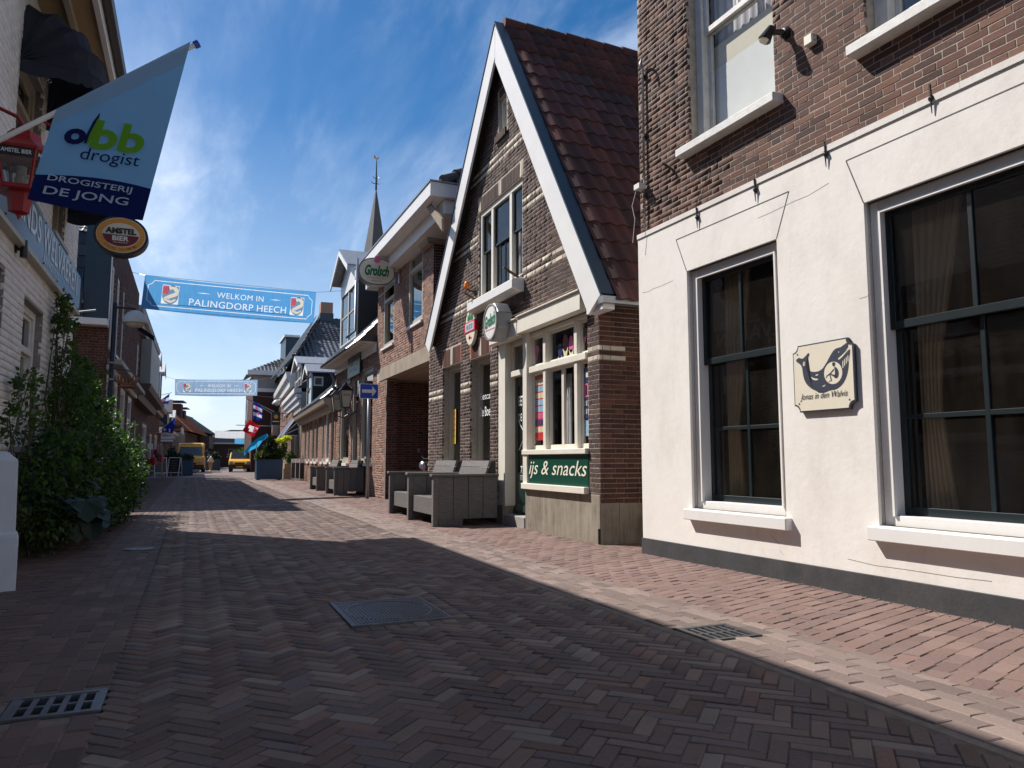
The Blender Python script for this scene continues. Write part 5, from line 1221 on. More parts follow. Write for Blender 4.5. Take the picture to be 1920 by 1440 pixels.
# ================================================================ low shop with green sign and gabled dormer
def wall_block(h, F, u0, u1, z1, holes, brick, dep=6.0, mort='mortar_pale', Hc=.062, limit=120, z0=0.0, L=.21, stuff=False):
    m = MB(); wall_faces(m, u0, u1, z0, z1, holes, .16); box_shell(m, u0, u1, z0, z1, dep); w = m.build('wall', MATS[mort], h)
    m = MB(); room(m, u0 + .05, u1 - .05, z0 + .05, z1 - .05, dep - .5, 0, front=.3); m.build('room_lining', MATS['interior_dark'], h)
    if brick: lay_bricks(w, u0, u1, z0, z1 - .02, holes, mat=brick, Hc=Hc, joint=.009, limit=limit, L=L)
    return w
def cornice(h, u0, u1, z, out, hh, mat='white_paint', brackets=0, cap='zinc'):
    m = MB(); m.prism([(0, z - hh), (out * .45, z - hh), (out * .55, z - hh * .55), (out * .9, z - hh * .4), (out, z - hh * .1), (out, z), (-.2, z), (-.2, z - hh)], u0, u1, axis='x'); o = m.build('cornice', MATS[mat], h)
    if cap: bx('cornice_cap', MATS[cap], h, u0 - .01, u1 + .01, -.2, out + .015, z, z + .02)
    if brackets:
        b = MB()
        for k in range(brackets):
            u = u0 + (u1 - u0) * (k + .5) / brackets; b.prism([(.0, z - hh), (out * .8, z - hh * .5), (out * .8, z - hh * .4), (0, z - hh * .4)], u - .05, u + .05, axis='x')
        b.build('cornice_bracket', MATS['soffit_beige'], h, kind='stuff')
    return o
def slope_roof(h, u0, u1, z0, z1, back, out, mat, tw=.25, te=.34, limit=40, over=.0, hipL=0.0, hipR=0.0, name='roof', flat=False):
    """street-side slope from the eaves (out, z0) up to the ridge (-back, z1), and the far side down again"""
    m = MB(); m.quad((u0, out, z0), (u1, out, z0), (u1 - hipR, -back, z1), (u0 + hipL, -back, z1)); m.quad((u0, -2 * back, z0), (u1, -2 * back, z0), (u1 - hipR, -back, z1), (u0 + hipL, -back, z1))
    m.poly([(u0, out, z0), (u0 + hipL, -back, z1), (u0, -2 * back, z0)]); m.poly([(u1, out, z0), (u1 - hipR, -back, z1), (u1, -2 * back, z0)])
    r = m.build(name, MATS[mat], h)
    v = np.array([0, -(back + out), z1 - z0]); l = np.linalg.norm(v); v /= l; n = np.array([0, v[2], -v[1]]); n = n if n[2] > 0 else -n
    lay_tiles(r, np.array([u0, out, z0]) + n * .025 - v * .05, (1, 0, 0), v, n, int((u1 - u0) / tw), int(l / te) + 1, tw, te, mat, limit=limit, flat=flat,
              skip=lambda x, y: x < hipL * y / l or x > (u1 - u0) - hipR * y / l)
    nr = int((u1 - u0 - hipL - hipR) / .36)
    if nr > 0:
        m = MB()
        for k in range(nr): m.tube([(u0 + hipL + k * .36, -back, z1 + .02), (u0 + hipL + k * .36 + .40, -back, z1 + .03)], [.12, .105], 8)
        m.build('ridge_tile', MATS[mat], r, kind='stuff')
    return r
F4 = Fac(4.6, 20.36, 90); h4 = thing('green_sign_shop', 'low brick shop with a dark green sign, deep cream cornice and a white gabled dormer', 'house', (4.6, 20.36, 0), 90)
U4 = F4(628, 800)[0]
def wr(F, x0, x1, ytop, ybot, xr=None, out=0.0):
    xr = xr or (x0 + x1) / 2
    return (F(x1, 800, out)[0], F(x0, 800, out)[0], F(xr, ybot, out)[1], F(xr, ytop, out)[1])
o4 = [wr(F4, 637, 654.6, 718, 868, 640), wr(F4, 659, 671, 708, 905, 660), wr(F4, 675, 698, 698, 868, 678)]
o4[1] = (o4[1][0], o4[1][1], 0.05, o4[1][3]); zc4 = F4(615, 684, .5)[1]; zf1 = F4(704, 642)[1]; zf0 = F4(704, 662)[1]
w4 = wall_block(h4, F4, 0, U4, zf1 + .02, o4, 'brick_light_red')
bx('frieze_board', MATS['white_paint'], h4, 0.02, U4, .012, .05, zf0 + .02, zf1 - .02)
cz4 = (F4(614, 682, .5)[1] + F4(700, 622, .5)[1]) / 2
cornice(h4, .0, U4 + .25, cz4, .52, cz4 - zf1 + .05, 'white_paint', brackets=16)
for i, w_ in enumerate(o4):
    if i == 1: ww = window(h4, *w_, inset=.03, frame='beige_paint', sash='grey_paint', fw=.10, sashes=((0, 1, .0, .80, 1, 1, .05), (0, 1, .84, 1, 1, 1, .0)), glass='glass_dark')
    else:
        ww = window(h4, *w_, inset=.03, frame='beige_paint', sash='grey_paint', fw=.13, sashes=((0, 1, 0, .78, 1, 1, .04), (0, 1, .80, 1, 1, 1, .02)), glass='glass_dark')
        bx('sill', MATS['white_paint'], ww, w_[0] - .05, w_[1] + .05, -.1, .09, w_[2] - .09, w_[2] - .004)
        curtain(ww, w_[0] + .2, w_[1] - .2, -.5, w_[2] + .1, w_[3] - .9, 'curtain_white', 5, .03)
        m = MB(); cc_ = (w_[0] + w_[1]) / 2
        m.tube([(cc_ + .2 * math.cos(t), -.155, w_[2] + 1.2 + .45 * math.sin(t)) for t in [2 * math.pi * k / 24 for k in range(25)]], .006, 4); m.build('window_emblem', MATS['text_white'], ww)
gs = thing('green_shop_sign', 'dark green rectangular shop sign with white lettering hung over the frieze', 'sign', (4.6, 20.36, 0), 90)
g4 = (F4(674, 690, .10)[0], F4(652, 690, .10)[0], F4(663, 705, .10)[1], F4(663, 664, .10)[1])
bx('board', MATS['sign_green'], gs, g4[0], g4[1], .06, .10, g4[2], g4[3])
gc = (g4[0] + g4[1]) / 2; gw = g4[1] - g4[0]; gh = g4[3] - g4[2]
text(gs, "Jade & meer..", gw * .80, gh * .24, on_wall(gc, .102, g4[2] + gh * .28), 'text_white'); text(gs, 'uw winkel', gw * .40, gh * .13, on_wall(gc, .102, g4[2] + gh * .55), 'text_white')
def downpipe(h, u, z0, z1, mat='zinc', y=.09):
    m = MB(); m.tube([(u, y, z0), (u, y, z1 - .3), (u, y + .12, z1)], .045, 8); m.build('downpipe', MATS[mat], h, smooth=True)
downpipe(h4, U4 - .05, .05, cz4 - .15)
rf4 = slope_roof(h4, .05, U4 + .1, cz4 + .02, cz4 + 4.3, 3.6, .50, 'tile_black', limit=60)
def dormer(h, u0, u1, zb, ze, za, front, back, cheek, panes=2, roofm='zinc', trim='white_paint', win='sash_dark', roofover=.25, frieze=.0, small=False, wcheek=False):
    """gabled dormer: front wall at local y=front, body running back"""
    m = MB(); m.box(u0, u1, back, front - .03, zb, ze); m.prism([(u0, ze), (u1, ze), ((u0 + u1) / 2, za)], back, front - .03, axis='y')
    d = m.build('dormer', MATS[cheek], h)
    m = MB(); t = .12; m.box(u0, u0 + t, front - .03, front + .03, zb, ze); m.box(u1 - t, u1, front - .03, front + .03, zb, ze); m.box(u0 + t, u1 - t, front - .03, front + .025, zb, zb + t); m.box(u0, u1, front - .03, front + .04, ze - t - frieze, ze)
    for k in range(1, panes): u = u0 + (u1 - u0) * k / panes; m.box(u - .04, u + .04, front - .03, front + .022, zb + t, ze - t)
    m.prism([(u0 + .03, ze), (u1 - .03, ze), ((u0 + u1) / 2, za - .03)], front - .03, front + .02, axis='y'); m.build('dormer_front', MATS[trim], d)
    for k in range(panes):
        a = u0 + t + (u1 - u0 - 2 * t) * k / panes + .03; b = u0 + t + (u1 - u0 - 2 * t) * (k + 1) / panes - .03
        s = MB(); zt_, zm = ze - t - frieze, zb + t + (ze - t - frieze - zb - t) * .55
        s.box(a, a + .04, front - .02, front + .005, zb + t, zt_); s.box(b - .04, b, front - .02, front + .005, zb + t, zt_); s.box(a, b, front - .02, front + .01, zm - .03, zm + .03); s.build('dormer_sash', MATS[win], d)
        MB().quad((a, front - .01, zb + t), (b, front - .01, zb + t), (b, front - .01, zt_), (a, front - .01, zt_)).build('pane', MATS['glass_dark'], d)
        bx('dark_backing', MATS['black_void'], d, a, b, front - .028, front - .024, zb + t, zt_)
    m = MB(); um = (u0 + u1) / 2; e = .22; k = (za - ze) / (um - u0)
    for s in (-1, 1):
        P = [(um, za + .03), (um + s * (um - u0 + e), za + .03 - k * (um - u0 + e)), (um + s * (um - u0 + e), za + .09 - k * (um - u0 + e)), (um, za + .09)]
        m.prism(P, back, front + roofover, axis='y')
    m.build('dormer_roof', MATS[roofm], d)
    m = MB()
    for s in (-1, 1):
        P = [(um, za + .02), (um + s * (um - u0 + e), za + .02 - k * (um - u0 + e)), (um + s * (um - u0 + e), za - .14 - k * (um - u0 + e)), (um, za - .14)]
        m.prism(P, front + roofover - .03, front + roofover + .01, axis='y')
    m.build('dormer_verge', MATS[trim], d)
    return d
dy = -.05; du0, du1 = F4(670, 560, dy)[0], F4(641, 560, dy)[0]; dzb = F4(641, 656, dy)[1]; dze = F4(641, 533, dy)[1] + .0; dza = F4(650, 483, dy)[1]
dormer(h4, du0, du1, dzb, dze, dza, dy, -3.2, 'black_paint', panes=2, roofm='zinc', frieze=.45, win='beige_paint', roofover=.38)
m = MB(); m.tube([(du0 - .12, .02, dze - .3), (du0 - .12, .02, dzb + .25), (du0 - .12, .3, dzb)], .04, 8); m.build('downpipe', MATS['zinc'], h4, smooth=True)
# pair of wall lanterns
def lantern(name, label, loc, rz, glassm, bodym, s=1.0, arm=.55, txt=None, group=None):
    t = thing(name, label, 'lantern', loc, rz, group)
    m = MB(); m.tube([(0, 0, -.25 * s), (0, arm * .5 * s, -.34 * s), (0, arm * s, -.30 * s), (0, arm * s, -.18 * s)], .014 * s, 6); m.box(-.03 * s, .03 * s, 0, .02, -.40 * s, -.10 * s); m.build('arm', MATS[bodym], t)
    y = arm * s
    def ring(r, z): return [(r * c * s, y + r * d * s, z * s) for c, d in ((-1, -1), (1, -1), (1, 1), (-1, 1))]
    def frus(r0, z0, r1, z1, mat, nm):
        m = MB(); m.add(ring(r0, z0) + ring(r1, z1), [(0, 3, 2, 1), (4, 5, 6, 7), (0, 1, 5, 4), (1, 2, 6, 5), (2, 3, 7, 6), (3, 0, 4, 7)]); return m.build(nm, MATS[mat], t)
    frus(.075, -.18, .13, .20, glassm, 'glass_body'); frus(.16, .20, .05, .32, bodym, 'cap'); frus(.09, -.20, .085, -.17, bodym, 'base')
    m = MB()
    for c, d in ((-1, -1), (1, -1), (1, 1), (-1, 1)): m.tube([(.08 * c * s, y + .08 * d * s, -.18 * s), (.135 * c * s, y + .135 * d * s, .20 * s)], .011 * s, 5)
    m.lathe([(.03 * s, .32 * s), (.035 * s, .37 * s), (.001, .42 * s)], c=(0, y, 0), n=8); m.build('ribs', MATS[bodym], t)
    if txt: text(t, txt, .15 * s, .04 * s, Matrix(((0, 0, -1, -.135 * s), (-1, 0, 0, y), (0, 1, 0, .10 * s), (0, 0, 0, 1))), 'text_black')
    return t
M_plain('lantern_glass', (0.45, 0.43, 0.36), 0.25, var=.05)
for (x, y, ar, lb) in ((670, 750, .36, 'black wall lantern with milky panes nearer the passage, beside the blue arrow sign'), (654, 757, .37, 'black wall lantern with milky panes further from the passage, above the grey benches')):
    u, z = F4(x, y); lantern('wall_lantern', lb, (4.6, 20.36 + u, z), 90, 'lantern_glass', 'black_paint', 1.35, ar / 1.35, 'DE BOEIER', 'black wall lanterns of the green-sign shop')

# ================================================================ low house with a rounded brick corner and two dormers
F5 = Fac(4.6, 26.75, 87.6); h5 = thing('rounded_brick_house', 'long low brick house with tall narrow windows under a dentilled cornice', 'house', (4.6, 26.75, 0), 87.6)
U5 = F5(566, 800)[0]
wins = [(622, 627), (611, 617.5), (604, 608), (592, 597), (585.5, 590), (578, 581.5), (571.5, 575)]
o5 = []
ztop = F5(611, 770)[1]
for i, (x0, x1) in enumerate(wins): o5.append((F5(x1, 800)[0], F5(x0, 800)[0], F5(611, 866)[1], ztop if i < 3 else ztop - .15))
zc5 = (F5(627, 735, .4)[1] + F5(570, 771, .4)[1]) / 2
w5 = wall_block(h5, F5, 0, U5, zc5 - .3, o5, 'brick_light_red', limit=40)
cornice(h5, -.0, U5, zc5, .45, .42, 'beige_paint', brackets=30)
for i, q in enumerate(o5): window(h5, *q, inset=.01, frame='beige_paint' if i != 1 else 'white_paint', sash='grey_paint', fw=.12, sashes=((0, 1, 0, 1, 1, 1, .03),), glass='glass_dark', sill=(.07, .09, .04), sillmat='white_paint')
slope_roof(h5, 0, U5, zc5 + .02, zc5 + 3.4, 3.2, .42, 'tile_black', limit=20)
du0, du1 = F5(602, 715, -.6)[0], F5(577, 715, -.6)[0]
# cheek faces the camera: body between its near and far side
a0, a1 = F5(584, 740, .0)[0], F5(577.5, 740, .0)[0]; zb_, ze_, za_ = F5(580, 762, 0)[1], F5(580, 703, 0)[1], F5(580, 688, 0)[1]
d5 = dormer(h5, a0 - .1, a1 + .3, zb_, ze_, za_, .0, -3.4, 'black_paint', panes=1, roofm='zinc', roofover=.25)
sqx = F5.pt(onY(597, 715, (F5.O + F5.eu * (a0 - .1))[1])); 
bx('small_window', MATS['white_paint'], d5, a0 - .13, a0 - .101, sqx[1] - .22, sqx[1] + .22, sqx[2] - .22, sqx[2] + .22); bx('pane', MATS['glass_sky'], d5, a0 - .135, a0 - .1305, sqx[1] - .15, sqx[1] + .15, sqx[2] - .15, sqx[2] + .15)
a0, a1 = F5(565, 720, .0)[0], F5(554, 720, .0)[0]; zb_, ze_, za_ = F5(560, 738, 0)[1], F5(560, 690, 0)[1], F5(560, 672, 0)[1]
dormer(h5, a0, a1, zb_, ze_, za_, .0, -5, 'brick_dark_red', panes=2, roofm='zinc', win='white_paint')

# ================================================================ further houses on the right
def pol(x, y, z=None): return None
F6 = Fac(5.17, 40.6, 87.3); h6 = thing('white_frieze_shop', 'small shop with white stepped frieze behind the dark blue awning', 'house', (5.17, 40.6, 0), 87.3)
U6 = F6(536, 800)[0]; zc6 = F6(548, 738, .3)[1]
o6 = [(.3, U6 * .28, .45, 2.6), (U6 * .33, U6 * .62, .1, 2.6), (U6 * .68, U6 - .3, .45, 2.6)]
w6 = wall_block(h6, F6, 0, U6, zc6 - .1, o6, None, mort='beige_paint')
for q in o6: window(h6, *q, inset=.05, frame='beige_paint', sash='grey_paint', fw=.12, sashes=((0, 1, 0, 1, 2, 1, .03),), glass='glass_dark', joined=True)
for k in range(3): bx('frieze_step', MATS['white_paint'], h6, .0, U6, 0, .12 + .13 * k, zc6 - .75 + .30 * k, zc6 - .50 + .30 * k, bevel=.01)
slope_roof(h6, 0, U6, zc6 + .1, zc6 + 3, 3, .2, 'tile_grey', limit=0)
F7 = Fac(5.50, 48.6, 87.0); h7 = thing('two_storey_brick_house', 'tall brown brick house with a heavy white cornice and hipped black tile roof with chimney', 'house', (5.50, 48.6, 0), 87.0)
U7 = F7(521, 800)[0]; zc7 = F7(540, 684, .6)[1]
ow = [(U7 * t, U7 * t + .9, F7(538, 785)[1], F7(538, 715)[1]) for t in (.10, .32, .54, .76)]
w7 = wall_block(h7, F7, -2.6, U7, zc7 - .2, ow, 'brick_light_red', dep=9, limit=0)
for q in ow: window(h7, *q, inset=.08, frame='soffit_beige', sash='soffit_beige', sashes=((0, 1, 0, 1, 1, 2, .03),), glass='glass_dark', joined=True)
cornice(h7, -2.8, U7 + .3, zc7 + .12, .45, .85, 'white_paint', brackets=12)
def R7(): 
    A = F7.pt; X0, Y0 = 5.30, 45.5; zc = onY(548, 669, Y0)[2]; Y2 = 60.5; YM = 53.0; ax_ = onY(601, 596, YM); apx, apz = ax_[0], ax_[2]; XB_ = 16.0
    L_ = lambda x, y, z: A((x, y, z))
    m = MB(); m.quad(L_(X0, Y0, zc), L_(XB_, Y0, zc), L_(XB_, YM, apz), L_(apx, YM, apz)); m.poly([L_(X0, Y0, zc), L_(apx, YM, apz), L_(X0 + .6, Y2, zc)]); m.quad(L_(X0 + .6, Y2, zc), L_(XB_, Y2, zc), L_(XB_, YM, apz), L_(apx, YM, apz)); r = m.build('roof', MATS['tile_black'], h7)
    v = np.array([0, YM - Y0, apz - zc]); l = np.linalg.norm(v); v /= l; n = np.array([0, -v[2], v[1]])
    eu, en = F7.eu, F7.en; loc = lambda q: np.array([np.dot(q, eu), np.dot(q, en), q[2]])
    lay_tiles(r, np.array(A((X0, Y0, zc))) + loc(n) * .03, loc(np.array([1., 0, 0])), loc(v), loc(n), int((XB_ - X0) / .3), int(l / .42), .3, .42, 'tile_black', limit=200, skip=lambda x, y: x < (apx - X0) * y / l)
    v2 = np.array([apx - X0 - .35, 0, apz - zc]); l2 = np.linalg.norm(v2); v2 /= l2; n2 = np.array([-v2[2], 0, v2[0]])
    lay_tiles(r, np.array(A((X0, Y2, zc))) + loc(n2) * .03, loc(np.array([0, -1., 0])), loc(v2), loc(n2), int((Y2 - Y0) / .3), int(l2 / .42), .3, .42, 'tile_black', limit=0, skip=lambda x, y: x < 8.5 * y / l2 or x > 17 - 8.5 * y / l2)
    m = MB(); a_, b_ = np.array([X0, Y0, zc]), np.array([apx, YM, apz]); k_ = int(np.linalg.norm(b_ - a_) / .36)
    for i in range(k_): p, q = a_ + (b_ - a_) * i / k_, a_ + (b_ - a_) * (i + 1.1) / k_; m.tube([L_(*(p + [0, 0, .06])), L_(*(q + [0, 0, .03]))], [.13, .11], 8)
    m.build('hip_tile', MATS['tile_black'], r, kind='stuff')
    p0, p1 = onY(599, 585, YM), onY(623, 585, YM); zt_ = onY(611, 570, YM)[2]; c0, c1 = A((p0[0], YM - .6, 0)), A((p1[0], YM + .6, 0))
    bx('chimney', MATS['brick_light_red'], r, min(c0[0], c1[0]), max(c0[0], c1[0]), min(c0[1], c1[1]), max(c0[1], c1[1]), apz - .2, zt_); bx('chimney_flashing', MATS['blue_board'], r, min(c0[0], c1[0]) - .05, max(c0[0], c1[0]) + .05, min(c0[1], c1[1]) - .05, max(c0[1], c1[1]) + .05, apz - 1.2, apz + .25)
R7()
# a dormer box near its ridge
F8 = Fac(6.9, 62.5, 86.5); h8 = thing('pale_gable_end_house', 'far house standing forward with a pale upper wall, white eaves and black tiles', 'house', (0, 0, 0))
def onYr(x, y, Y): p = onY(x, y, Y); return p
Y8 = 64.0
a, b = onY(465, 725, Y8), onY(530, 725, Y8); zt, zm, z9 = onY(465, 700, Y8)[2], onY(465, 727, Y8)[2], onY(520, 660, Y8)[2]
m = MB(); m.box(a[0] + .4, b[0] + 6, Y8, Y8 + 9, 0, zt); m.build('wall', MATS['brick_dark_red'], h8)
m = MB(); m.box(a[0] + .35, b[0] + 6, Y8 - .03, Y8 + .0, zm, zt - .1); m.build('pale_upper_wall', MATS['grey_paint'], h8)
bx('eaves', MATS['white_paint'], h8, a[0] - .1, b[0] + 6.2, Y8 - .5, Y8 + .2, zt - .12, zt + .25); bx('band', MATS['white_paint'], h8, a[0] + .3, b[0] + 6, Y8 - .06, Y8 - .02, zm - .3, zm)
m = MB(); m.quad((a[0], Y8 - .4, zt + .2), (b[0] + 6, Y8 - .4, zt + .2), (b[0] + 6, Y8 + 4.5, z9 + .5), (a[0] + 4.2, Y8 + 4.5, z9 + .5)); m.quad((a[0], Y8 - .4, zt + .2), (a[0] + 4.2, Y8 + 4.5, z9 + .5), (a[0], Y8 + 9, zt + .2), (a[0], Y8 + 8.9, zt + .2))
r8 = m.build('roof', MATS['tile_black'], h8)
v = np.array([0, 4.9, z9 + .3 - zt]); l = np.linalg.norm(v); v /= l; n = np.array([0, -v[2], v[1]])
lay_tiles(r8, (a[0], Y8 - .42, zt + .2) + n * .03, (1, 0, 0), v, n, int((b[0] + 6 - a[0]) / .3), int(l / .42), .3, .42, 'tile_black', limit=60, skip=lambda x, y: x < 4.2 * y / l)
bx('dormer_box', MATS['blue_board'], h8, onY(536, 640, Y8 + 1)[0], onY(562, 640, Y8 + 1)[0], Y8 + 1, Y8 + 5, zt + .5, onY(540, 632, Y8 + 1)[2]); bx('dormer_trim', MATS['white_paint'], h8, onY(533, 640, Y8 + .8)[0], onY(562, 640, Y8 + 1)[0], Y8 + .8, Y8 + 5, onY(540, 632, Y8 + 1)[2], onY(540, 628, Y8 + 1)[2])
# shop front with small green gable, hidden in part by flags
F9 = Fac(6.05, 60.0, 86.0); h9 = thing('flag_shop', 'narrow far shop with a small green-capped gable behind the hanging flags', 'house', (6.05, 60, 0), 86.0)
U9 = F9(500, 800)[0]; z9t = F9(515, 742)[1]
wall_block(h9, F9, 0, U9, z9t, [(.5, 2.5, .4, 2.6), (3.2, 6, .4, 2.6)], None, mort='brick_brown')
for q in [(.5, 2.5, .4, 2.6), (3.2, 6, .4, 2.6)]: window(h9, *q, inset=.05, frame='grey_paint', sash='grey_paint', sashes=((0, 1, 0, 1, 2, 1, .03),), glass='glass_dark', joined=True)
a0, a1 = F9(523, 720)[0], F9(511, 720)[0]
dormer(h9, a0, a1, z9t - .3, F9(515, 728)[1], F9(515, 709)[1], .1, -4, 'brick_dark_red', 1, roofm='zinc')
slope_roof(h9, 0, U9, z9t, z9t + 2.5, 3, .3, 'tile_grey', limit=0)
dormer(h9, U9 * .55, U9 * .85, z9t + .1, z9t + 1.2, z9t + 1.9, .0, -3, 'brick_dark_red', 1, roofm='tile_orange')
bx('fascia_sign', MATS['grey_paint'], h9, 0.2, U9 - .2, .02, .5, 2.9, 3.9)
# the house closing the street
Y10 = 112.0; h10 = thing('street_end_house', 'low wide brown house with dark roof closing the far end of the street', 'house', (0, 0, 0))
a, b = onY(425, 850, Y10), onY(510, 850, Y10); ze = onY(470, 831, Y10)[2]; zr = onY(470, 806, Y10)[2]
bx('wall', MATS['brick_brown'], h10, a[0] - 4, b[0] + 8, Y10, Y10 + 9, 0, ze)
m = MB(); m.quad((a[0] - 4, Y10 - .4, ze), (b[0] + 8, Y10 - .4, ze), (b[0] + 8, Y10 + 1.0, zr), (a[0] + .5, Y10 + 1.0, zr)); m.poly([(a[0] - 4, Y10 - .4, ze), (a[0] + .5, Y10 + 1.0, zr), (a[0] - 4, Y10 + 9, ze)]); m.quad((a[0] + .5, Y10 + 1, zr), (b[0] + 8, Y10 + 1, zr), (b[0] + 8, Y10 + 9, zr - .1), (a[0] - 1, Y10 + 9, zr - .1)); m.build('roof', MATS['tile_black'], h10)
bx('gutter', MATS['white_paint'], h10, a[0] - 4, b[0] + 8, Y10 - .5, Y10 - .3, ze - .15, ze + .05)
for x in (436, 448, 468, 486):
    c = onY(x, 848, Y10); bx('window', MATS['grey_paint'], h10, c[0] - .6, c[0] + .6, Y10 - .06, Y10 - .001, 1.0, 2.5); bx('pane', MATS['glass_dark'], h10, c[0] - .5, c[0] + .5, Y10 - .066, Y10 - .061, 1.1, 2.4)
# church spire far behind
D = 118.0; sp = onY(703, 470, D); tipz = onY(703, 350, D)[2]; wbase = abs(onY(680, 480, D)[0] - onY(717, 480, D)[0]); zb = onY(703, 480, D)[2]
ch = thing('church_spire', 'slender slate church spire topped by an iron cross and a gilded weathercock', 'spire', (sp[0], D, 0))
m = MB(); r = wbase * .60; k = (tipz - zb)
n = 4; zb2 = zb - 14; r2 = r * (1 + 14 / k)
m.add([(r2 * math.cos(R(62 + 90 * i)), r2 * math.sin(R(62 + 90 * i)), zb2) for i in range(n)] + [(0, 0, tipz)], [(i, (i + 1) % n, n) for i in range(n)]); m.build('slate_spire', MATS['blue_board'] if False else MATS['tile_grey'], ch)
bx('tower', MATS['brick_brown'], ch, -r2 * .95, r2 * .95, -r2 * .95, r2 * .95, 0, zb2)
ztop = onY(703, 300, D)[2]; m = MB(); m.tube([(0, 0, tipz - .5), (0, 0, ztop)], [.18, .07], 6)
zx = onY(703, 343, D)[2]
for zz, w_ in ((onY(703, 344, D)[2], .8), (onY(703, 334, D)[2], .5)):
    m.tube([(-w_, 0, zz + .25), (-w_ * .7, 0, zz), (w_ * .7, 0, zz), (w_, 0, zz + .25)], .06, 5); m.tube([(0, -w_, zz + .25), (0, -w_ * .7, zz), (0, w_ * .7, zz), (0, w_, zz + .25)], .06, 5)
m.build('iron_finial', MATS['black_paint'], ch)
m = MB(); q = [(-.55,.1),(-.25,-.05),(.1,-.25),(.3,-.1),(.5,.35),(.35,.35),(.2,.15),(0,.05),(-.15,.15),(-.25,.45),(-.45,.55),(-.6,.4)]
m.prism([(x * .9, z * .9 + ztop + .3) for x, z in q], -.06, .06, axis='y'); m.build('weathercock', MATS['gold'], ch)
# ================================================================ white painted brick inn on the left
def M_leaf(name, cols, trans=0.35):
    m, t, p, o = nodes_of(name); r = island_random(t); n = len(cols)
    c = ramp(t, r, [(i / n, x) for i, x in enumerate(cols)], 'CONSTANT'); c = mixc(t, 1.0, c, ramp(t, posnoise(t, 3.0, 3, .6), [(0.3, 0.75), (0.7, 1.2)]), 'MULTIPLY')
    setc(t, p, c); p.inputs['Roughness'].default_value = 0.45; p.inputs['Specular IOR Level'].default_value = 0.4
    tl = _n(t, 'ShaderNodeBsdfTranslucent'); t.links.new(mixc(t, 1.0, c, (1.5, 2.0, .55), 'MULTIPLY'), tl.inputs[0])
    mx_ = _n(t, 'ShaderNodeMixShader'); mx_.inputs[0].default_value = trans
    t.links.new(p.outputs[0], mx_.inputs[1]); t.links.new(tl.outputs[0], mx_.inputs[2]); t.links.new(mx_.outputs[0], o.inputs[0])
M_leaf('leaf_green', [(0.036,0.078,0.014),(0.050,0.100,0.016),(0.026,0.058,0.013),(0.064,0.115,0.018),(0.040,0.082,0.018)])
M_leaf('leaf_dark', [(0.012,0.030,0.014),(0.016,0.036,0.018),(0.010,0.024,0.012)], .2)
M_leaf('leaf_olive', [(0.075,0.085,0.022),(0.055,0.070,0.022),(0.10,0.10,0.03),(0.04,0.06,0.02)]); M_leaf('flower_yellow', [(0.72,0.62,0.06),(0.80,0.72,0.12),(0.60,0.55,0.05),(0.30,0.42,0.05)], .3)
M_plain('bark', (0.07, 0.052, 0.04), 0.9, var=.3, scale=20, bmp=.6)
def leaves(parent, blobs, n, size, mat, name='foliage', seed=1, shell=.55, droop=0.3, asp=.55):
    """leaf-sized folded blades scattered through lumpy clumps"""
    r = np.random.default_rng(seed); w = np.array([b[3] * b[4] * b[5] for b in blobs]) ** .8; w /= w.sum()
    k = r.choice(len(blobs), n, p=w); B = np.array(blobs, float)[k]
    d = r.normal(size=(n, 3)); d /= np.linalg.norm(d, axis=1)[:, None]; rad = r.uniform(shell, 1.0, n) ** .7
    rad *= 1 + .16 * np.sin(d[:, 0] * 7 + k) * np.cos(d[:, 2] * 6 + k * 2)
    P = B[:, :3] + d * B[:, 3:6] * rad[:, None]; P[:, 2] = np.maximum(P[:, 2], .02)
    a = r.normal(size=(n, 3)); a[:, 2] -= droop; a += d * .8; a /= np.linalg.norm(a, axis=1)[:, None]
    b = np.cross(a, r.normal(size=(n, 3))); b /= np.linalg.norm(b, axis=1)[:, None]; c = np.cross(a, b)
    s = size * r.uniform(.6, 1.35, n)[:, None]; q = asp
    V = np.stack([P, P + a * s * .5 + b * s * q * .5 + c * s * .10, P + a * s, P + a * s * .5 - b * s * q * .5 + c * s * .10], 1).reshape(-1, 3)
    F = np.arange(n * 4).reshape(n, 4); T = np.concatenate([F[:, [0, 1, 2]], F[:, [0, 2, 3]]])
    me = bpy.data.meshes.new(name); me.vertices.add(len(V)); me.vertices.foreach_set('co', V.ravel()); me.loops.add(len(T) * 3); me.loops.foreach_set('vertex_index', T.ravel().astype(np.int32))
    me.polygons.add(len(T)); me.polygons.foreach_set('loop_start', np.arange(0, len(T) * 3, 3, dtype=np.int32)); me.materials.append(MATS[mat]); me.update(calc_edges=True)
    o = link(bpy.data.objects.new(name, me), parent); o['kind'] = 'stuff'; return o
XW, YW = -1.85, 13.6
L1 = Fac(XW, YW, -90)
k1 = thing('white_brick_inn', 'white painted brick inn in shade with a long slate-blue name board and deep eaves', 'house', (XW, YW, 0), -90)
def uy(Y): return YW - Y
UEND = 20.0; ZE = 6.25
hA = (uy(8.95), uy(6.3), 1.25, 2.92); hB = (uy(11.12), uy(9.92), 1.15, 2.86); hN = (uy(10.25), uy(8.95), 3.98, 5.45); hM = (uy(12.30), uy(11.30), 4.04, 5.2); hC = (uy(4.6), uy(3.2), .1, 2.7); hD = (uy(2.2), uy(.2), 1.2, 2.9); hE = (uy(5.5), uy(4.2), 3.98, 5.4); hF = (uy(1.6), uy(.2), 3.98, 5.4)
H1 = [hA, hB, hN, hM, hC, hD, hE, hF]
m = MB(); wall_faces(m, 0, UEND, 0, ZE, H1, .2); box_shell(m, 0, UEND, 0, ZE, 7.5); wl = m.build('wall', MATS['mortar_painted'], k1)
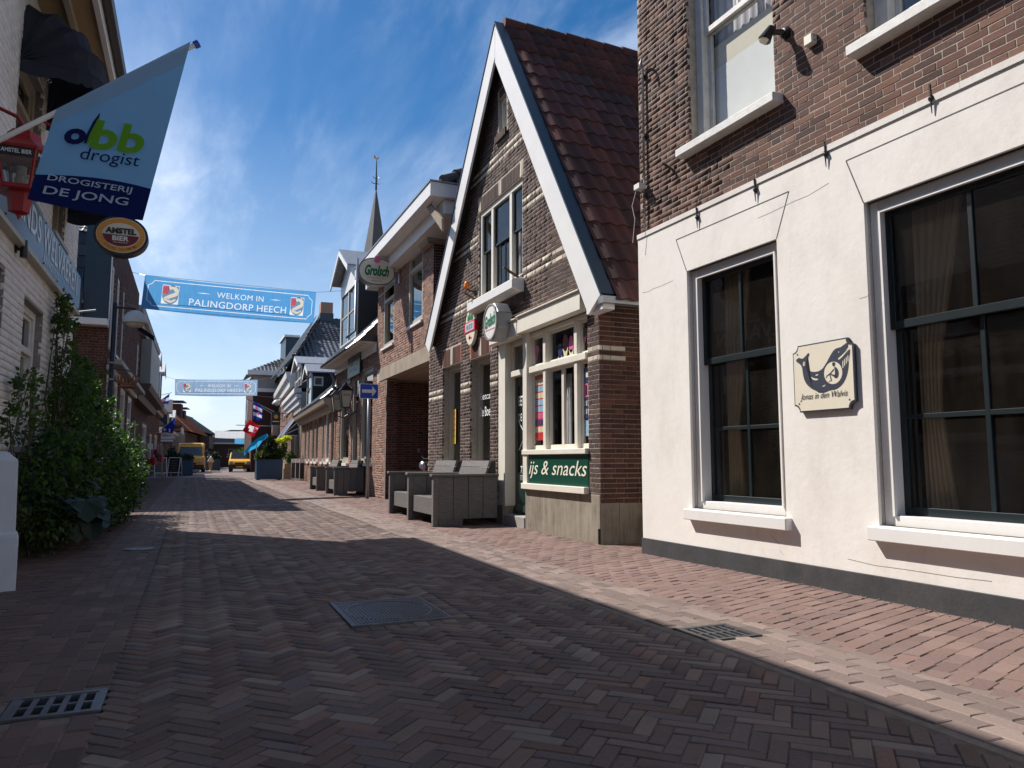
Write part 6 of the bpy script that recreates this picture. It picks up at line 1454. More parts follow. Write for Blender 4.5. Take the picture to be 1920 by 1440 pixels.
m = MB(); room(m, .1, UEND - .1, .05, 3.2, 5, 0, front=.25); room(m, .1, UEND - .1, 3.4, ZE - .1, 5, 0, front=.25); m.build('room_lining', MATS['interior_dark'], k1)
lay_bricks(wl, 0, 13.6, 0.0, ZE, H1, mat='brick_painted', L=.215, Hc=.078, joint=.007, d=.007, ch=.003, jit=.0012, limit=300, header=False)
for h_ in H1:
    door_ = h_ is hC
    window(k1, *h_, inset=.08, frame='white_old_paint' if h_ not in (hN, hM) else 'beige_paint', sash='white_old_paint' if h_ not in (hN, hM) else 'beige_paint', fw=.09, fd=.10, sashes=((0, 1, 0, .70, 1, 1, .03), (0, 1, .72, 1, 1, 1, .0)), glass='glass_dark', bars=(('h', .71, .07),),
           sill=None if door_ else (.07, .07, .06), sillmat='grey_paint')
m = MB(); m.box(-.25, UEND, -.02, .64, ZE - .02, ZE + .02); m.build('soffit', MATS['soffit'], k1)
m = MB(); m.box(-.25, UEND, .30, .36, ZE - .10, ZE - .02); m.build('soffit_batten', MATS['beige_paint'], k1)
m = MB(); m.box(-.27, UEND, .60, .66, ZE - .08, ZE + .14); m.build('fascia', MATS['white_paint'], k1)
m = MB(); m.tube([(-.27, .72, ZE + .12), (UEND, .72, ZE + .12)], .07, 8); m.build('gutter', MATS['black_paint'], k1)
m = MB(); m.quad((-.27, .66, ZE + .1), (UEND, .66, ZE + .1), (UEND, -3.4, ZE + 3.6), (-.27, -3.4, ZE + 3.6)); m.quad((-.27, -7.5, ZE), (UEND, -7.5, ZE), (UEND, -3.4, ZE + 3.6), (-.27, -3.4, ZE + 3.6)); m.poly([(-.0, 0, ZE), (-.0, -3.4, ZE + 3.5), (-.0, -7.5, ZE)]); m.build('roof', MATS['tile_black'], k1)
# long name board
nb_ = thing('inn_name_board', 'long slate-blue board lettered Lands Welvaeren in pale capitals on the white inn', 'sign', (XW, YW, 0), -90)
b0, b1 = uy(13.5), uy(5.2); zb0, zb1 = 3.34, 3.90
M_plain('slate_blue', (0.050, 0.075, 0.105), 0.35, var=.08, scale=2); M_plain('letter_grey', (0.62, 0.64, 0.66), 0.4, var=.05)
bx('board', MATS['slate_blue'], nb_, b0, b1, .05, .09, zb0, zb1); bx('edge_board', MATS['beige_paint'], nb_, b0, b1, .0, .10, zb0 - .055, zb0 - .002)
text(nb_, "'S LANDS WELVAEREN", 5.1, .33, on_wall((uy(13.15) + uy(8.05)) / 2, .093, 3.695), 'letter_grey', space=1.05, bold=.015)
text(nb_, "· ANNO 1573 ·", 1.30, .10, on_wall((uy(11.55) + uy(10.25)) / 2, .093, 3.435), 'letter_grey')
m = MB(); 
for k in range(9):
    for z in (zb0 + .03, zb1 - .03): m.lathe([(.013, .09), (.010, .10), (.001, .102)], c=(b0 + .12 + k * 1.0, 0, z), n=8, ax='y')
m.build('bolt', MATS['iron'], nb_, kind='stuff')
m = MB(); m.tube([(b0 - .02, .05, zb0 + .0), (b0 - .05, .32, zb0 + .06)], .018, 6); m.build('lamp_arm', MATS['steel_galv'], nb_)
for i, (x, y) in enumerate(((27, 466), (104, 570))):
    u, z = L1(x, y); t = thing('wall_spotlight', 'small black wall spotlight under the name board, ' + ('nearer the red lantern' if i == 0 else 'above the tip of the bush'), 'wall light', (XW, YW - u, z), -90, 'black spotlights under the name board')
    m = MB(); m.lathe([(.05, 0), (.05, .02), (.02, .03)], n=10, ax='y'); m.tube([(0, .02, 0), (0, .09, 0)], .018, 6); m.build('mount', MATS['black_paint'], t)
    m = MB(); m.tube([(0, .09, .09), (0, .09, -.09)], [.028, .04], 10); m.build('lamp_head', MATS['black_paint'], t)
# basket awnings
def basket_awning(label, u0, u1, zp, rad, mat='awning_navy'):
    t = thing('basket_awning', label, 'awning', (XW, YW, 0), -90); A = [R(90 - 22.5 * k) for k in range(5)]; inset_ = .0
    um = (u0 + u1) / 2; hw = (u1 - u0) / 2; NP = 10
    def hoop(a, rr_=rad):
        P = []
        for k in range(NP + 1):
            w = math.pi * k / NP; x = -math.cos(w); r_ = rr_ * min(1.0, math.sin(w) ** .35 if 0 < k < NP else 0.0)
            xx = math.copysign(abs(x) ** .6, x)
            P.append((um + hw * xx, max(0, r_ * math.cos(a)), zp + r_ * math.sin(a)))
        return P
    for i in range(4):
        p, q = hoop(A[i]), hoop(A[i + 1]); m = MB(); n = len(p); mid = [tuple(np.array(x) * .5 + np.array(y) * .5 + (np.array((um, 0, zp)) - (np.array(x) * .5 + np.array(y) * .5)) * .05) for x, y in zip(p, q)]
        m.add(p + mid + q, [(k, k + 1, n + k + 1, n + k) for k in range(n - 1)] + [(n + k, n + k + 1, 2 * n + k + 1, 2 * n + k) for k in range(n - 1)]); m.build('cloth_panel', MATS[mat], t)
    m = MB(); p = hoop(A[4]); vs = []; nn = (len(p) - 1) * 6
    for k in range(nn + 1):
        s = k / 6; i = min(int(s), len(p) - 2); f = s - i; x = tuple(p[i][j] * (1 - f) + p[i + 1][j] * f for j in range(3)); vs += [x, (x[0], x[1] + .003, x[2] - .13 - .035 * abs(math.sin(k * math.pi / 4)))]
    m.add(vs, [(2 * k, 2 * k + 2, 2 * k + 3, 2 * k + 1) for k in range(nn)]); m.build('scalloped_valance', MATS[mat], t)
    m = MB()
    for a in A: m.tube(hoop(a, rad * 1.0), .006, 5)
    m.build('hoop', MATS['awning_navy'], t, kind='stuff')
    m = MB()
    for k in range(9): m.lathe([(.02, -.005), (.02, .005)], c=(u1 - .02, .04 + .03 * k, zp - .02 - .02 * k), n=8, ax='x', cap=False)
    m.build('trim', MATS['white_paint'], t, kind='stuff'); return t
M_cloth('awning_navy', (0.040, 0.044, 0.060), .15)
basket_awning('dark blue rounded basket awning over the upper window nearest the camera', uy(10.5), uy(8.95), 5.22, .80)
basket_awning('dark blue rounded basket awning over the far upper window, behind the drugstore flag', uy(12.45), uy(11.2), 4.62, .78)
# red beer lantern
rl = thing('red_beer_lantern', 'big red hexagonal lantern on a curled red bracket, black band lettered Amstel Bier', 'lantern', (-1.38, 7.0, 3.0), 0)
def hexr(r, z, n=6, a0=0): return [(r * math.cos(R(a0 + 60 * k)), r * math.sin(R(a0 + 60 * k)), z) for k in range(n)]
def hexfr(nm, mat, *rz, cap=True):
    m = MB(); 
    for (r0, z0), (r1, z1) in zip(rz, rz[1:]):
        m.add(hexr(r0, z0) + hexr(r1, z1), [(k, (k + 1) % 6, 6 + (k + 1) % 6, 6 + k) for k in range(6)])
    if cap: m.poly(hexr(rz[0][0], rz[0][1])[::-1]); m.poly(hexr(rz[-1][0], rz[-1][1]))
    return m.build(nm, MATS[mat], rl)
hexfr('lantern_base', 'red_paint', (.004, -.06), (.02, -.02), (.075, 0), (.09, .14), (.10, .16)); hexfr('lower_ring', 'red_paint', (.185, .155), (.20, .16), (.20, .19), (.19, .195))
hexfr('glass_body', 'glass', (.19, .195), (.245, .40), cap=False); hexfr('name_band', 'black_paint', (.246, .395), (.262, .475), cap=False); hexfr('crown', 'red_paint', (.275, .47), (.285, .49), (.15, .585), (.13, .60), (.12, .66), (.05, .69), (.02, .74))
m = MB(); 
for k in range(6): c, s = math.cos(R(60 * k)), math.sin(R(60 * k)); m.tube([(.19 * c, .19 * s, .19), (.262 * c, .262 * s, .48)], .011, 5)
m.build('glazing_bar', MATS['red_paint'], rl, kind='stuff'); m = MB(); m.lathe([(.05, .18), (.05, .28), (.035, .31), (.04, .38), (.001, .40)], n=10); m.build('bulb_holder', MATS['lantern_glass'], rl)
# name on the two faces toward the street
for ang in (-90, -30): 
    a = R(ang + 0); n_ = Vector((math.cos(a), math.sin(a), 0)); rr_ = .255 * math.cos(R(30)) + .004
    text(rl, 'AMSTEL BIER', .21, .034, Matrix(((-n_.y, 0, n_.x, n_.x * rr_), (n_.x, 0, n_.y, n_.y * rr_), (0, 1, 0, .435), (0, 0, 0, 1))), 'text_white', bold=.02)
m = MB(); m.tube([(0, 0, .72), (-.05, .0, .80), (-.20, 0, .86), (-.35, 0, .80), (-.46, 0, .70)], .016, 6); m.tube([(.0, 0, .72), (.12, 0, .80), (.20, 0, .76), (.22, 0, .66), (.20, 0, .55)], .013, 6)
m.tube([(-.28 + .07 * math.cos(t) * (1 - t / 12), 0, .92 + .07 * math.sin(t) * (1 - t / 12)) for t in [k * .5 for k in range(16)]], .010, 5); m.box(-.47, -.44, -.03, .03, .55, .95); m.build('curled_bracket', MATS['red_paint'], rl)
# drugstore flag on its pole
YF_ = 5.5
pw_ = lambda x, y: onY(x, y, YF_)
fl_ = thing('drugstore_flag', 'light blue and navy drugstore flag hanging from a white pole, lettered dbb drogist', 'flag', (0, YF_, 0))
TL, TR, BR_, BL_ = (pw_(105, 212), pw_(355, 90), pw_(268, 415), pw_(52, 375)); T0, T1 = pw_(0, 262), pw_(365, 85)
dirp = (T1 - T0) / np.linalg.norm(T1 - T0); wallp = T0 + dirp * ((XW - T0[0]) / dirp[0])
m = MB(); m.tube([(wallp[0], 0, wallp[2]), (T1[0], 0, T1[2])], .017, 10); m.build('pole', MATS['white_paint'], fl_, smooth=True)
m = MB(); q = T1 + dirp * .012; m.tube([tuple(T1 * [1, 0, 1]), tuple((T1 + dirp * .03) * [1, 0, 1])], [.026, .028], 12); m.build('pole_knob', MATS['road_sign_blue'], fl_)
def cloth(s, t): # s along, t down
    top = TL + (TR - TL) * s; bot = BL_ + (BR_ - BL_) * s; p = top + (bot - top) * t
    return (p[0], .003 * math.sin(s * 7 + t * 3) * t - .018, p[2] - (.012 * math.sin(math.pi * s) * t))
def cl_part(t0, t1, mat, nm, edge=None, dy=0.0):
    ns, nt_ = 24, 10; m = MB(); vs = []
    for j in range(nt_ + 1):
        for i in range(ns + 1):
            s = i / ns; a = t0(s) if callable(t0) else t0; b = t1(s) if callable(t1) else t1; x = cloth(s, a + (b - a) * j / nt_); vs.append((x[0], x[1] + dy, x[2]))
    m.add(vs, [(j * (ns + 1) + i, j * (ns + 1) + i + 1, (j + 1) * (ns + 1) + i + 1, (j + 1) * (ns + 1) + i) for j in range(nt_) for i in range(ns)]); return m.build(nm, MATS[mat], fl_, smooth=True)
M_cloth('flag_light_blue', (0.22, 0.47, 0.74), .5, var=.03); M_cloth('flag_navy', (0.008, 0.016, 0.10), .3, var=.03); M_cloth('flag_sleeve', (0.34, 0.52, 0.68), .4, var=.03)
nav = lambda s: .72 + .0 * s + .105 * s - .02 * math.sin(math.pi * s)
cl_part(.0, nav, 'flag_light_blue', 'flag_field'); cl_part(nav, 1.0, 'flag_navy', 'flag_foot'); cl_part(-.03, lambda s: .15 - .06 * s, 'flag_sleeve', 'sleeve', dy=-.004)
ex = (BR_ - BL_) / np.linalg.norm(BR_ - BL_); ey = (TL - BL_); ey = ey / np.linalg.norm(ey)
def ftext(body, x0, x1, ymid, h, mat, rot=0, **k):
    a, b = pw_(x0, ymid[0]), pw_(x1, ymid[1]); c = (a + b) / 2; e = (b - a) / np.linalg.norm(b - a)
    M = Matrix(((e[0], ey[0], 0, c[0]), (0, 0, -1, -.036), (e[2], ey[2], 0, c[2]), (0, 0, 0, 1))); o = text(fl_, body, float(np.linalg.norm(b - a)), h, Matrix.Identity(4), mat, **k); o.data.transform(M); return o
M_cloth('print_navy', (0.010, 0.014, 0.075), .25, var=0); M_cloth('print_green', (0.16, 0.40, 0.03), .35, var=0); M_cloth('print_pale', (0.55, 0.68, 0.80), .4, var=0)
s1 = abs(pw_(0, 300)[2] - pw_(0, 400)[2]) / 100
ftext('o', 122, 163, (258, 262), 33 * s1, 'print_navy', bold=.045); ftext('bb', 175, 273, (255, 268), 60 * s1, 'print_green', bold=.03)
lf = [(158, 273), (164, 255), (176, 232), (189, 215), (186, 235), (178, 255), (166, 272)]; m = MB(); P = [pw_(x, y) for x, y in lf]; m.poly([(p[0], -.0375, p[2]) for p in P]); m.build('leaf_emblem', MATS['print_navy'], fl_)
lf = [(163, 274), (170, 255), (180, 236), (188, 222), (187, 240), (180, 256), (168, 272)]; m = MB(); P = [pw_(x, y) for x, y in lf]; m.poly([(p[0], -.0385, p[2]) for p in P]); m.build('leaf_emblem', MATS['print_green'], fl_)
ftext('drogist', 152, 262, (294, 309), 32 * s1, 'print_navy'); ftext('DROGISTERIJ', 91, 248, (337, 362), 15.5 * s1, 'print_pale', bold=.012); ftext('DE JONG', 83, 241, (361, 384), 21 * s1, 'print_pale', bold=.012)
# oval Amstel light box across the pavement
YA = 10.5; c = onY(228, 445, YA); wA_ = abs(onY(176, 443, YA)[0] - onY(279, 443, YA)[0]); hA_ = onY(228, 408, YA)[2] - onY(228, 482, YA)[2]
am = thing('oval_amstel_sign', 'dark-rimmed oval lightbox with an orange ring, lettered Amstel Bier', 'sign', (c[0], YA, c[2]))
def ell(w_, h_, n=40): return [(w_ / 2 * math.cos(2 * math.pi * k / n), h_ / 2 * math.sin(2 * math.pi * k / n)) for k in range(n)]
def plate(w_, h_, y0, y1, mat, nm, pts=None): m = MB(); m.prism(pts or ell(w_, h_), y0, y1, axis='y'); return m.build(nm, MATS[mat], am)
M_plain('orange_gold', (0.70, 0.30, 0.04), .4, var=.12, scale=30)
plate(wA_, hA_, -.09, .09, 'black_paint', 'case'); plate(wA_ * .90, hA_ * .88, -.098, -.09, 'text_cream', 'outer_line'); plate(wA_ * .88, hA_ * .855, -.101, -.095, 'orange_gold', 'ring'); plate(wA_ * .68, hA_ * .60, -.104, -.099, 'text_cream', 'inner_line'); plate(wA_ * .66, hA_ * .57, -.107, -.102, 'sign_cream', 'face')
pts = [(x, z) for x, z in ell(wA_ * .66, hA_ * .57) if z < .0]; 
pts = sorted(pts, key=lambda p: p[0]); low = [(-wA_ * .33, 0)] + pts + [(wA_ * .33, 0)]; plate(0, 0, -.109, -.106, 'maroon', 'lower_field', [(x, z) for x, z in low])
XM = lambda x, z, y=-.112: Matrix(((1, 0, 0, x), (0, 0, -1, y), (0, 1, 0, z), (0, 0, 0, 1)))
text(am, 'AMSTEL', wA_ * .56, hA_ * .15, XM(0, hA_ * .10), 'text_black', bold=.05); text(am, 'BIER', wA_ * .30, hA_ * .12, XM(0, -hA_ * .09), 'text_white', bold=.03); text(am, 'PILSENER', wA_ * .26, hA_ * .03, XM(0, -hA_ * .19), 'text_cream')
# small lettering round the lower ring
for k, ch_ in enumerate('AMSTEL TRADITIE'):
    if ch_ == ' ': continue
    a = R(-90 - 46 + 92 * k / 14); x, z = wA_ * .385 * math.cos(a), hA_ * .36 * math.sin(a); text(am, ch_, wA_ * .028, hA_ * .045, XM(x, z, -.103) @ Matrix.Rotation(a + math.pi / 2, 4, 'Z'), 'maroon')
m = MB(); m.tube([(0, 0, hA_ / 2 - .02), (0, 0, hA_ / 2 + .10)], .015, 6); m.tube([(.2, 0, hA_ / 2 + .10), (XW - c[0], 0, hA_ / 2 + .10)], .018, 6); m.tube([(-.15, 0, hA_ / 2 + .10), (XW - c[0], 0, hA_ / 2 + .45)], .010, 5); m.build('bracket', MATS['iron'], am)
# bush along the inn's foot and a climber reaching up to the board
bu = thing('overgrown_bush', 'big dark green bush climbing the corner of the white inn, its far side sunlit', 'bush', (-1.45, 12.5, 0))
def q(x, y, z): return (x + 1.45, y - 12.5, z)
bl = [(*q(-1.50, 9.3, .55), .42, .9, .55), (*q(-1.55, 10.6, .75), .48, .9, .75), (*q(-1.45, 12.0, .8), .55, 1.0, .85), (*q(-1.35, 13.4, .75), .62, 1.0, .85), (*q(-1.30, 14.6, .65), .58, .8, .75), (*q(-1.55, 12.8, 1.55), .42, .8, .6), (*q(-1.60, 11.6, 1.6), .34, .6, .55),
      (*q(-1.62, 13.9, 1.45), .40, .7, .5), (*q(-1.45, 15.3, .9), .42, .6, .5), (*q(-1.2, 13.0, .35), .45, 1.2, .35), (*q(-1.25, 11.0, .30), .35, 1.2, .28), (*q(-1.68, 12.0, 2.2), .20, .42, .42), (*q(-1.70, 11.7, 2.6), .15, .30, .35), (*q(-1.70, 11.55, 2.95), .10, .22, .25), (*q(-1.6, 8.6, 1.35), .2, .35, .16), (*q(-1.72, 9.7, 1.75), .12, .4, .25), (*q(-1.6, 13.2, 2.15), .2, .45, .25), (*q(-1.5, 14.2, 1.9), .15, .4, .2), (*q(-1.22, 15.5, 1.15), .42, .5, .42), (*q(-1.15, 15.2, .55), .42, .6, .5), (*q(-1.55, 12.6, 2.0), .3, .6, .35), (*q(-1.5, 14.3, 1.55), .38, .6, .45), (*q(-1.35, 10.0, .9), .4, .7, .5)]
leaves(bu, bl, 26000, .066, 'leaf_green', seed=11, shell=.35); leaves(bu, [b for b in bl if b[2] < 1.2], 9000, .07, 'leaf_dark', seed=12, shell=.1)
m = MB(); rr = random.Random(9)
for k in range(46):
    b = bl[rr.randrange(len(bl))]; x0, y0 = b[0] + rr.uniform(-.15, .15), b[1] + rr.uniform(-.3, .3); a = rr.uniform(-.5, .5)
    m.tube([(-.15 + rr.uniform(-.2, .2), y0 * .8, 0), (x0, y0, b[2] * .6), (b[0] + b[3] * rr.uniform(-1, 1), b[1] + b[4] * rr.uniform(-1, 1.1), b[2] + b[5] * rr.uniform(.3, 1.15))], [.014, .009, .003], 4)
m.tube([q(-1.78, 11.9, 0), q(-1.77, 11.8, 1.5), q(-1.76, 11.6, 3.0)], [.03, .02, .008], 6); m.build('branch', MATS['bark'], bu, kind='stuff')
# twigs with leaves standing out of the outline
tw = []
for k in range(60):
    b = bl[rr.randrange(len(bl))]; d = Vector((rr.uniform(-.2, 1), rr.uniform(-1, 1), rr.uniform(-.1, 1))).normalized()
    for s in (1.0, 1.12, 1.24): tw.append((b[0] + d.x * b[3] * s, b[1] + d.y * b[4] * s, b[2] + d.z * b[5] * s, .05, .05, .05))
leaves(bu, tw, 1600, .07, 'leaf_green', seed=13, shell=.0, name='twig_leaves')
# broad leaves low down in front
for k in range(16):
    x, y, z = -1.0 - rr.uniform(0, .25), rr.uniform(8.9, 10.4), rr.uniform(.22, .75); s = rr.uniform(.10, .17); m = MB(); vs = [(0, 0, 0)]; n = 10
    for i in range(n): a = 2 * math.pi * i / n; r_ = s * (1 - .35 * math.exp(-((a - math.pi) / .5) ** 2)) * (1.15 if i in (0,) else 1); vs.append((r_ * math.cos(a) + s * .4, r_ * math.sin(a) * .85, -.03 * math.cos(2 * a)))
    m.add(vs, [(0, i + 1, (i + 1) % n + 1) for i in range(n)]); o = m.build('broad_leaf', MATS['leaf_dark'], bu)
    o.matrix_local = Matrix.Translation(q(x, y, z)) @ Matrix.Rotation(rr.uniform(-1.2, .3), 4, 'Z') @ Matrix.Rotation(rr.uniform(.2, 1.0), 4, 'Y')
# white stone bollard
bo = thing('stone_bollard', 'white painted square stone bollard with chamfered head, cut by the left edge of the photo', 'bollard', (-1.375, 7.0, 0), 12)
def sq(*rz): 
    m = MB(); 
    for (r0, z0), (r1, z1) in zip(rz, rz[1:]): m.add([(x * r, y * r, z) for r, z in ((r0, z0), (r1, z1)) for x, y in ((-1, -1), (1, -1), (1, 1), (-1, 1))], [(0, 1, 5, 4), (1, 2, 6, 5), (2, 3, 7, 6), (3, 0, 4, 7)])
    m.poly([(x * rz[-1][0], y * rz[-1][0], rz[-1][1]) for x, y in ((-1, -1), (1, -1), (1, 1), (-1, 1))]); return m
M_plain('bollard_paint', (0.58, 0.60, 0.66), .6, var=.06, scale=5, bmp=.6, bscale=50, dirt=.2, dirtc=(.30, .30, .32))
sq((.138, -.05), (.136, .40), (.130, .43), (.116, .44)).build('foot', MATS['bollard_paint'], bo, bevel=.008); sq((.114, .438), (.102, .99), (.098, 1.0), (.030, 1.065)).build('shaft', MATS['bollard_paint'], bo, bevel=.006)

# ================================================================ tall narrow-windowed brick house with slate-hung side roof
XB, YB = -2.0, 20.1; L2 = Fac(XB, 29.6, -90); k2 = thing('mansard_brick_house', 'dark brick house with steep black tiled side roof and tall white windows, beyond the bush', 'house', (XB, 29.6, 0), -90)
def l2(x, y, out=0.): return L2(x, y, out)
UB = 9.5; zT = 6.95
wins2 = []
for (x0, x1) in ((206, 213), (217, 224), (229, 234)):
    c0, c1 = l2(x0, 600)[0], l2(x1, 600)[0]; wins2.append((min(c0, c1), max(c0, c1), 3.75, 5.9))
gf = [(UB - 1.9, UB - .35, .7, 3.15), (UB - 3.6, UB - 2.3, .1, 3.15), (UB - 6.2, UB - 4.2, .7, 3.15), (.6, 2.6, .7, 3.1)]
m = MB(); wall_faces(m, 0, UB, 0, zT, wins2 + gf, .15); m.quad((UB, 0, 0), (UB, -6, 0), (UB, -6, 4.2), (UB, 0, 4.2)); m.quad((0, 0, 0), (0, -6, 0), (0, -6, 4.2), (0, 0, 4.2)); m.quad((UB, 0, 4.2), (UB, -.38, 4.2), (UB, -.38, zT), (UB, 0, zT)); m.quad((0, 0, 4.2), (0, -.38, 4.2), (0, -.38, zT), (0, 0, zT)); m.quad((0, -.38, 4.2), (UB, -.38, 4.2), (UB, -.38, zT), (0, -.38, zT)); m.quad((0, 0, zT), (UB, 0, zT), (UB, -.38, zT), (0, -.38, zT))
wk2 = m.build('wall', MATS['mortar_brown'], k2)
m = MB(); room(m, .1, UB - .1, .05, 3.4, 4, 0, front=.2); m.build('room_lining', MATS['interior_dark'], k2)
lay_bricks(wk2, 0, UB, 0, zT, wins2 + gf, mat='brick_dark_red', Hc=.065, joint=.010, limit=80)
sb = MB(); sb.quad((0, 0, 0), (.1, 0, 0), (.1, 0, .1), (0, 0, .1)); sbo = sb.build('side_brickwork', MATS['mortar_brown'], k2); sbo.matrix_local = Matrix(((0, 1, 0, UB + .005), (1, 0, 0, -5.0), (0, 0, 1, 0), (0, 0, 0, 1)))
lay_bricks(sbo, 0.0, 5.0, 0, 4.15, [], mat='brick_dark_red', Hc=.065, joint=.010, limit=160)
for w_ in wins2: window(k2, *w_, inset=.04, frame='white_paint', sash='white_paint', fw=.11, sashes=((0, 1, .5, 1, 1, 1, 0), (0, 1, 0, .52, 1, 1, .04)), glass='glass_sky', sill=(.06, .08, .04))
for w_ in gf: window(k2, *w_, inset=.03, frame='white_paint', sash='white_paint', fw=.14, sashes=((0, 1, 0, .66, 1, 1, .03), (0, 1, .70, 1, 2, 1, .0)), glass='glass_sky', bars=(('h', .68, .12),))
bx('shop_cornice', MATS['grey_paint'], k2, .1, UB - .1, .0, .35, 3.28, 3.42, bevel=.02); bx('shop_frieze', MATS['white_paint'], k2, .1, UB - .1, .0, .10, 3.16, 3.28)
bx('side_gutter', MATS['white_paint'], k2, UB - .05, UB + .35, -5, .02, 4.16, 4.32, bevel=.01)
bx('parapet_cladding', MATS['blue_board'], k2, UB + .005, UB + .03, -.55, .005, 4.33, zT + .02); bx('parapet_edge', MATS['white_paint'], k2, UB + .0, UB + .04, .006, .03, 4.33, zT + .02)
m = MB(); m.quad((UB + .22, -.55, 4.33), (UB - .55, -.55, 6.55), (UB - .55, -6, 6.55), (UB + .22, -6, 4.33)); m.quad((UB - .55, -.4, 6.55), (UB - 3.2, -.4, 8.0), (UB - 3.2, -6, 8.0), (UB - .55, -6, 6.55)); m.quad((UB - 3.2, -.4, 8.0), (0, -.4, 6.6), (0, -6, 6.6), (UB - 3.2, -6, 8)); r2_ = m.build('roof', MATS['tile_black'], k2)
v = np.array([-.77, 0, 2.22]); l = np.linalg.norm(v); v /= l; n = np.array([v[2], 0, -v[0]])
lay_tiles(r2_, np.array([UB + .24, -.56, 4.34]) + n * .02, (0, -1, 0), v, n, 20, 7, .26, .335, 'tile_black', limit=120, flat=True, amp=.02)
v = np.array([-2.65, 0, 1.45]); l = np.linalg.norm(v); v /= l; n = np.array([-v[2], 0, v[0]]) * (1 if v[0] > 0 else -1); n = np.array([v[2], 0, -v[0]])
lay_tiles(r2_, np.array([UB - .50, -.42, 6.55]) + n * .03, (0, -1, 0), v, n, 20, 8, .26, .37, 'tile_black', limit=60, amp=.03)
m = MB(); m.tube([(UB + .3, -.75, 4.1), (UB + .12, -.75, 3.9), (UB + .12, -.75, .1)], .05, 8); m.build('downpipe', MATS['zinc'], k2, smooth=True)
# further left houses
def simple(label, name, P, rz, px1, zfn, brick, wins, roofargs=None, corn=None, frame='white_paint', u_out=True, stuff=0, glassm='glass_sky', dep=6):
    F = Fac(P[0], P[1], rz); t = thing(name, label, 'house', (P[0], P[1], 0), rz)
    return F, t
L3 = Fac(-2.15, 42.6, -90.4); k3 = thing('crown_cornice_shop', 'dark brick shop with pale boarded bay above a brown fluted cornice', 'house', (-2.15, 42.6, 0), -90.4)
U3_ = 12.9; hs = [(U3_ - 3.4, U3_ - .6, .6, 2.7), (U3_ - 5, U3_ - 4, .1, 2.6), (1, 4.4, .6, 2.7)]; us = [(U3_ - 2.0, U3_ - .9, 4.1, 5.7), (U3_ - 4.6, U3_ - 3.5, 4.1, 5.7)]
w_ = wall_block(k3, L3, 0, U3_, 6.3, hs + us, 'brick_dark_red', limit=0)
for q_ in hs + us: window(k3, *q_, inset=.04, frame='white_paint', sash='white_paint', fw=.12, sashes=((0, 1, 0, 1, 1, 1, .03),), glass='glass_sky', joined=True)
M_plain('brown_fascia', (0.085, 0.05, 0.035), .5, var=.2)
cornice(k3, 1.2, U3_ - .2, 3.75, .75, .55, 'brown_fascia', cap=None); bx('pale_bay', MATS['grey_paint'], k3, .6, U3_ - 5.2, .02, .42, 3.8, 6.1); cornice(k3, 0, U3_, 6.55, .4, .35, 'grey_paint')
slope_roof(k3, 0, U3_, 6.5, 8.6, 2.8, .3, 'tile_black', limit=0, hipR=2.5)
for i, uu in enumerate((U3_ - 1.5,)):
    t = thing('small_dark_awning', 'small scalloped dark awning on the upper floor beside the domed street lamp', 'awning', (-2.15, 42.6, 0), -90.4)
    m = MB(); m.quad((uu - .9, .02, 6.05), (uu + .9, .02, 6.05), (uu + .9, .75, 5.55), (uu - .9, .75, 5.55)); m.build('cloth', MATS['awning_navy'], t)
    m = MB(); vs = []; 
    for k in range(25): vs += [(uu - .9 + k * .075, .75, 5.55), (uu - .9 + k * .075, .76, 5.40 - .05 * abs(math.sin(k * math.pi / 4)))]
    m.add(vs, [(2*k, 2*k+2, 2*k+3, 2*k+1) for k in range(24)]); m.build('valance', MATS['grey_paint'], t)
L4 = Fac(-2.35, 60.5, -90.6); k4 = thing('white_dormer_row_house', 'narrow brick houses with white corner dormers and carved brackets, mid-street left', 'house', (-2.35, 60.5, 0), -90.6)
U4_ = 17.6; hs = [(U4_ - 2.6, U4_ - .5, .5, 2.7), (U4_ - 6, U4_ - 3.5, .5, 2.7), (U4_ - 10, U4_ - 7.5, .1, 2.6), (1.5, 5, .5, 2.7)]
wall_block(k4, L4, 0, U4_, 4.3, hs, 'brick_dark_red', limit=0)
for q_ in hs: window(k4, *q_, inset=.04, frame='white_paint', sash='white_paint', fw=.14, sashes=((0, 1, 0, 1, 2, 1, .03),), glass='glass_sky', joined=True)
cornice(k4, 0, U4_, 4.5, .5, .45, 'grey_paint', brackets=20); slope_roof(k4, 0, U4_, 4.5, 7.0, 3.0, .4, 'tile_black', limit=0)
for uu in (U4_ - 1.6, U4_ - 5.4, U4_ - 11): dormer(k4, uu - .9, uu + .9, 4.5, 6.7, 7.3, .30, -2.5, 'brick_dark_red', 1, roofm='white_paint')
# gabled house with flags, then red roof and chimneys
L5 = Fac(-1.9, 80.0, -91.5); k5 = thing('arched_window_house', 'low brick house with arched windows, white cornice and steep dark mansard, far left', 'house', (-1.9, 80, 0), -91.5)
U5_ = 19.0; hs = [(U5_ - 1.5 - 1.9 * k, U5_ - .7 - 1.9 * k, .8, 2.3) for k in range(9)]
wall_block(k5, L5, 0, U5_, 3.1, hs, 'brick_brown', limit=0)
for q_ in hs: window(k5, *q_, inset=.03, frame='white_paint', sash='white_paint', fw=.12, sashes=((0, 1, 0, 1, 1, 1, .03),), glass='glass_sky', joined=True)
cornice(k5, 0, U5_, 3.4, .6, .4, 'white_paint'); slope_roof(k5, 0, U5_, 3.4, 6.0, 2.2, .4, 'blue_board', limit=0, hipR=2.2); 
dormer(k5, U5_ - 6.5, U5_ - 5.2, 3.4, 5.0, 5.8, .3, -2, 'black_paint', 1, roofm='grey_paint', win='grey_paint'); dormer(k5, U5_ - 12.5, U5_ - 11.2, 3.4, 4.8, 5.3, .3, -2, 'black_paint', 1, roofm='white_paint')
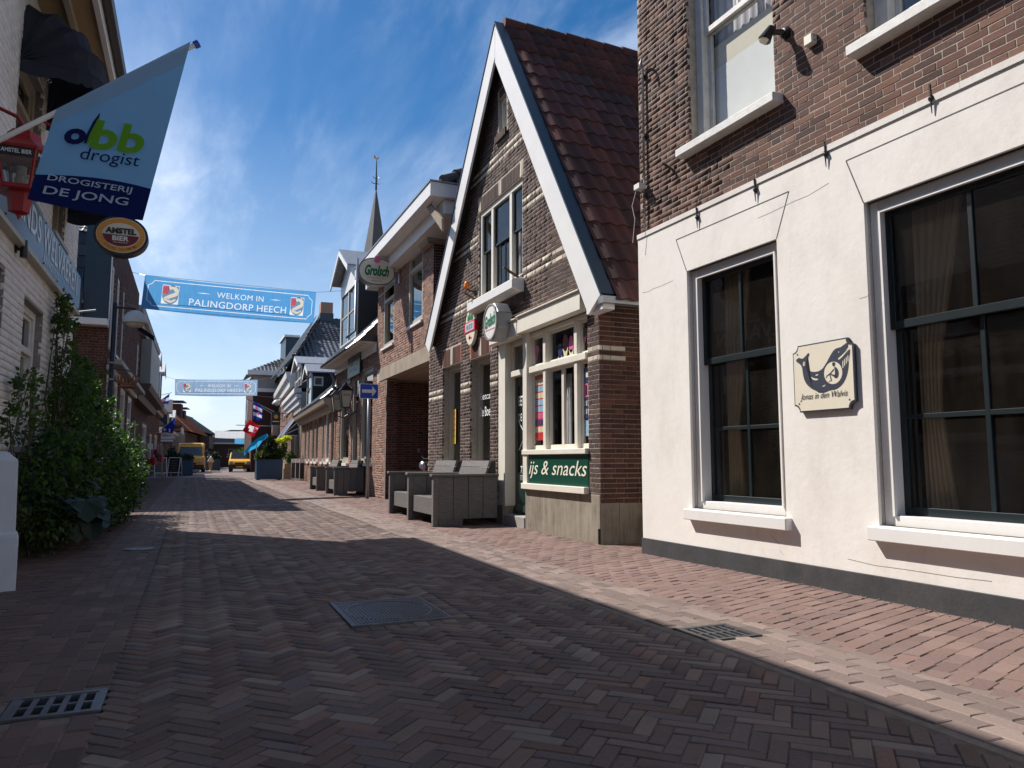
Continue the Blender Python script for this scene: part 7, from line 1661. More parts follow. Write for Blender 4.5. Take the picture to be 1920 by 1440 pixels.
bx('porch_roof', MATS['tile_grey'], k5, U5_ - 3.0, U5_, .02, 1.6, 3.4, 3.6); bx('shop_fascia', MATS['white_paint'], k5, U5_ - 3, U5_, 1.5, 1.6, 2.95, 3.4)
L6 = Fac(1.3, 100.0, -96.0); k6 = thing('red_roof_house', 'far brick house with bright orange-red tiles and two broad capped chimneys', 'house', (1.3, 100, 0), -96)
U6_ = 19.5; hs = [(2 + 3 * k, 3.2 + 3 * k, .8, 2.5) for k in range(5)]
wall_block(k6, L6, 0, U6_, 3.7, hs, 'brick_dark_red', limit=0)
for q_ in hs: window(k6, *q_, inset=.03, frame='grey_paint', sash='grey_paint', sashes=((0, 1, 0, 1, 1, 1, .03),), glass='glass_dark', joined=True)
r6 = slope_roof(k6, 0, U6_, 3.8, 6.0, 1.9, .4, 'tile_orange', limit=60, tw=.3, te=.4)
for (a, b) in ((12.2, 14.0), (9.2, 10.8)):
    bx('chimney', MATS['brick_dark_red'], r6, a, b, -2.4, -1.2, 5.4, 6.9 - (.5 if a < 10 else 0)); bx('chimney_cap', MATS['black_paint'], r6, a - .6, b + .6, -2.7, -.9, 7.1 - (.5 if a < 10 else 0), 7.2 - (.5 if a < 10 else 0))
bx('brown_awning', MATS['brown_fascia'], k6, 2, 8, .1, 1.2, 2.3, 3.7)
L7 = Fac(3.0, 122.0, -98.0); k7 = thing('grey_tile_house', 'farthest left house with a grey ribbed tile roof, beyond the capped chimneys', 'house', (3.0, 122, 0), -98)
wall_block(k7, L7, 0, 20, 4.5, [], None, mort='brick_brown'); r7_ = slope_roof(k7, 0, 20, 4.6, 7.1, 3, .4, 'tile_grey', limit=60, tw=.35, te=.45, hipL=2)
m = MB(); [m.box(2 + 3 * k, 3 + 3 * k, .003, .06, .8, 2.6) for k in range(5)]; m.build('window_frame', MATS['white_paint'], k7, kind='stuff')
# ================================================================ street furniture
def bench(label, y0, y1, xf, xb, grp='grey plank benches against the right-hand houses'):
    """armchair-like bench, open toward the street; y0 near arm, y1 far arm"""
    t = thing('plank_bench', label, 'bench', (xf, y0, 0), 90, grp)      # local x away from the camera, local y toward the street
    L_ = y1 - y0; D_ = xb - xf; H_a = .77; T_ = .09
    for i, x in enumerate((0, L_ - T_)):
        m = MB(); m.box(x, x + T_, -T_ * .9, 0, 0, H_a - .03); arm = m.build('arm', MATS['bench_wood'], t, bevel=.004)
        n = 4; w = (D_ - T_) / n
        for k in range(n): bx('plank', MATS['bench_wood'], arm, x + .02, x + T_ - .01, -T_ * .9 - (k + 1) * w + .004, -T_ * .9 - k * w - .004, .10 if k < n else 0, H_a - .03, bevel=.003)
        bx('arm_top', MATS['bench_wood'], arm, x - .02, x + T_ + .03, -D_, .03, H_a - .028, H_a + .012, bevel=.005); bx('foot', MATS['bench_wood'], arm, x + .015, x + T_ - .015, -D_ * .45, -T_, 0, .10, bevel=.003)
    s0, s1 = T_ + .004, L_ - T_ - .004
    seat = bx('seat', MATS['bench_wood'], t, s0, s1, -D_ + .12, -.10, .355, .385)
    for k in range(4): bx('plank', MATS['bench_wood'], seat, s0, s1, -D_ + .14 + (D_ - .24) * k / 4 + .004, -D_ + .14 + (D_ - .24) * (k + 1) / 4 - .004, .386, .415, bevel=.004)
    bx('front_board', MATS['bench_wood'], t, s0, s1, -.098, -.070, .15, .412, bevel=.004)
    back = MB(); 
    def bp(za, zb, n_): 
        f = lambda z: -D_ + .30 - (z - .40) * .32
        m = MB(); m.prism([(f(za), za), (f(zb), zb), (f(zb) - .045, zb), (f(za) - .045, za)], s0 + .02, s1 - .02, axis='x'); return m
    bk = bp(.40, .56, 0).build('backrest', MATS['bench_wood'], t, bevel=.004)
    for a_, b_ in ((.565, .72), (.725, .88), (.885, .985)): bp(a_, b_, 0).build('plank', MATS['bench_wood'], bk, bevel=.004)
    m = MB(); m.prism([(-D_ + .23, .41), (-D_ + .055, .975), (-D_ - .0, .975), (-D_ - .0, .41)], s0 + .03, s0 + .09, axis='x'); m.build('back_support', MATS['black_paint'], t)
    return t
M_wood('bench_wood', (0.145, 0.135, 0.128), ax=(1, 1, 9))
bench('grey plank bench nearest the camera, against the gabled cafe', 10.92, 12.42, 3.36, 4.42)
bench('grey plank bench just behind the nearest one, before the passage', 12.62, 14.05, 3.44, 4.45)
bench('grey plank bench beside the blue arrow sign, before the green-sign shop', 21.5, 22.95, 3.70, 4.55); bench('farthest grey plank bench, by the downpipe of the green-sign shop', 24.9, 26.4, 3.72, 4.55)
# blue arrow sign on its post
PX, PY = 4.19, 19.4; c = onY(691, 734, PY); w_ = abs(onY(673, 734, PY)[0] - onY(708, 734, PY)[0]); h_ = onY(691, 720, PY)[2] - onY(691, 748, PY)[2]
sg_ = thing('one_way_sign', 'blue rectangular road sign with a white arrow pointing right, on a grey post', 'road sign', (PX, PY, 0))
m = MB(); m.tube([(0, 0, 0), (0, 0, c[2] + h_ * .45)], .045, 10); m.build('post', MATS['steel_galv'], sg_, smooth=True)
def rrect(w_, h_, r, n=5):
    P = []
    for (sx_, sy_, a0) in ((1, 1, 0), (-1, 1, 90), (-1, -1, 180), (1, -1, 270)):
        for k in range(n + 1): a = R(a0 + 90 * k / n); P.append((sx_ * (w_ / 2 - r) + r * math.cos(a), sy_ * (h_ / 2 - r) + r * math.sin(a)))
    return P
xo = c[0] - PX
m = MB(); m.prism([(x + xo, z + c[2]) for x, z in rrect(w_, h_, .03)], -.075, -.055, axis='y'); m.build('plate_edge', MATS['text_white'], sg_); m = MB(); m.prism([(x + xo, z + c[2]) for x, z in rrect(w_ * .94, h_ * .92, .025)], -.079, -.074, axis='y'); m.build('plate', MATS['road_sign_blue'], sg_)
a = w_ * .38; ar = [(-a, -.045), (a * .45, -.045), (a * .38, -.125), (a, 0), (a * .38, .125), (a * .45, .045), (-a, .045)]; m = MB(); k_ = h_ / .36; m.box(xo - a, xo + a * .42, -.083, -.079, c[2] - .040 * k_, c[2] + .040 * k_); m.prism([(xo + a * .42, c[2] - .125 * k_), (xo + a, c[2]), (xo + a * .42, c[2] + .125 * k_)], -.083, -.0785, axis='y'); m.build('arrow', MATS['text_white'], sg_)
# banners across the street
def text_bend(parent, body, w, h, cx_, cz_, fn, mat, **k):
    o = text(parent, body, w, h, Matrix.Identity(4), mat, **k); me = o.data; n = len(me.vertices); co = np.empty(n * 3); me.vertices.foreach_get('co', co); co = co.reshape(-1, 3)
    for i in range(n): co[i] = fn(co[i, 0] + cx_, co[i, 1] + cz_, .012)
    me.vertices.foreach_set('co', co.ravel()); me.update(); return o
M_cloth('banner_blue', (0.10, 0.30, 0.56), .5, var=.03); M_cloth('banner_pale', (0.26, 0.38, 0.55), .5, var=.03); M_cloth('banner_sky', (0.12, 0.42, 0.75), .5, var=.03)
M_cloth('banner_white', (0.66, 0.72, 0.80), .5, var=.03); M_cloth('banner_red', (0.52, 0.09, 0.13), .4, var=.03); M_cloth('banner_grey', (0.16, 0.22, 0.32), .4, var=.03); M_cloth('banner_cream', (0.52, 0.52, 0.46), .4, var=.03)
def serif(parent, body, w, h, cx_, cz_, fn, mat): 
    o = text_bend(parent, body, w, h, cx_, cz_, fn, mat, bold=-.004)
    return o
def outline_mesh(parts, mat, name, parent, fn, solid=False):
    """flat filled outlines (even-odd): list of closed point loops"""
    cu = bpy.data.curves.new('tmp', 'CURVE'); cu.dimensions = '2D'; cu.fill_mode = 'BOTH'
    for P in parts:
        sp = cu.splines.new('POLY'); sp.points.add(len(P) - 1)
        for i, p in enumerate(P): sp.points[i].co = (p[0], p[1], 0, 1)
        sp.use_cyclic_u = True
    ob = bpy.data.objects.new('tmp', cu); col.objects.link(ob); dg = bpy.context.evaluated_depsgraph_get(); dg.update()
    me = bpy.data.meshes.new_from_object(ob.evaluated_get(dg)); bpy.data.objects.remove(ob); bpy.data.curves.remove(cu)
    for v in me.vertices: v.co = fn(v.co.x, v.co.y)
    me.materials.clear(); me.materials.append(MATS[mat]); return link(bpy.data.objects.new(name, me), parent)
def text_loops(body, w, h, cx_, cz_, bold=0.0, space=1.0):
    cu = bpy.data.curves.new('t', 'FONT'); cu.body = body; cu.align_x = 'CENTER'; cu.offset = bold; cu.space_character = space; cu.resolution_u = 3; cu.fill_mode = 'NONE'
    ob = bpy.data.objects.new('t', cu); col.objects.link(ob); dg = bpy.context.evaluated_depsgraph_get(); dg.update()
    me = bpy.data.meshes.new_from_object(ob.evaluated_get(dg)); bpy.data.objects.remove(ob); bpy.data.curves.remove(cu)
    nb = {}
    for e in me.edges: a, b = e.vertices; nb.setdefault(a, []).append(b); nb.setdefault(b, []).append(a)
    seen = set(); L = []
    for s0 in nb:
        if s0 in seen: continue
        lp = [s0]; seen.add(s0); c = nb[s0][0]
        while c not in seen: lp.append(c); seen.add(c); c = next((q for q in nb[c] if q not in seen), c)
        L.append([(me.vertices[i].co.x, me.vertices[i].co.y) for i in lp])
    xs = [p[0] for l in L for p in l]; ys = [p[1] for l in L for p in l]; x0, x1, y0, y1 = min(xs), max(xs), min(ys), max(ys)
    return [[((x - (x0 + x1) / 2) * w / (x1 - x0) + cx_, (y - (y0 + y1) / 2) * h / (y1 - y0) + cz_) for x, y in l] for l in L]
def banner(label, TL_, TR_, BR__, BL__, ropes, mat, detail=True, amp=.03, seed=0):
    TL_, TR_, BR__, BL__ = [np.array(q, float) for q in (TL_, TR_, BR__, BL__)]
    W_ = np.linalg.norm(TR_ - TL_); H__ = (np.linalg.norm(TL_ - BL__) + np.linalg.norm(TR_ - BR__)) / 2
    t = thing('street_banner', label, 'banner', (0, 0, 0), 0, 'welcome banners strung across the street')
    nrm = np.cross(TR_ - TL_, TL_ - BL__); nrm /= np.linalg.norm(nrm)
    def fn(x, z, o=0.0):
        s, r_ = x / W_, z / H__; top = TL_ + (TR_ - TL_) * s; bot = BL__ + (BR__ - BL__) * s
        return tuple(bot + (top - bot) * r_ + nrm * o - np.array([0, 0, .05 * math.sin(math.pi * s)]))
    def line(P, th):      # closed ribbon loop as two nested outlines
        asp = 1.0; n = len(P); out, inn = [], []
        for i in range(n):
            a_, b_, c_ = P[i - 1], P[i], P[(i + 1) % n]; dx, dz = c_[0] - a_[0], c_[1] - a_[1]; l = math.hypot(dx, dz) or 1
            out.append((b_[0] + dz / l * th / 2, b_[1] - dx / l * th / 2)); inn.append((b_[0] - dz / l * th / 2, b_[1] + dx / l * th / 2))
        return out, inn
    rect_ = [(W_ * k / 20, 0) for k in range(21)] + [(W_ - W_ * k / 20, H__) for k in range(21)]
    loops = [rect_]
    def put(P, mm, nm): outline_mesh(P, mm, nm, t, fn)
    if detail:
        e, f, g_ = .022 * W_, .12 * H__, .030 * W_; q = .16 * H__
        B_ = [(e + g_, f), (W_ - e - g_, f)] + [(W_ - e - g_ + q * .30, f + q * .5)] + [(W_ - e, f + q), (W_ - e, H__ - f - q)] + [(W_ - e - g_ + q * .30, H__ - f - q * .5), (W_ - e - g_, H__ - f), (e + g_, H__ - f), (e + g_ - q * .30, H__ - f - q * .5), (e, H__ - f - q), (e, f + q), (e + g_ - q * .30, f + q * .5)]
        o_, i_ = line(B_, .022); loops += [o_, i_]; put([o_, i_], 'banner_white', 'border_line')
        t1 = text_loops('WELKOM IN', W_ * .275, H__ * .17, W_ * .525, H__ * .66, space=1.08); t2 = text_loops('PALINGDORP HEECH', W_ * .57, H__ * .205, W_ * .525, H__ * .36, space=1.04)
        put(t1, 'banner_white', 'lettering'); put(t2, 'banner_white', 'lettering'); loops += t1 + t2
        for x0, x1 in ((.275, .355), (.70, .775)): d_ = [(x0 * W_, .66 * H__), ((x0 + x1) / 2 * W_, .645 * H__), (x1 * W_, .66 * H__), ((x0 + x1) / 2 * W_, .675 * H__)]; loops.append(d_); put([d_], 'banner_white', 'dash')
        for x0 in (.095, .835):
            x0 *= W_; w_ = .088 * W_; z0, z1 = .21 * H__, .79 * H__; zm = (z0 + z1) / 2
            sq_ = [(x0, z0), (x0 + w_, z0), (x0 + w_, z1), (x0, z1)]; loops.append(sq_)
            sh = [(x0 + w_ * (.5 + .485 * math.cos(a_)), zm + (z1 - z0) * .48 * math.sin(a_) * (1 if math.sin(a_) < 0 else .9)) for a_ in [2 * math.pi * k / 24 for k in range(24)]]
            sh = [(x0 + w_ * .02, z1 - .02), (x0 + w_ * .98, z1 - .02)] ; sh = [(x0 + w_ * .02, z1 - .02)] + [(x0 + w_ * (.5 - .48 * math.cos(a_)), zm - .02 - (zm - z0 - .03) * math.sin(a_)) for a_ in [math.pi * k / 12 for k in range(13)]] + [(x0 + w_ * .98, z1 - .02)]
            red = [(x0 + w_ * .03, zm + .02), (x0 + w_ * .37, zm + .02), (x0 + w_ * .37, z1 - .035), (x0 + w_ * .03, z1 - .035)]
            cs_ = [(x0 + w_ * .40, z1 - .10), (x0 + w_ * .62, z1 - .05), (x0 + w_ * .86, z1 - .16), (x0 + w_ * .84, zm + .05), (x0 + w_ * .55, zm - .03), (x0 + w_ * .24, zm - .12), (x0 + w_ * .28, z0 + .14), (x0 + w_ * .55, z0 + .09), (x0 + w_ * .82, z0 + .17)]
            C = []
            for i in range(len(cs_) - 1):
                p0, p1, p2, p3 = cs_[max(i-1, 0)], cs_[i], cs_[i+1], cs_[min(i+2, len(cs_)-1)]
                for k in range(5): u = k / 5; C.append(tuple(.5 * (2*p1[j] + (p2[j]-p0[j])*u + (2*p0[j]-5*p1[j]+4*p2[j]-p3[j])*u*u + (3*p1[j]-p0[j]-3*p2[j]+p3[j])*u**3) for j in (0, 1)))
            C.append(cs_[-1]); up_, dn_ = [], []
            for i, p in enumerate(C):
                a_, b_ = C[max(i-1, 0)], C[min(i+1, len(C)-1)]; dx, dz = b_[0]-a_[0], b_[1]-a_[1]; l = math.hypot(dx, dz) or 1; th = .055 * W_ / 5 * (1 - .7 * (i / len(C)) ** 3)
                up_.append((p[0] - dz / l * th, p[1] + dx / l * th)); dn_.append((p[0] + dz / l * th, p[1] - dx / l * th))
            eel = up_ + dn_[::-1]
            put([sq_, sh], 'banner_white', 'crest'); put([sh, red, eel], 'banner_grey', 'crest_shield'); put([red], 'banner_red', 'crest_quarter'); put([eel], 'banner_cream', 'crest_eel')
            m = MB(); lx, lz = x0 + w_ * .20, (zm + z1) / 2; [m.poly([fn(lx + p * s, lz + r_ * s, .007) for p, r_ in ((-.1, -1), (.1, -1), (.25, 0), (.8, .5), (.2, .3), (0, 1), (-.2, .3), (-.8, .5), (-.25, 0))]) for s in (w_ * .16,)]; m.build('crest_lily', MATS['banner_white'], t)
    outline_mesh(loops, mat, 'cloth', t, fn)
    m = MB(); m.tube([TL_, TR_], .006, 4); m.tube([BL__, BR__], .006, 4)
    for a_, b_ in ropes: m.tube([a_, b_], .006, 4)
    m.build('rope', MATS['steel_galv'], t, kind='stuff'); return t
def M_banner(name, c):
    m = M_cloth(name, c, .62, var=.03); t_ = m.node_tree; p = [n for n in t_.nodes if n.type == 'BSDF_PRINCIPLED'][0]; tl = [n for n in t_.nodes if n.type == 'BSDF_TRANSLUCENT'][0]
    b = t_.nodes.new('ShaderNodeBump'); b.inputs['Strength'].default_value = .9; b.inputs['Distance'].default_value = .05
    mp = t_.nodes.new('ShaderNodeMapping'); mp.inputs['Rotation'].default_value = (0, R(-38), 0); mp.inputs['Scale'].default_value = (5.5, 1, .7); g = t_.nodes.new('ShaderNodeNewGeometry'); t_.links.new(g.outputs['Position'], mp.inputs[0])
    n = t_.nodes.new('ShaderNodeTexNoise'); n.inputs['Scale'].default_value = 1.0; n.inputs['Detail'].default_value = 3; t_.links.new(mp.outputs[0], n.inputs['Vector']); t_.links.new(n.outputs['Fac'], b.inputs['Height'])
    t_.links.new(b.outputs[0], p.inputs['Normal']); t_.links.new(b.outputs[0], tl.inputs['Normal'])
for nm_, c_ in (('banner_blue', (0.10, 0.34, 0.66)), ('banner_pale', (0.30, 0.44, 0.62)), ('banner_sky', (0.12, 0.46, 0.80)), ('banner_white', (0.82, 0.86, 0.90)), ('banner_red', (0.58, 0.09, 0.14)), ('banner_grey', (0.18, 0.27, 0.42)), ('banner_cream', (0.66, 0.66, 0.56))): M_banner(nm_, c_)
ya, yb = 23.6, 25.6
A_, B_, C_, D_ = onY(272, 516, ya), onY(593, 548, yb), onY(588, 606, yb), onY(264, 578, ya)
banner('nearest welcome banner, vivid blue, strung from the left brick house to the white dormer', A_, B_, C_, D_, [(A_, onX(238, 508, -2.0)), (B_, onX(645, 545, 4.62)), (C_, onX(640, 618, 4.62)), (D_, (-2.0, 23.4, D_[2] + .1))], 'banner_blue')
yc = 45.0
A_, B_, C_, D_ = onY(328, 711, yc), onY(483, 712, yc + .6), onY(482, 742, yc + .6), onY(328, 741, yc)
banner('second welcome banner, paler and rippled, hanging over the middle of the street', A_, B_, C_, D_, [(A_, (-2.2, 44.6, A_[2] + .3)), (B_, onX(528, 705, 5.4)), (C_, onX(538, 748, 5.45))], 'banner_pale', amp=.05, seed=2)
yd = 92.0; A_, B_, C_, D_ = onY(403, 808, yd), onY(470, 808, yd), onY(468, 822, yd), onY(403, 821, yd)
banner('third welcome banner, pale and small, partly behind the red flag', A_, B_, C_, D_, [(A_, (A_[0] - 1.5, yd, A_[2] + .1)), (B_, (B_[0] + 3, yd, B_[2]))], 'banner_white', amp=.06, detail=False, seed=3)
yd = 104.0; A_, B_, C_, D_ = onY(440, 822, yd), onY(470, 822, yd), onY(469, 832, yd), onY(440, 832, yd)
banner('farthest banner, a small bright sky blue strip before the dark roof', A_, B_, C_, D_, [(A_, (A_[0] - 2, yd, A_[2])), (B_, (B_[0] + 3, yd, B_[2]))], 'banner_sky', amp=.04, detail=False, seed=4)
# domed street lamps
def dome_lamp(label, P, H__, arm, z_arm, crown=False, rz=0, rd=.29):
    t = thing('street_lamp', label, 'street lamp', P, rz)
    m = MB(); m.tube([(0, 0, 0), (0, 0, 1.2), (0, 0, 1.25), (0, 0, H__)], [.085, .08, .06, .05], 12); m.build('pole', MATS['black_paint'], t, smooth=True)
    m = MB()
    for z in (1.2, 2.2, 2.9, 3.3): m.lathe([(.062, -.02), (.075, 0), (.062, .02)], c=(0, 0, z), n=12)
    m.build('collar', MATS['grey_paint'], t, kind='stuff'); m = MB(); m.tube([(0, 0, z_arm), (arm, 0, z_arm), (arm, 0, z_arm - .08)], .028, 8); m.build('arm', MATS['black_paint'], t)
    m = MB(); m.lathe([(.06, .28), (.12, .26), (.20, .20), (.26, .11), (rd, .0), (rd, -.04), (rd - .02, -.04)], c=(arm, 0, z_arm - .33), n=20); m.build('dome_shade', MATS['lamp_grey'], t, smooth=True)
    m = MB(); m.lathe([(.20, -.04), (.18, -.09), (.10, -.13), (.001, -.14)], c=(arm, 0, z_arm - .33), n=16); m.build('diffuser', MATS['lantern_glass'], t); return t
M_plain('lamp_grey', (0.42, 0.42, 0.42), .5, var=.06)
pl0 = onY(209, 700, 20.0); zt_ = onY(214, 568, 20.0)[2]; ar_ = onY(255, 580, 20.0)[0] - pl0[0]
dome_lamp('black street lamp with a grey domed shade in front of the left brick house', (pl0[0], 20.0, 0), zt_, ar_, onY(230, 577, 20)[2])
z2 = onY(213, 690, 19.9)[2]; xe = onY(246, 697, 19.9)[0] - pl0[0]; cs = thing('crown_ornament', 'rust-brown ornamental crown hanging from a thin bracket on the lamp post', 'ornament', (pl0[0], 20.0, 0))
m = MB(); m.tube([(0, 0, z2), (xe * .6, 0, z2 - .01), (xe, 0, z2 - .06)], .016, 6); m.build('bracket', MATS['black_paint'], cs)
M_plain('rust_orange', (0.20, 0.075, 0.035), .7, .2, var=.4, scale=15)
m = MB()
for k in range(7): a = -1.1 + k * .37; m.tube([(xe - .06, 0, z2 - .42), (xe - .06 + .22 * math.sin(a), .16 * math.cos(a * 2), z2 - .30), (xe - .06 + .26 * math.sin(a), .10, z2 - .16 + .03 * (k % 2))], [.02, .026, .012], 6)
m.lathe([(.16, 0), (.20, .02), (.20, .06), (.16, .07)], c=(xe - .06, 0, z2 - .46), n=14); m.build('crown', MATS['rust_orange'], cs)
p_ = onY(519, 762, 52.0); q_ = onY(538, 748, 52.0)
t = thing('hung_street_lamp', 'grey domed street lamp hung from a wall arm above the right shops', 'street lamp', (q_[0], 52, q_[2]))
m = MB(); m.tube([(0, 0, 0), (p_[0] - q_[0], 0, .0)], .03, 6); m.build('arm', MATS['black_paint'], t); m = MB(); m.lathe([(.06, .28), (.16, .24), (.27, .11), (.32, .0), (.32, -.05)], c=(p_[0] - q_[0], 0, -.35), n=16); m.build('dome_shade', MATS['lamp_grey'], t, smooth=True)
# planters
def planter(label, x0, x1, y0, y1, h, mat='planter_blue', plants=()):
    t = thing('planter_box', label, 'planter', ((x0 + x1) / 2, (y0 + y1) / 2, 0)); w, d = (x1 - x0) / 2, (y1 - y0) / 2
    m = MB(); m.box(-w, w, -d, -d + .04, .04, h); m.box(-w, w, d - .04, d, .04, h); m.box(-w, -w + .04, -d + .04, d - .04, .04, h); m.box(w - .04, w, -d + .04, d - .04, .04, h); m.build('box', MATS[mat], t, bevel=.01)
    m = MB(); m.box(-w - .02, w + .02, -d - .02, -d + .05, h, h + .04); m.box(-w - .02, w + .02, d - .05, d + .02, h, h + .04); m.box(-w - .02, -w + .05, -d + .05, d - .05, h, h + .04); m.box(w - .05, w + .02, -d + .05, d - .05, h, h + .04); m.build('rim', MATS[mat], t)
    m = MB(); [m.box(s * w * .8 - .05, s * w * .8 + .05, q * d * .8 - .05, q * d * .8 + .05, 0, .04) for s in (-1, 1) for q in (-1, 1)]; m.build('foot', MATS['black_paint'], t, kind='stuff')
    bx('soil', MATS['bark'], t, -w + .04, w - .04, -d + .04, d - .04, h - .1, h - .04)
    for i, (bl_, n, s, mt) in enumerate(plants): leaves(t, bl_, n, s, mt, seed=20 + i, shell=.2)
    return t
M_plain('planter_blue', (0.016, 0.060, 0.125), .45, var=.12, scale=2, bmp=.1)
px0, px1 = G(479, 901)[0], G(524, 899)[0]
planter('big blue planter with grasses and a yellow-flowering shrub, on the right of the street', 2.92, 4.15, 38.9, 40.1, .98, plants=[([(-.35, 0, 1.15, .35, .4, .28), (.2, 0, 1.2, .35, .4, .25)], 1500, .12, 'leaf_olive'), ([(.0, .1, 1.5, .30, .3, .5), (.05, .1, 1.95, .16, .2, .35)], 1600, .09, 'leaf_dark'), ([(.55, 0, 1.35, .28, .3, .35), (.75, .1, 1.7, .15, .2, .3)], 1000, .10, 'leaf_green'), ([(.55, 0, 1.98, .30, .2, .11), (.85, .0, 2.10, .22, .2, .11)], 900, .09, 'flower_yellow')])
c = G(555, 893); wp = thing('wooden_planter', 'small wooden two-tone planter with a bright green shrub behind the big blue one', 'planter', (4.75, 41.2, 0))
bx('lower_box', MATS['plank_wood'], wp, -.35, .3, -.3, .3, 0, .55, bevel=.01); bx('upper_box', MATS['soffit'], wp, -.30, .25, -.27, .27, .552, .80, bevel=.01); leaves(wp, [(0, 0, 1.1, .30, .3, .35)], 700, .10, 'leaf_green', seed=31, shell=.1)
planter('dark blue planter with a low clipped hedge, left kerb, behind the chalkboards', -1.55, .05, 52.0, 54.2, .95, plants=[([(-.4, 0, 1.15, .5, .8, .3), (.4, 0, 1.1, .45, .8, .25), (-.5, .2, 1.5, .25, .3, .35)], 2200, .12, 'leaf_dark')])
planter('small dark planter with shrubs beside the ice-cream figure', 1.15, 2.35, 73.5, 75, 1.0, plants=[([(0, 0, 1.3, .6, .5, .45)], 900, .14, 'leaf_dark')])
bf = thing('far_hedge', 'sunlit round green shrub at the far end of the street beside the small van', 'bush', (5.2, 96, 0)); leaves(bf, [(0, 0, 1.2, 1.3, 1, 1.1)], 1400, .22, 'leaf_green', seed=41, shell=.4)
# chalkboards
def aboard(label, x, y, rz, h=1.15, w=.72):
    t = thing('chalkboard', label, 'chalkboard', (x, y, 0), rz, 'a-frame chalkboards'); 
    for s in (-1, 1):
        fr = MB(); f = lambda z: s * (.30 - .26 * z / h)
        def bar(xa, xb, za, zb): fr.add([(xx, f(zz) + dy, zz) for dy in (-.015, .015) for xx, zz in ((xa, za), (xb, za), (xb, zb), (xa, zb))], [(0,1,2,3),(7,6,5,4),(0,4,5,1),(1,5,6,2),(2,6,7,3),(3,7,4,0)])
        bar(-w/2, -w/2 + .05, 0, h); bar(w/2 - .05, w/2, 0, h); bar(-w/2, w/2, h - .05, h); bar(-w/2, w/2, .20, .25); fr.build('frame', MATS['white_old_paint'], t)
        pn = MB(); pn.quad((-w/2 + .04, f(.24), .24), (w/2 - .04, f(.24), .24), (w/2 - .04, f(h - .04), h - .04), (-w/2 + .04, f(h - .04), h - .04)); pn.build('slate', MATS['black_paint'], t)
    tx = MB(); rr = random.Random(int(x * 10)); 
    for k in range(7): z = h - .2 - k * .10; wd = rr.uniform(.3, .55); y_ = -(.30 - .26 * z / h) - .018; tx.box(-wd / 2, wd / 2, y_ - .001, y_, z, z + .018)
    tx.build('chalk_lines', MATS['grey_paint'], t, kind='stuff'); return t
aboard('white-framed chalkboard, left one of the pair by the shop rack', -1.78, 49.5, 15); aboard('white-framed chalkboard, right one of the pair, against the dark planter', -.98, 50.6, -20)
# clothes rack in front of the left shop
ck = thing('clothes_rack', 'shop rack crowded with pinkish clothes and bags on the left pavement', 'clothes rack', (-2.0, 44.5, 0))
m = MB(); [m.tube([(x, y, 0), (x, y, 1.7)], .02, 5) for x in (-.4, .5) for y in (-.5, .5)]; m.tube([(-.4, -.5, 1.7), (.5, -.5, 1.7)], .02, 5); m.tube([(-.4, .5, 1.7), (.5, .5, 1.7)], .02, 5); m.tube([(-.4, -.5, 0.02), (.5, .5, 0.02)], .02, 5); m.build('rack_frame', MATS['steel_galv'], ck)
rr = random.Random(8)
for k in range(14):
    x, y, z = rr.uniform(-.45, .55), rr.uniform(-.55, .4), rr.uniform(.9, 1.45); w, h = rr.uniform(.07, .13), rr.uniform(.16, .26); m = MB(); m.lathe([(w * .3, h), (w * .9, h * .6), (w, -h * .5), (w * .8, -h)], c=(x, y, z), n=8); m.build('garment', MATS[rr.choice(['paper_pink', 'sign_red', 'curtain_white', 'interior', 'sign_cream', 'iron', 'maroon'])], ck)
bx('price_card', MATS['text_white'], ck, -.25, .05, -.56, -.55, 1.55, 1.85)
# flags
def hflag(label, name, base, tip, cloth_, mats, grp=None, prints=()):
    t = thing(name, label, 'flag', (0, 0, 0), 0, grp); m = MB(); m.tube([base, tip], .022, 6); m.build('pole', MATS['grey_paint'], t)
    n = len(mats); a, b, c, d = [np.array(q, float) for q in cloth_]      # top-left, top-right, bottom-right, bottom-left
    for k in range(n):
        m = MB(); vs = []; ns = 10
        for j in (0, 1, 2, 3):
            r_ = (k + j / 3) / n
            for i in range(ns + 1): s = i / ns; p = a + (b - a) * s; q_ = d + (c - d) * s; x = p + (q_ - p) * r_; vs.append((x[0], x[1] + .10 * math.sin(s * 6 + r_ * 3) * (.3 + r_), x[2]))
        m.add(vs, [(j * (ns + 1) + i, j * (ns + 1) + i + 1, (j + 1) * (ns + 1) + i + 1, (j + 1) * (ns + 1) + i) for j in range(3) for i in range(ns)]); m.build('cloth', MATS[mats[k]], t, smooth=True)
    for P, mm in prints:
        m = MB(); m.poly(P); m.build('print', MATS[mm], t)
    return t
M_cloth('cloth_red', (0.52, 0.01, 0.02), .35); M_cloth('cloth_blue', (0.012, 0.035, 0.28), .35); M_cloth('cloth_white', (0.62, 0.64, 0.70), .4); M_cloth('cloth_navy', (0.01, 0.015, 0.09), .3)
yq = 46.0; P_ = lambda x, y, Y=yq: tuple(onY(x, y, Y)); 
def prt(pts, Y): return [tuple(onY(x, y, Y)) for x, y in pts]
hflag('red flag with white block letters hung low from the right-hand shops', 'shop_flag', P_(540, 800, 49), P_(443, 797, 47.5), (P_(468, 786, 47.5), P_(487, 800, 47.5), P_(476, 820, 47.5), P_(454, 808, 47.5)), ['cloth_red'], prints=[(prt([(468, 797), (484, 803), (482, 807), (477, 805), (475, 808), (479, 810), (477, 812), (466, 808), (468, 804), (465, 802)], 47.2), 'banner_white')])
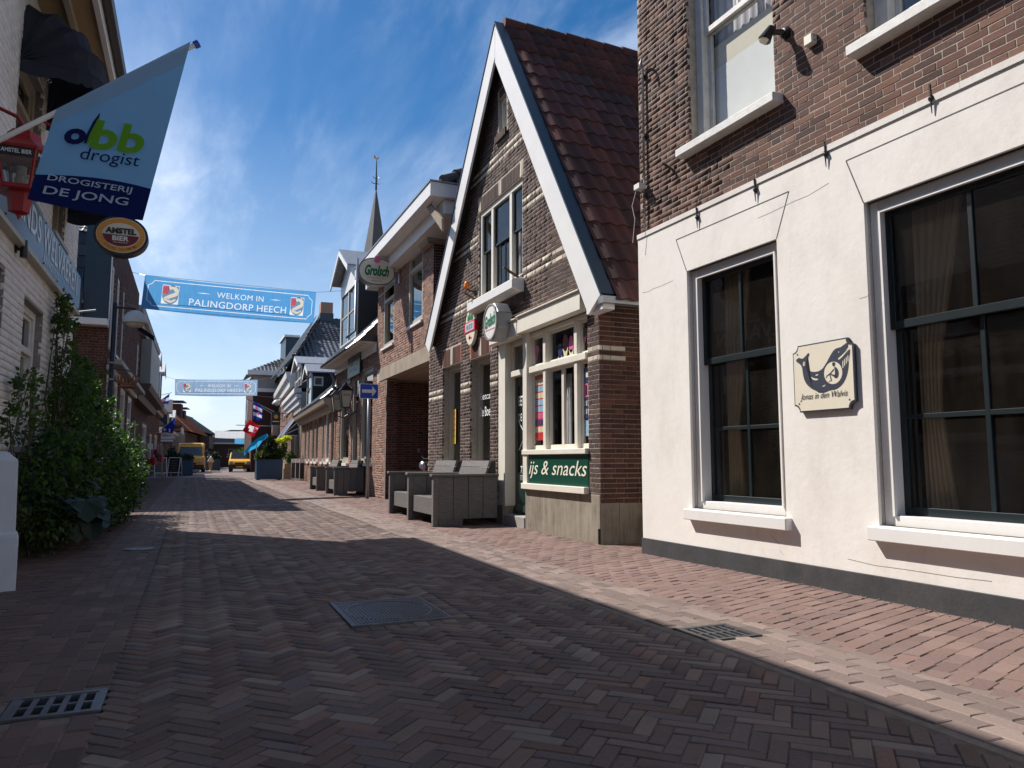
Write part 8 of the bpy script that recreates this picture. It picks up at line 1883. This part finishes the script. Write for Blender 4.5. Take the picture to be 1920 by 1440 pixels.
hflag('blue and white striped Frisian flag bunched beside the hung lamp', 'frisian_flag', P_(535, 790, 50), P_(463, 748, 49), (P_(476, 752, 49), P_(492, 762, 49), P_(491, 790, 49), P_(474, 785, 49)), ['cloth_blue', 'cloth_white', 'cloth_blue', 'cloth_white', 'cloth_blue'], prints=[(prt([(478, 764), (481, 762), (484, 765), (481, 769)], 48.7), 'banner_red'), (prt([(482, 774), (485, 772), (487, 776), (484, 779)], 48.7), 'banner_red')])
hflag('narrow pale pennant hanging almost straight from the outermost pole', 'pennant_flag', P_(530, 780, 51), P_(461, 746, 50), (P_(461, 747, 50), P_(464.5, 749, 50), P_(463, 789, 50), P_(460, 788, 50)), ['cloth_white'])
hflag('dark blue flag with white emblem above the pale shop sign on the left', 'shop_flag', P_(292, 815, 50), P_(329, 782, 50), (P_(304, 803, 50), P_(329, 783, 50), P_(325, 812, 50), P_(303, 811, 50)), ['cloth_blue'], prints=[(prt([(305.5, 804), (312, 804), (308.8, 809)], 49.7), 'banner_white'), (prt([(316.5, 804), (319, 804), (319, 810), (316.5, 810)], 49.7), 'banner_white')])
hflag('small Frisian flag with red hearts, high on the left house', 'frisian_flag', P_(297, 742, 55), P_(322, 736, 55), (P_(304, 748, 55), P_(318, 738, 55), P_(316, 757, 55), P_(299, 758, 55)), ['cloth_blue', 'cloth_white', 'cloth_blue'], prints=[(prt([(304, 749), (307, 747), (309, 750), (306, 753)], 54.7), 'banner_red')])
sp_ = thing('hanging_shop_sign', 'pale rectangular shop sign with dark lettering under the dark blue flag', 'sign', (0, 0, 0)); a, b = onY(302, 812, 50.3), onY(324, 828, 50.3)
bx('board', MATS['text_white'], sp_, a[0], b[0], 50.28, 50.34, b[2], a[2]); text(sp_, 'WATERLAND', (b[0] - a[0]) * .8, .12, Matrix(((1, 0, 0, (a[0] + b[0]) / 2), (0, 0, -1, 50.27), (0, 1, 0, a[2] - .16), (0, 0, 0, 1))), 'text_navy'); bx('stripe', MATS['road_sign_blue'], sp_, a[0], b[0], 50.27, 50.279, b[2] + .12, b[2] + .17)
m = MB(); m.tube([(a[0], 50.3, a[2]), (-2.3, 50.3, a[2])], .02, 5); m.tube([(a[0] + .05, 50.3, b[2]), (a[0] + .05, 50.3, 0)], .03, 5); m.build('bracket', MATS['grey_paint'], sp_)
# awnings on the right
def slope_awning(label, F, out, u0, u1, zt, zb, mat, cheek=True, ribs=3):
    t = thing('shop_awning', label, 'awning', tuple(F.O), F.rz); m = MB(); m.quad((u0, .05, zt), (u1, .05, zt), (u1, out, zb), (u0, out, zb)); m.build('cloth', MATS[mat], t)
    m = MB(); vs = []; n = 40
    for k in range(n + 1): u = u0 + (u1 - u0) * k / n; vs += [(u, out, zb), (u, out + .01, zb - .18 - .05 * abs(math.sin(k * math.pi / 4)))]
    m.add(vs, [(2*k, 2*k+2, 2*k+3, 2*k+1) for k in range(n)]); m.build('valance', MATS[mat], t)
    if cheek:
        m = MB(); m.poly([(u0 + .01, .05, zt), (u0 + .01, out, zb), (u0 + .01, .05, zb)]); m.build('cheek', MATS['awning_navy'], t)
    m = MB(); [m.tube([(u0 + (.0 if k == 0 else 0), .05, zt - .0 - (zt - zb) * k / 3), (u0, out, zb)], .02, 5) for k in range(ribs)]; m.tube([(u0, .05, zb), (u0, out, zb)], .02, 5); m.build('arm', MATS['white_paint'], t); return t
M_cloth('awning_greyblue', (0.20, 0.24, 0.36), .35); M_cloth('umbrella_blue', (0.03, 0.40, 0.70), .45)
F6_ = F6; 
za, zb_ = onY(555, 782, 42)[2], onY(525, 812, 42)[2]
slope_awning('grey-blue sloping shop awning with dark triangular cheek, over the white shop front', F6, .85, .7, 6.6, F6(557, 780)[1], onY(524, 818, 43)[2], 'awning_greyblue')
um = thing('blue_sunshade', 'bright sky blue tilted sunshade behind the big blue planter', 'parasol', (0, 0, 0))
Pu = [onY(x, y, 47.5) for x, y in ((457, 849), (500, 812), (504, 815), (488, 833), (478, 845), (462, 849))]
yc1, yc2 = 46.5, 49.0
top = [onY(x, y, 47) for x, y in ((458, 847), (470, 832), (485, 820), (501, 813))]; bot = [onY(x, y, 49) for x, y in ((470, 845), (484, 838), (492, 828), (503, 818))]
m = MB(); m.add([tuple(p) for p in top + bot], [(k, k + 1, 4 + k + 1, 4 + k) for k in range(3)]); m.build('canopy', MATS['umbrella_blue'], um)
m = MB(); [m.add([tuple(top[k]), tuple(top[k + 1]), tuple(top[k + 1] - [0, 0, .22]), tuple((top[k] + top[k + 1]) / 2 - [0, 0, .30]), tuple(top[k] - [0, 0, .22])], [(0, 1, 2, 3, 4)]) for k in range(3)]; m.build('fringe', MATS['umbrella_blue'], um)
m = MB(); q_ = (top[1] + bot[2]) / 2; m.tube([(q_[0], q_[1], 0), tuple(q_)], .03, 6); m.build('pole', MATS['white_paint'], um)
bs = thing('box_shop_sign', 'black square hanging sign with a gold emblem over the right shops', 'sign', (0, 0, 0)); a, b = onY(509, 772, 49), onY(525, 797, 49)
bx('case', MATS['black_paint'], bs, a[0], b[0], 48.9, 49.15, b[2], a[2]); m = MB(); c_ = (a + b) / 2; m.poly([(c_[0] + .13 * math.cos(t_), 48.89, c_[2] + .1 + .13 * math.sin(t_)) for t_ in [2 * math.pi * k / 12 for k in range(12)]]); m.build('emblem', MATS['gold'], bs); bx('strip', MATS['text_cream'], bs, c_[0] - .2, c_[0] + .2, 48.885, 48.899, c_[2] - .22, c_[2] - .17); m = MB(); m.tube([(b[0], 49, a[2] - .1), (5.6, 49, a[2] - .1)], .025, 5); m.build('bracket', MATS['iron'], bs)
# white picket boards before the shop
pf = thing('white_sandwich_boards', 'row of white-framed dark menu boards standing at the awning shop', 'menu board', (0, 0, 0))
for i, x in enumerate((548, 556, 564)):
    g0 = G(x, 893); g0 = onY(x, 893, 38.5 + i * -.8); bx('board_frame', MATS['white_paint'], pf, g0[0] - .07, g0[0] + .16, g0[1] - .02, g0[1] + .02, 0, 1.05); bx('slate', MATS['iron'], pf, g0[0] - .05, g0[0] + .14, g0[1] - .025, g0[1] - .021, .1, .85)
# vans
def van(label, P, rz, W_, L_, H__, nose, box_van, grp=None):
    t = thing('yellow_van', label, 'van', P, rz, grp); w = W_ / 2
    # side outline: y from 0 (front) back, z up
    if box_van: out = [(0, .35), (.02, .95), (.12, 1.15), (.55, 1.30), (1.15, 2.05), (1.35, H__ - .10), (1.7, H__), (L_ - .05, H__), (L_, .4), (L_, .3), (0.1, .28)]; gl = ((.58, 1.34), (1.13, 2.02))
    else: out = [(0, .35), (.0, .70), (.15, .88), (.85, 1.05), (1.40, 1.60), (1.75, H__ - .02), (2.2, H__), (L_ - .1, H__ - .03), (L_, .9), (L_, .35), (.1, .28)]; gl = ((.90, 1.09), (1.42, 1.60))
    m = MB(); m.prism(out, -w, w, axis='x'); 
    for i, v in enumerate(m.v):
        k = 1 - max(0, (v[2] - 1.0)) * (.07 if box_van else .14); m.v[i] = (v[0] * k, v[1], v[2])
    m.build('body', MATS['yellow_van'], t, bevel=.05, seg=2)
    (y0, z0), (y1, z1) = gl; e = .012; dy, dz = (y1 - y0), (z1 - z0); l = math.hypot(dy, dz); ny, nz = -dz / l * e, dy / l * e; k0 = .86; k1 = .78
    m = MB(); m.quad((-w * k0, y0 + ny * 1.5, z0 + nz * 1.5), (w * k0, y0 + ny * 1.5, z0 + nz * 1.5), (w * k1, y1 + ny * 1.5, z1 + nz * 1.5), (-w * k1, y1 + ny * 1.5, z1 + nz * 1.5)); m.build('windscreen', MATS['windscreen'], t)
    if box_van: bx('roof_sign_panel', MATS['yellow_van'], t, -w * .7, w * .7, 1.26, 1.42, 2.10, H__ - .05, bevel=.04)
    bx('bumper', MATS['van_dark'], t, -w - .01, w + .01, -.06, .25, .26, .62, bevel=.04); bx('grille', MATS['van_dark'], t, -w * .45, w * .45, -.075, .0, .66, .78, bevel=.01)
    for s in (-1, 1):
        bx('headlight', MATS['lantern_glass'], t, s * w * .62, s * w * .93, -.03, .10, .68, .90, bevel=.03)
        m = MB(); m.lathe([(.30, -.10), (.32, -.08), (.32, .08), (.30, .10)], c=(s * (w - .10), .85, .32), n=18, ax='x'); wh = m.build('wheel', MATS['van_dark'], t); m = MB(); m.lathe([(.18, -.115), (.18, .115)], c=(s * (w - .10), .85, .32), n=12, ax='x'); m.build('rim', MATS['steel_galv'], wh)
        m = MB(); m.lathe([(.30, -.10), (.32, -.08), (.32, .08), (.30, .10)], c=(s * (w - .10), L_ - .9, .32), n=18, ax='x'); m.build('wheel', MATS['van_dark'], t)
        bx('mirror', MATS['van_dark'], t, s * (w + .02), s * (w + .22), y0 + .15, y0 + .28, z0 - .05, z0 + (.35 if box_van else .18), bevel=.03)
    m = MB()
    for s in (-1, 1): m.add([(s * (w * .985), y0 + .35, z0 + .02), (s * (w * .985), y0 + 1.3, z0 + .02), (s * (w * .93), y0 + 1.3, z0 + .62), (s * (w * .93), y1 + .12, z0 + .62)], [(0, 1, 2, 3)])
    m.build('side_glass', MATS['windscreen'], t)
    bx('number_plate', MATS['paper_yellow'], t, -.26, .26, -.075, -.062, .38, .49); return t
M_plain('windscreen', (0.02, 0.028, 0.034), .08, var=.1, spec=.9)
xm = onY(352, 870, 64)[0]; van('tall yellow delivery van parked on the left behind the dark planter', (xm + .15, 64, 0), -2, 2.05, 5.6, 2.35, .5, True)
xm = onY(450, 870, 64)[0]; van('small yellow delivery van standing on the right, further down the street', (xm, 64.5, 0), -5, 1.68, 4.3, 1.46, .5, False)
# ice-cream figure
ic = G(395, 881); ic_t = thing('ice_cream_figure', 'tall cardboard-brown cone with a white swirl advertising ice cream', 'ice cream sign', (onY(395, 870, 72)[0], 72, 0))
m = MB(); m.lathe([(.16, 0), (.12, .08), (.15, .3), (.26, 1.0), (.30, 1.15)], n=16); m.build('cone', MATS['soffit'], ic_t); m = MB(); m.lathe([(.34, 1.1), (.38, 1.2), (.30, 1.32), (.33, 1.38), (.22, 1.52), (.24, 1.56), (.10, 1.72), (.02, 1.85)], n=16); m.build('swirl', MATS['text_white'], ic_t, smooth=True); m = MB(); m.lathe([(.32, 0), (.32, .05), (.1, .07)], n=16); m.build('base', MATS['text_white'], ic_t)
ic_t.scale = (.72, .72, .72)
m = MB(); sgq = thing('blue_square_sign', 'small blue square sign behind the ice-cream figure', 'road sign', (onY(388, 850, 76)[0], 76, 0)); m.tube([(0, 0, 0), (0, 0, 2.0)], .03, 6); m.build('post', MATS['steel_galv'], sgq); o = bx('plate', MATS['road_sign_blue'], sgq, -.28, .28, -.05, -.03, 1.2, 1.8)
# motor scooter in the passage, seen past the benches
mc = thing('parked_motorcycle', 'dark motorcycle front with round headlamp and handlebar, parked in the passage', 'motorcycle', (5.05, 17.3, 0), -62)
def wheel(y, z, r, nm='wheel'):
    m = MB(); 
    for k in range(24): pass
    m.lathe([(r - .09, -.05), (r - .03, -.06), (r, -.03), (r, .03), (r - .03, .06), (r - .09, .05)], c=(0, y, z), n=24, ax='x', cap=False); w = m.build(nm, MATS['black_paint'], mc, smooth=True); m = MB(); [m.tube([(0, y, z), (0, y + (r - .08) * math.cos(a), z + (r - .08) * math.sin(a))], .012, 4) for a in [math.pi * k / 4 for k in range(8)]]; m.build('spokes', MATS['steel_galv'], w, kind='stuff')
wheel(0, .31, .31); wheel(1.35, .31, .31)
m = MB(); m.tube([(-.08, 0, .31), (-.09, .22, .95)], .022, 8); m.tube([(.08, 0, .31), (.09, .22, .95)], .022, 8); m.build('fork', MATS['steel_galv'], mc); m = MB(); m.tube([(-.38, .34, 1.08), (-.20, .24, 1.02), (.20, .24, 1.02), (.38, .34, 1.08)], .016, 8); m.build('handlebar', MATS['black_paint'], mc); m = MB(); m.lathe([(.02, .16), (.08, .12), (.10, .02), (.10, -.02), (.001, -.03)], c=(0, .0, .86), n=16, ax='y'); m.build('headlight', MATS['steel_galv'], mc, smooth=True)
for s in (-1, 1): m = MB(); m.tube([(s * .34, .30, 1.08), (s * .38, .26, 1.20)], .008, 5); m.lathe([(.055, -.01), (.055, .01)], c=(s * .39, .25, 1.23), n=12, ax='y'); m.build('mirror', MATS['black_paint'], mc)
m = MB(); m.prism([(.22, .62), (.30, .92), (.62, .95), (.78, .76), (1.5, .82), (1.62, .70), (1.2, .58), (.8, .40), (.42, .38)], -.13, .13, axis='x'); m.build('body', MATS['black_paint'], mc, bevel=.04, seg=2); m = MB(); m.prism([(-.12, .66), (.0, .70), (.2, .62), (.2, .58), (-.02, .64)], -.06, .06, axis='x'); m.build('mudguard', MATS['red_paint'], mc)
# people
def person(label, P, rz, joints, rad, parts, cloth_mats, head, hair):
    t = thing('person', label, 'person', P, rz)
    names = list(joints); vs = [joints[n] for n in names]; idx = {n: i for i, n in enumerate(names)}
    me = bpy.data.meshes.new('body'); me.from_pydata(vs, [(idx[a], idx[b]) for a, b in parts], []); o = bpy.data.objects.new('body', me); link(o, t)
    sk = o.modifiers.new('skin', 'SKIN'); sl_ = me.skin_vertices[0].data
    for n, i in idx.items(): sl_[i].radius = (rad[n], rad[n] * .85); sl_[i].use_root = (n == 'pelvis')
    o.modifiers.new('sub', 'SUBSURF').levels = 1
    for mt in cloth_mats: me.materials.append(MATS[mt])
    return t, o
M_plain('skin', (0.48, 0.28, 0.20), .6, var=.06); M_plain('shirt_blue', (0.10, 0.16, 0.28), .85, var=.15); M_plain('trousers_khaki', (0.22, 0.16, 0.11), .85, var=.15); M_plain('hair_grey', (0.22, 0.17, 0.14), .8, var=.2); M_plain('dog_fur', (0.55, 0.38, 0.22), .9, var=.2)
def standing(label, P, rz, shirt, trousers, hairm, sit=False):
    J = dict(pelvis=(0, 0, .95), spine=(0, 0, 1.15), chest=(0, 0, 1.35), neck=(0, 0, 1.50), headb=(0, -.01, 1.58), sl=(-.18, 0, 1.42), el=(-.25, .02, 1.15), wl=(-.22, -.14, .98), hl=(-.21, -.20, .92), sr=(.18, 0, 1.42), er=(.26, .03, 1.15), wr=(.25, -.06, .92), hr=(.25, -.09, .84), pl=(-.10, 0, .90), kl=(-.11, -.03, .50), al=(-.11, .02, .10), fl=(-.12, -.13, .04), pr=(.10, 0, .90), kr=(.12, .01, .50), ar=(.13, .06, .10), fr=(.14, -.09, .04))
    Rr = dict(pelvis=.15, spine=.14, chest=.16, neck=.055, headb=.055, sl=.07, el=.048, wl=.035, hl=.035, sr=.07, er=.048, wr=.035, hr=.035, pl=.095, kl=.065, al=.045, fl=.04, pr=.095, kr=.065, ar=.045, fr=.04)
    E_ = [('pelvis', 'spine'), ('spine', 'chest'), ('chest', 'neck'), ('neck', 'headb'), ('chest', 'sl'), ('sl', 'el'), ('el', 'wl'), ('wl', 'hl'), ('chest', 'sr'), ('sr', 'er'), ('er', 'wr'), ('wr', 'hr'), ('pelvis', 'pl'), ('pl', 'kl'), ('kl', 'al'), ('al', 'fl'), ('pelvis', 'pr'), ('pr', 'kr'), ('kr', 'ar'), ('ar', 'fr')]
    t, o = person(label, P, rz, J, Rr, E_, [shirt], None, None)
    def sleeve(nm, pts, rs, mt): m = MB(); m.tube(pts, rs, 10); m.build(nm, MATS[mt], t, smooth=True)
    sleeve('trouser_leg', [J['pl'], J['kl'], (-.11, .02, .12)], [.108, .082, .065], trousers); sleeve('trouser_leg', [J['pr'], J['kr'], (.13, .06, .12)], [.108, .082, .065], trousers); m = MB(); m.lathe([(.10, .84), (.155, .88), (.165, .98), (.15, 1.02)], n=14); m.build('trouser_seat', MATS[trousers], t, smooth=True)
    m = MB(); m.lathe([(.03, 1.56), (.075, 1.60), (.092, 1.68), (.088, 1.75), (.05, 1.81), (.001, 1.825)], n=14); m.build('head', MATS['skin'], t, smooth=True); m = MB(); m.lathe([(.097, 1.69), (.096, 1.76), (.056, 1.822), (.001, 1.838)], c=(0, .012, 0), n=14); m.build('hair', MATS[hairm], t, smooth=True)
    m = MB(); m.tube([(0, -.085, 1.71), (0, -.112, 1.675), (0, -.088, 1.665)], [.008, .014, .008], 6); m.build('nose', MATS['skin'], t)
    for s in (-1, 1): m = MB(); m.lathe([(.001, -.012), (.02, 0), (.001, .012)], c=(s * .092, .01, 1.69), n=8, ax='x'); m.build('ear', MATS['skin'], t)
    for nm in ('hl', 'hr'):
        h = J[nm]; m = MB(); m.tube([(h[0], h[1] + .04, h[2] + .05), h], [.034, .036], 8)
        for k in range(4): m.tube([h, (h[0] + (k - 1.5) * .017, h[1] - .03, h[2] - .05), (h[0] + (k - 1.5) * .017, h[1] - .035, h[2] - .08 + .006 * abs(k - 1.5))], [.011, .010, .007], 5)
        m.tube([h, (h[0] * .9, h[1] - .05, h[2] - .02)], [.012, .008], 5); m.build('hand', MATS['skin'], t)
    return t
px = onY(495, 880, 47.3); standing('man in a blue-grey shirt and khaki trousers, half hidden behind the big blue planter', (px[0], 47.3, 0), 60, 'shirt_blue', 'trousers_khaki', 'hair_grey')
dg_ = thing('small_dog', 'small fawn dog standing at the feet of the man by the planter', 'dog', (onY(486, 888, 46.6)[0], 46.6, 0), 30)
me = bpy.data.meshes.new('body'); V = [(0, 0, .34), (0, -.18, .35), (0, -.30, .43), (0, -.36, .50), (0, -.46, .48), (0, .20, .36), (0, .34, .44), (-.07, -.18, .20), (-.07, -.20, .03), (.07, -.18, .20), (.07, -.16, .03), (-.07, .20, .22), (-.07, .25, .13), (-.07, .21, .03), (.07, .20, .22), (.07, .26, .13), (.07, .23, .03)]
me.from_pydata(V, [(0, 1), (1, 2), (2, 3), (3, 4), (0, 5), (5, 6), (1, 7), (7, 8), (1, 9), (9, 10), (5, 11), (11, 12), (12, 13), (5, 14), (14, 15), (15, 16)], []); o = bpy.data.objects.new('body', me); link(o, dg_); o.modifiers.new('skin', 'SKIN'); rs = [.10, .11, .07, .075, .035, .09, .022, .045, .022, .045, .022, .05, .028, .02, .05, .028, .02]
for i, r_ in enumerate(rs): me.skin_vertices[0].data[i].radius = (r_, r_); me.skin_vertices[0].data[i].use_root = i == 0
o.modifiers.new('sub', 'SUBSURF').levels = 1; me.materials.append(MATS['dog_fur'])
for s in (-1, 1): m = MB(); m.prism([(s * .05, .54), (s * .09, .50), (s * .08, .43), (s * .05, .47)], -.36, -.34, axis='y'); m.build('ear', MATS['dog_fur'], dg_)
